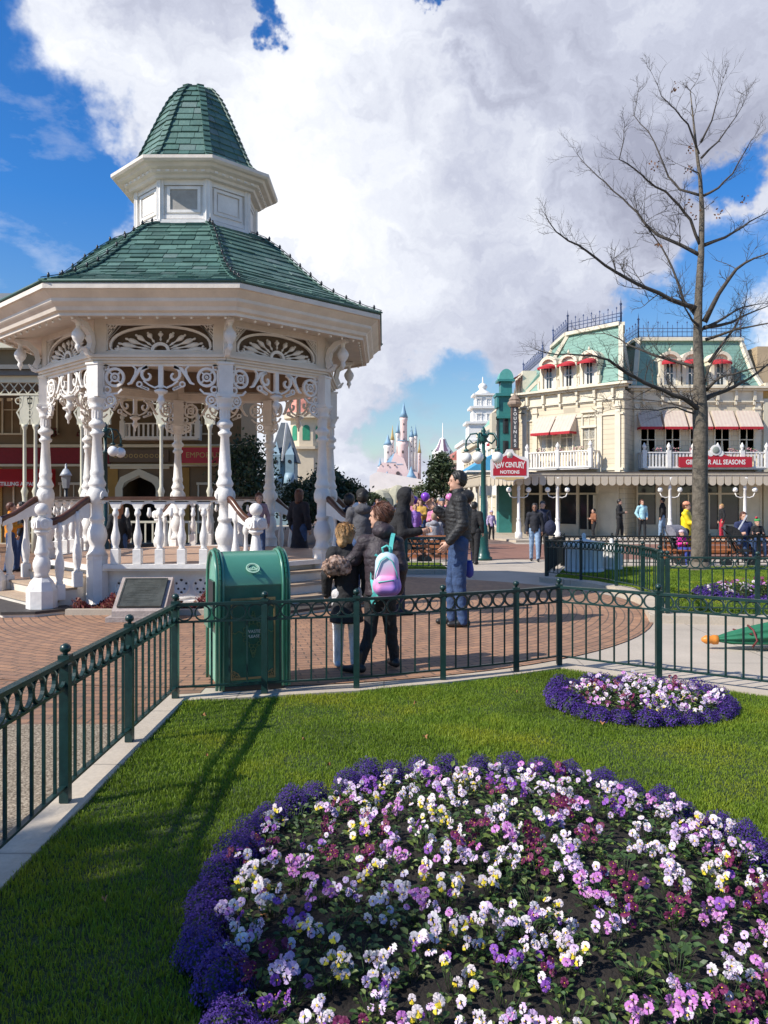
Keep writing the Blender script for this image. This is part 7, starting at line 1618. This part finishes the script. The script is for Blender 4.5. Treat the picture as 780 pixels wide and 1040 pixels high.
# small black ornate lantern seen between the left columns
r = empty('lantern', (GX(67, 22), 22, gz(22))); tag(r, 'small black and silver lantern on a scrolled iron base between the left bandstand columns', 'lantern')
b = MB(); b.lathe([(.3,0),(.3,.9),(.35,1.0),(.30,1.1),(.12,1.25),(.08,1.5),(.1,1.6),(.05,1.75),(.05,2.1)], (0,0,0), 12); 
for i in range(4): a = i*PI/2; b.tube([(.1*math.cos(a),.1*math.sin(a),1.55),(.32*math.cos(a),.32*math.sin(a),1.35),(.38*math.cos(a),.38*math.sin(a),1.15)], .03, 6)
b.build('base', BLACKIRON, r)
b = MB(); b.lathe([(.09,2.1),(.14,2.45)], (0,0,0), 6, 0, False); b.build('glass', mat('lantern_glass', (0.25,0.26,0.26), 0.1, 0.1, 3), r)
b = MB(); b.lathe([(.18,2.45),(.14,2.52),(.08,2.62),(.03,2.66),(.03,2.75),(0,2.8)], (0,0,0), 8, 0, True); b.build('cap', mat('silver_cap', (0.4,0.41,0.42), 0.4, 0.1, 4), r)
# ================================================================ TREES
def limb_mesh(b, pts, r0, r1, n=8, m=0):
    k = len(pts); b.tube(pts, [r0+(r1-r0)*(i/(k-1))**0.8 for i in range(k)], n, m)
def twigs(b, p, d, L, r, depth, m=0):
    n = 4; pts = [p]; dd = d.normalized()
    for i in range(n):
        dd = (dd+Vector((random.gauss(0,.16), random.gauss(0,.16), random.gauss(0.05,.13)))).normalized(); pts.append(pts[-1]+dd*L/n)
    b.tube(pts, [r*(1-0.6*i/n) for i in range(n+1)], 4 if r < 0.012 else 5, m, cap=False)
    if depth <= 0: return
    for i in range(1, n+1):
        for q in range(1 if random.random() < 0.75 else 2):
            ax = Vector((random.gauss(0,1), random.gauss(0,1), random.gauss(0.2,.6))).normalized(); nd = (dd*0.7+ax*0.75).normalized()
            twigs(b, pts[i], nd, L*random.uniform(0.4, 0.62), r*0.6, depth-1, m)
TY = 18.0
def tp(px, py, dy=0.0): Y = TY+dy; return Vector((GX(px, Y)-GX(710, TY), dy, H0+(HY-py)/FPX*Y-gz(TY)-0.08))
tr = empty('bare_tree', (GX(710, TY), TY, gz(TY)+0.08)); tag(tr, 'leafless grey barked tree standing on the lawn at right', 'tree')
b = MB(); tk = [(710,581),(710.5,560),(711,520),(711,480),(711.5,440),(711,418),(710,380),(708.5,340),(709.5,300),(712,260),(713,215),(711,180),(707,150),(704,120),(701,92)]
rad = [.215,.185,.176,.170,.166,.172,.118,.100,.085,.072,.056,.044,.032,.020,.009]
b.tube([tp(x, y) for x, y in tk], rad, 14); b.lathe([(.30,-0.05),(.25,.06),(.215,.2)], (0,0,0), 14)
for k in range(7):
    pass
b.build('trunk', BARK, tr)
def z5(l): return [(500+x/2.786, 40+y/2.786) for x, y in l]
def z8(l): return [(630+x/5.2, 310+y/5.2) for x, y in l]
limbs = [
 (z5([(585,762),(500,735),(440,705),(380,675),(320,640),(270,600),(215,570),(180,545),(155,505)]), .075, -1.2),
 (z5([(590,612),(530,580),(470,555),(430,520),(410,490),(370,450),(320,405),(280,370),(245,330)]), .06, 1.0),
 (z5([(592,590),(560,510),(530,470),(490,430),(440,400),(400,365),(360,340),(372,290),(375,250)]), .05, -0.8),
 (z5([(590,442),(530,425),(500,390),(470,320),(440,260),(400,215),(410,150)]), .042, 1.2),
 (z5([(585,325),(555,240),(520,200),(480,160),(455,100)]), .034, -0.6),
 (z5([(598,442),(640,420),(680,380),(720,310),(745,270)]), .042, -1.0),
 (z5([(592,335),(640,290),(690,220),(720,160)]), .036, 0.9),
 (z5([(590,292),(620,230),(640,160),(655,110)]), .032, -0.5),
 (z5([(600,582),(660,560),(710,530),(750,505),(800,480)]), .055, 1.1),
 (z5([(600,800),(640,720),(690,650),(740,620),(800,595)]), .085, -1.0),
 (z5([(590,800),(540,740),(510,650),(480,590),(430,520),(400,470)]), .055, 0.6),
 (z5([(600,815),(680,800),(740,770),(800,745)]), .06, 1.4),
 (z8([(425,560),(400,540),(330,490),(230,450),(130,410),(60,370),(0,330),(-60,290),(-135,268),(-235,262),(-330,262),(-440,235)]), .085, -1.6),
 (z8([(440,500),(500,470),(600,430),(680,390),(780,310),(880,250)]), .085, 1.2),
 (z8([(450,450),(500,400),(560,370),(640,350),(780,320),(870,310)]), .055, -0.9),
 (z8([(410,335),(300,300),(200,270),(130,245),(60,215),(0,180),(-80,150),(-190,150)]), .055, 1.3),
 (z8([(400,575),(300,540),(200,555),(100,550),(0,545),(-100,565)]), .03, -0.8),
 (z8([(400,550),(330,535),(230,510),(90,495),(-60,500),(-200,480)]), .032, 0.9),
 (z8([(435,130),(380,80),(340,10),(310,-60)]), .05, -0.7),
 (z8([(445,122),(560,60),(650,10),(760,-10)]), .055, 0.8),
 (z8([(450,182),(600,130),(780,95),(880,60)]), .05, -1.3),
 (z8([(470,300),(560,180),(620,90),(660,0),(670,-80)]), .05, 0.7),
 (z8([(440,440),(470,330),(520,250),(600,130)]), .035, -0.5),
 (z5([(588,380),(520,350),(515,440),(540,520)][:2]), .02, -.5)]
for pts, r, dy in limbs:
    r *= 0.82
    k = len(pts); b = MB(); P3 = [tp(x+random.uniform(-.6,.6)*(0 < i), y, dy*(i/(k-1))**1.1) for i, (x, y) in enumerate(pts)]
    fine = []
    for i in range(k-1):
        for t in (0, .5): p = P3[i].lerp(P3[i+1], t); fine.append(p+Vector((random.uniform(-1,1),random.uniform(-1,1),random.uniform(-1,1)))*0.02*(t > 0))
    fine.append(P3[-1]); n = len(fine); rr = [r*(1-0.86*(i/(n-1))**0.75) for i in range(n)]; b.tube(fine, rr, 7)
    for i in range(2, n):
        d = fine[i]-fine[i-1]
        for q in range(random.choice((1,2,2))):
            side = Vector((random.gauss(0,1), random.gauss(0,1), random.gauss(0.35,.8))).normalized(); nd = (d.normalized()*0.75+side*0.8).normalized()
            twigs(b, fine[i], nd, random.uniform(0.25, 0.72)*(1.1-0.4*i/n), max(0.0045, rr[i]*0.28), 2 if random.random() < .5 else 1)
    twigs(b, fine[-1], fine[-1]-fine[-2], 0.32, 0.006, 2)
    b.build('limb', BARKD, tr)
for i in range(5, len(tk)):
    for q in range(2 if i > 9 else 1):
        b = MB(); p = tp(*tk[i]); twigs(b, p, Vector((random.gauss(0,1), random.gauss(0,1), 0.8)), random.uniform(0.25, 0.55), 0.008, 2)
        b.build('twig', BARKD, tr)
b = MB()
for px, py in ((518,138+0),(560,313),(457,356),(551,372),(556,462),(470,590),(578,498),(710,455),(640,495)):
    c = tp(500+px/2.786, 40+py/2.786, random.uniform(-.3,.3))
    for i in range(9):
        o = c+Vector((random.uniform(-.1,.1), random.uniform(-.1,.1), random.uniform(-.12,.1))); u = Vector((random.gauss(0,1),random.gauss(0,1),random.gauss(0,1))).normalized()*.035; w = u.cross(Vector((0.3,.8,.5))).normalized()*.02
        b.add([tuple(o-u), tuple(o+w), tuple(o+u), tuple(o-w)], [(0,1,2,3)])
b.build('dry_leaf_cluster', mat('brown_dead_leaf', (0.16,0.07,0.03), 0.8, 0.3, 10), tr)
# bare tree outside the frame to the left that shades the lawn
sh = empty('bare_tree', (-8.1, -0.3, 0.0)); tag(sh, 'bare tree just outside the left of the view whose crown shades the lawn', 'tree')
b = MB(); b.tube([(0,0,0),(0.05,0,1.2),(0.0,0.1,2.6),(0.15,0.1,4.4),(0.1,0.3,6.9)], [.17,.15,.13,.10,.03], 10); b.build('trunk', BARK, sh)
b = MB()
for i in range(82):
    z = random.uniform(3.0, 6.0); a = random.uniform(0, 2*PI); twigs(b, Vector((0.05,0.1,z)), Vector((math.cos(a), math.sin(a), 0.75)), random.uniform(1.2, 1.9)*(1.25-z/9), 0.055, 3)
b.build('limb', BARK, sh)
def leafy(name, label, x, y, h, cw, nclump, nleaf, leafs, mats, trunk_h=None, shape='round', group=None, z0=None):
    z0 = gz(y) if z0 is None else z0; r = empty(name, (x, y, z0)); tag(r, label, 'tree', group); th = trunk_h or h*0.3
    b = MB(); b.tube([(0,0,0),(0.04,0,th),(0,0.05,h*0.75)], [h*.03, h*.022, h*.008], 8)
    for i in range(7): a = random.uniform(0, 6.3); z = random.uniform(th*.8, h*.7); b.tube([(0,0,z),(cw*.3*math.cos(a),cw*.3*math.sin(a),z+h*.08),(cw*.45*math.cos(a),cw*.45*math.sin(a),z+h*.12)], [h*.012,h*.008,h*.003], 5)
    b.build('trunk', BARK, r); V = []; M_ = []
    for c in range(nclump):
        a = random.uniform(0, 2*PI)
        if shape == 'tier': t = random.random(); zc = th+(h-th)*t; rr = cw/2*(1.05-t)*random.uniform(.35,1); cr = h*.085; fl = .45
        else: t = random.random(); zc = th+(h-th)*(.1+.85*t); rr = cw/2*math.sqrt(max(0,1-(2*t-1)**2))*random.uniform(.4,1); cr = h*.12; fl = .8
        cx, cy = rr*math.cos(a), rr*math.sin(a)
        for i in range(nleaf):
            p = np.random.randn(3)*cr*np.array([.6,.6,.45*fl/.8])+np.array([cx,cy,zc]); u = np.random.randn(3); u /= np.linalg.norm(u); w = np.cross(u, np.random.randn(3)); w /= np.linalg.norm(w)+1e-9
            V += [p-u*leafs, p+w*leafs*.55, p+u*leafs, p-w*leafs*.55]; M_.append(np.random.randint(len(mats)))
    n = len(M_); o = nparr_mesh('crown', np.array(V), np.arange(n*4), 4, mats, M_, False, r); return r
LG = [mat('dark_evergreen_leaf', (0.022,0.045,0.022), 0.6, 0.3, 8, trans=0.15), mat('mid_evergreen_leaf', (0.045,0.075,0.03), 0.6, 0.3, 8, trans=0.15)]
LG2 = [mat('olive_leaf', (0.055,0.08,0.03), 0.6, 0.3, 6, trans=0.15), mat('dark_olive_leaf', (0.03,0.05,0.022), 0.6, 0.3, 6, trans=0.15)]
leafy('evergreen_tree', 'broad tiered cedar like tree on the street between the castle and the shops', GX(448,52), 52, 4.7, 4.0, 130, 34, .13, LG2, 1.0, 'tier')
leafy('evergreen_tree', 'smaller yellow green tree just right of the castle', GX(423,72), 72, 2.9, 2.6, 50, 30, .14, [mat('yellow_green_leaf', (0.14,0.16,0.05), 0.6, 0.3, 6, trans=0.2), LG2[0]], .6, 'round')
leafy('evergreen_tree', 'dark rounded evergreen beside the right bandstand columns', GX(344,36), 36, 2.7, 2.3, 90, 34, .10, LG, .8, 'round')
leafy('evergreen_tree', 'dark spreading evergreen low against the castle on its left', GX(365,62), 62, 2.6, 3.0, 70, 30, .13, LG, .8, 'tier')
leafy('evergreen_tree', 'dark leafy tree with red baubles seen through the bandstand', GX(252,30), 30, 4.0, 2.0, 90, 36, .09, LG, .9, 'round')
leafy('evergreen_tree', 'dense dark bush tree between the back bandstand columns', GX(308,33), 33, 2.5, 2.2, 90, 34, .09, LG, .6, 'round')
leafy('evergreen_tree', 'dark evergreen far beyond the curved lawn behind the crowd at left', GX(330,45), 45, 3.4, 3.2, 80, 30, .12, LG, .7, 'round')
leafy('evergreen_tree', 'low olive green tree beside the crowd on the left pavement', GX(378,84), 84, 2.2, 3.0, 60, 30, .16, LG2, .7, 'round')
# ================================================================ SKY, SUN, CAMERA
SAZ = math.atan2(-0.42, -0.907)     # direction towards the sun in the ground plane (left, slightly behind the camera)
SEL = math.radians(41)
sdir = Vector((math.cos(SAZ)*math.cos(SEL), math.sin(SAZ)*math.cos(SEL), math.sin(SEL)))
sl = bpy.data.lights.new('sun', 'SUN'); sl.energy = 4.9; sl.angle = math.radians(0.55); sl.color = (1.0, 0.93, 0.83)
so = bpy.data.objects.new('sun', sl); COL.objects.link(so); so.rotation_euler = sdir.to_track_quat('Z', 'Y').to_euler()
w = bpy.data.worlds.new('World'); scene.world = w; w.use_nodes = True; nt = w.node_tree; N = NT(nt)
bg = nt.nodes['Background']; sky = N.n('ShaderNodeTexSky', sky_type='NISHITA'); sky.sun_disc = False; sky.sun_elevation = SEL; sky.sun_rotation = math.atan2(sdir.x, sdir.y)
sky.air_density = 1.0; sky.dust_density = 0.6; sky.ozone_density = 2.5; sky.altitude = 200
tc = N.n('ShaderNodeTexCoord'); dirv = tc.outputs['Generated']
def vmath(op, a, b=None):
    nd = N.n('ShaderNodeVectorMath', operation=op)
    for i, v in enumerate((a, b)):
        if v is None: continue
        if isinstance(v, (tuple, list)): nd.inputs[i].default_value = v
        else: N.l(v, nd.inputs[i])
    return nd
warp = N.noise(dirv, 2.6, 7, 0.62); warp.noise_dimensions = '3D'
wv = vmath('SCALE', vmath('SUBTRACT', warp.outputs['Color'], (0.5,0.5,0.5)).outputs[0]); wv.inputs['Scale'].default_value = 0.36
warp2 = N.noise(dirv, 11, 6, 0.6); wv2 = vmath('SCALE', vmath('SUBTRACT', warp2.outputs['Color'], (0.5,0.5,0.5)).outputs[0]); wv2.inputs['Scale'].default_value = 0.12
pd = vmath('NORMALIZE', vmath('ADD', vmath('ADD', dirv, wv.outputs[0]).outputs[0], wv2.outputs[0]).outputs[0]).outputs[0]
def bdir(px, py): return tuple(Vector(((px-390)/FPX, 1, (HY-py)/FPX)).normalized())
def blob(px, py, rpx, soft=0.55, src=None):
    c = bdir(px, py); d = vmath('DOT_PRODUCT', src or pd, c).outputs['Value']; a = rpx/FPX*(c[1]**1.0); co = math.cos(a)
    mr = N.n('ShaderNodeMapRange'); mr.interpolation_type = 'SMOOTHSTEP'; mr.inputs['From Min'].default_value = math.cos(a*(1+soft)); mr.inputs['From Max'].default_value = math.cos(a*max(0.05, 1-soft)); N.l(d, mr.inputs['Value']); return mr.outputs[0]
def vmax(lst):
    o = lst[0]
    for x in lst[1:]: o = N.math('MAXIMUM', o, x)
    return o
holes = vmax([blob(20,170,120,.35), blob(60,250,85,.35), blob(-60,60,110,.35), blob(30,330,70,.4), blob(95,150,45,.4),
              blob(300,8,16,.95), blob(460,46,9,.95), blob(475,414,48,.6), blob(420,415,36,.8), blob(540,395,28,.8), blob(680,322,46,.6), blob(760,300,55,.5), blob(770,180,28,.8), blob(380,-160,60,.8), blob(730,360,60,.6)])
# wisps drifting over the blue
cw = N.noise(vmath('MULTIPLY', dirv, (1.0,1.0,2.2)).outputs[0], 9, 8, 0.6)
wisp = N.math('MULTIPLY', N.ramp(cw.outputs['Fac'], [(0.56, (0,0,0)), (0.72, (0.75,0.75,0.75))]), 1.0)
cv0 = N.math('ADD', N.math('SUBTRACT', 1.0, holes), N.math('MULTIPLY', N.math('SUBTRACT', cw.outputs['Fac'], 0.5), 0.9))
cvr = N.n('ShaderNodeMapRange'); cvr.interpolation_type = 'SMOOTHSTEP'; cvr.inputs['From Min'].default_value = 0.08; cvr.inputs['From Max'].default_value = 0.88; N.l(cv0, cvr.inputs['Value'])
back = N.n('ShaderNodeMapRange'); back.interpolation_type = 'SMOOTHSTEP'; back.inputs['From Min'].default_value = 0.35; back.inputs['From Max'].default_value = 0.62; sy_ = N.n('ShaderNodeSeparateXYZ'); N.l(dirv, sy_.inputs[0]); N.l(sy_.outputs[1], back.inputs['Value'])
cover = N.math('MAXIMUM', N.math('MULTIPLY', cvr.outputs[0], back.outputs[0]), N.math('MULTIPLY', wisp, 0.40))
front = N.n('ShaderNodeSeparateXYZ'); N.l(dirv, front.inputs[0])
# cloud brightness: lit tops and greyer bellies
n1 = N.noise(vmath('MULTIPLY', pd, (1.0,1.0,1.9)).outputs[0], 4.2, 8, 0.58); n2 = N.noise(vmath('MULTIPLY', pd, (1.0,1.0,2.4)).outputs[0], 14, 6, 0.6)
grey = vmax([blob(500,330,120,.8), blob(640,210,90,.9), blob(600,110,80,.9), blob(470,285,80,.9), blob(760,110,90,.9), blob(590,20,90,.9), blob(210,10,60,.9)])
bright = vmax([blob(330,170,120,.9), blob(220,30,80,.9), blob(560,160,60,.9), blob(140,60,50,.9)])
lum = N.math('ADD', 0.62, N.math('MULTIPLY', N.math('SUBTRACT', n1.outputs['Fac'], 0.5), 1.55)); lum = N.math('ADD', lum, N.math('MULTIPLY', N.math('SUBTRACT', n2.outputs['Fac'], 0.5), 0.28))
lum = N.math('SUBTRACT', lum, N.math('MULTIPLY', grey, 0.34)); lum = N.math('ADD', lum, N.math('MULTIPLY', bright, 0.18), clamp=True)
ccol = N.ramp(lum, [(0.06, (3.7,3.9,5.0)), (0.34, (5.6,5.9,7.1)), (0.62, (7.9,8.2,9.0)), (0.95, (10.3,10.4,10.7))])
skyc = N.mix(1.0, sky.outputs['Color'], N.ramp(front.outputs[2], [(0.0, (1.25,1.22,1.12)), (0.14, (0.95,1.15,1.25)), (0.34, (0.36,0.98,1.60)), (0.7, (0.22,0.80,1.5))]), 'MULTIPLY')
N.l(N.mix(cover, skyc, ccol), bg.inputs['Color']); bg.inputs['Strength'].default_value = 0.085
cam = bpy.data.cameras.new('camera'); co = bpy.data.objects.new('camera', cam); COL.objects.link(co); scene.camera = co
co.location = (0, 0, H0); co.rotation_euler = (PI/2, 0, 0); cam.sensor_fit = 'HORIZONTAL'; cam.sensor_width = 36; cam.lens = 36*FPX/780; cam.clip_end = 3000; cam.clip_start = 0.05
cam.shift_y = (HY-520)/780*1.0*1.0
vs_ = scene.view_settings; vs_.view_transform = 'Standard'; vs_.look = 'None'; vs_.gamma = 1; vs_.exposure = 0.38; scene.render.engine = 'CYCLES'
scene.render.resolution_x = 768; scene.render.resolution_y = 1024
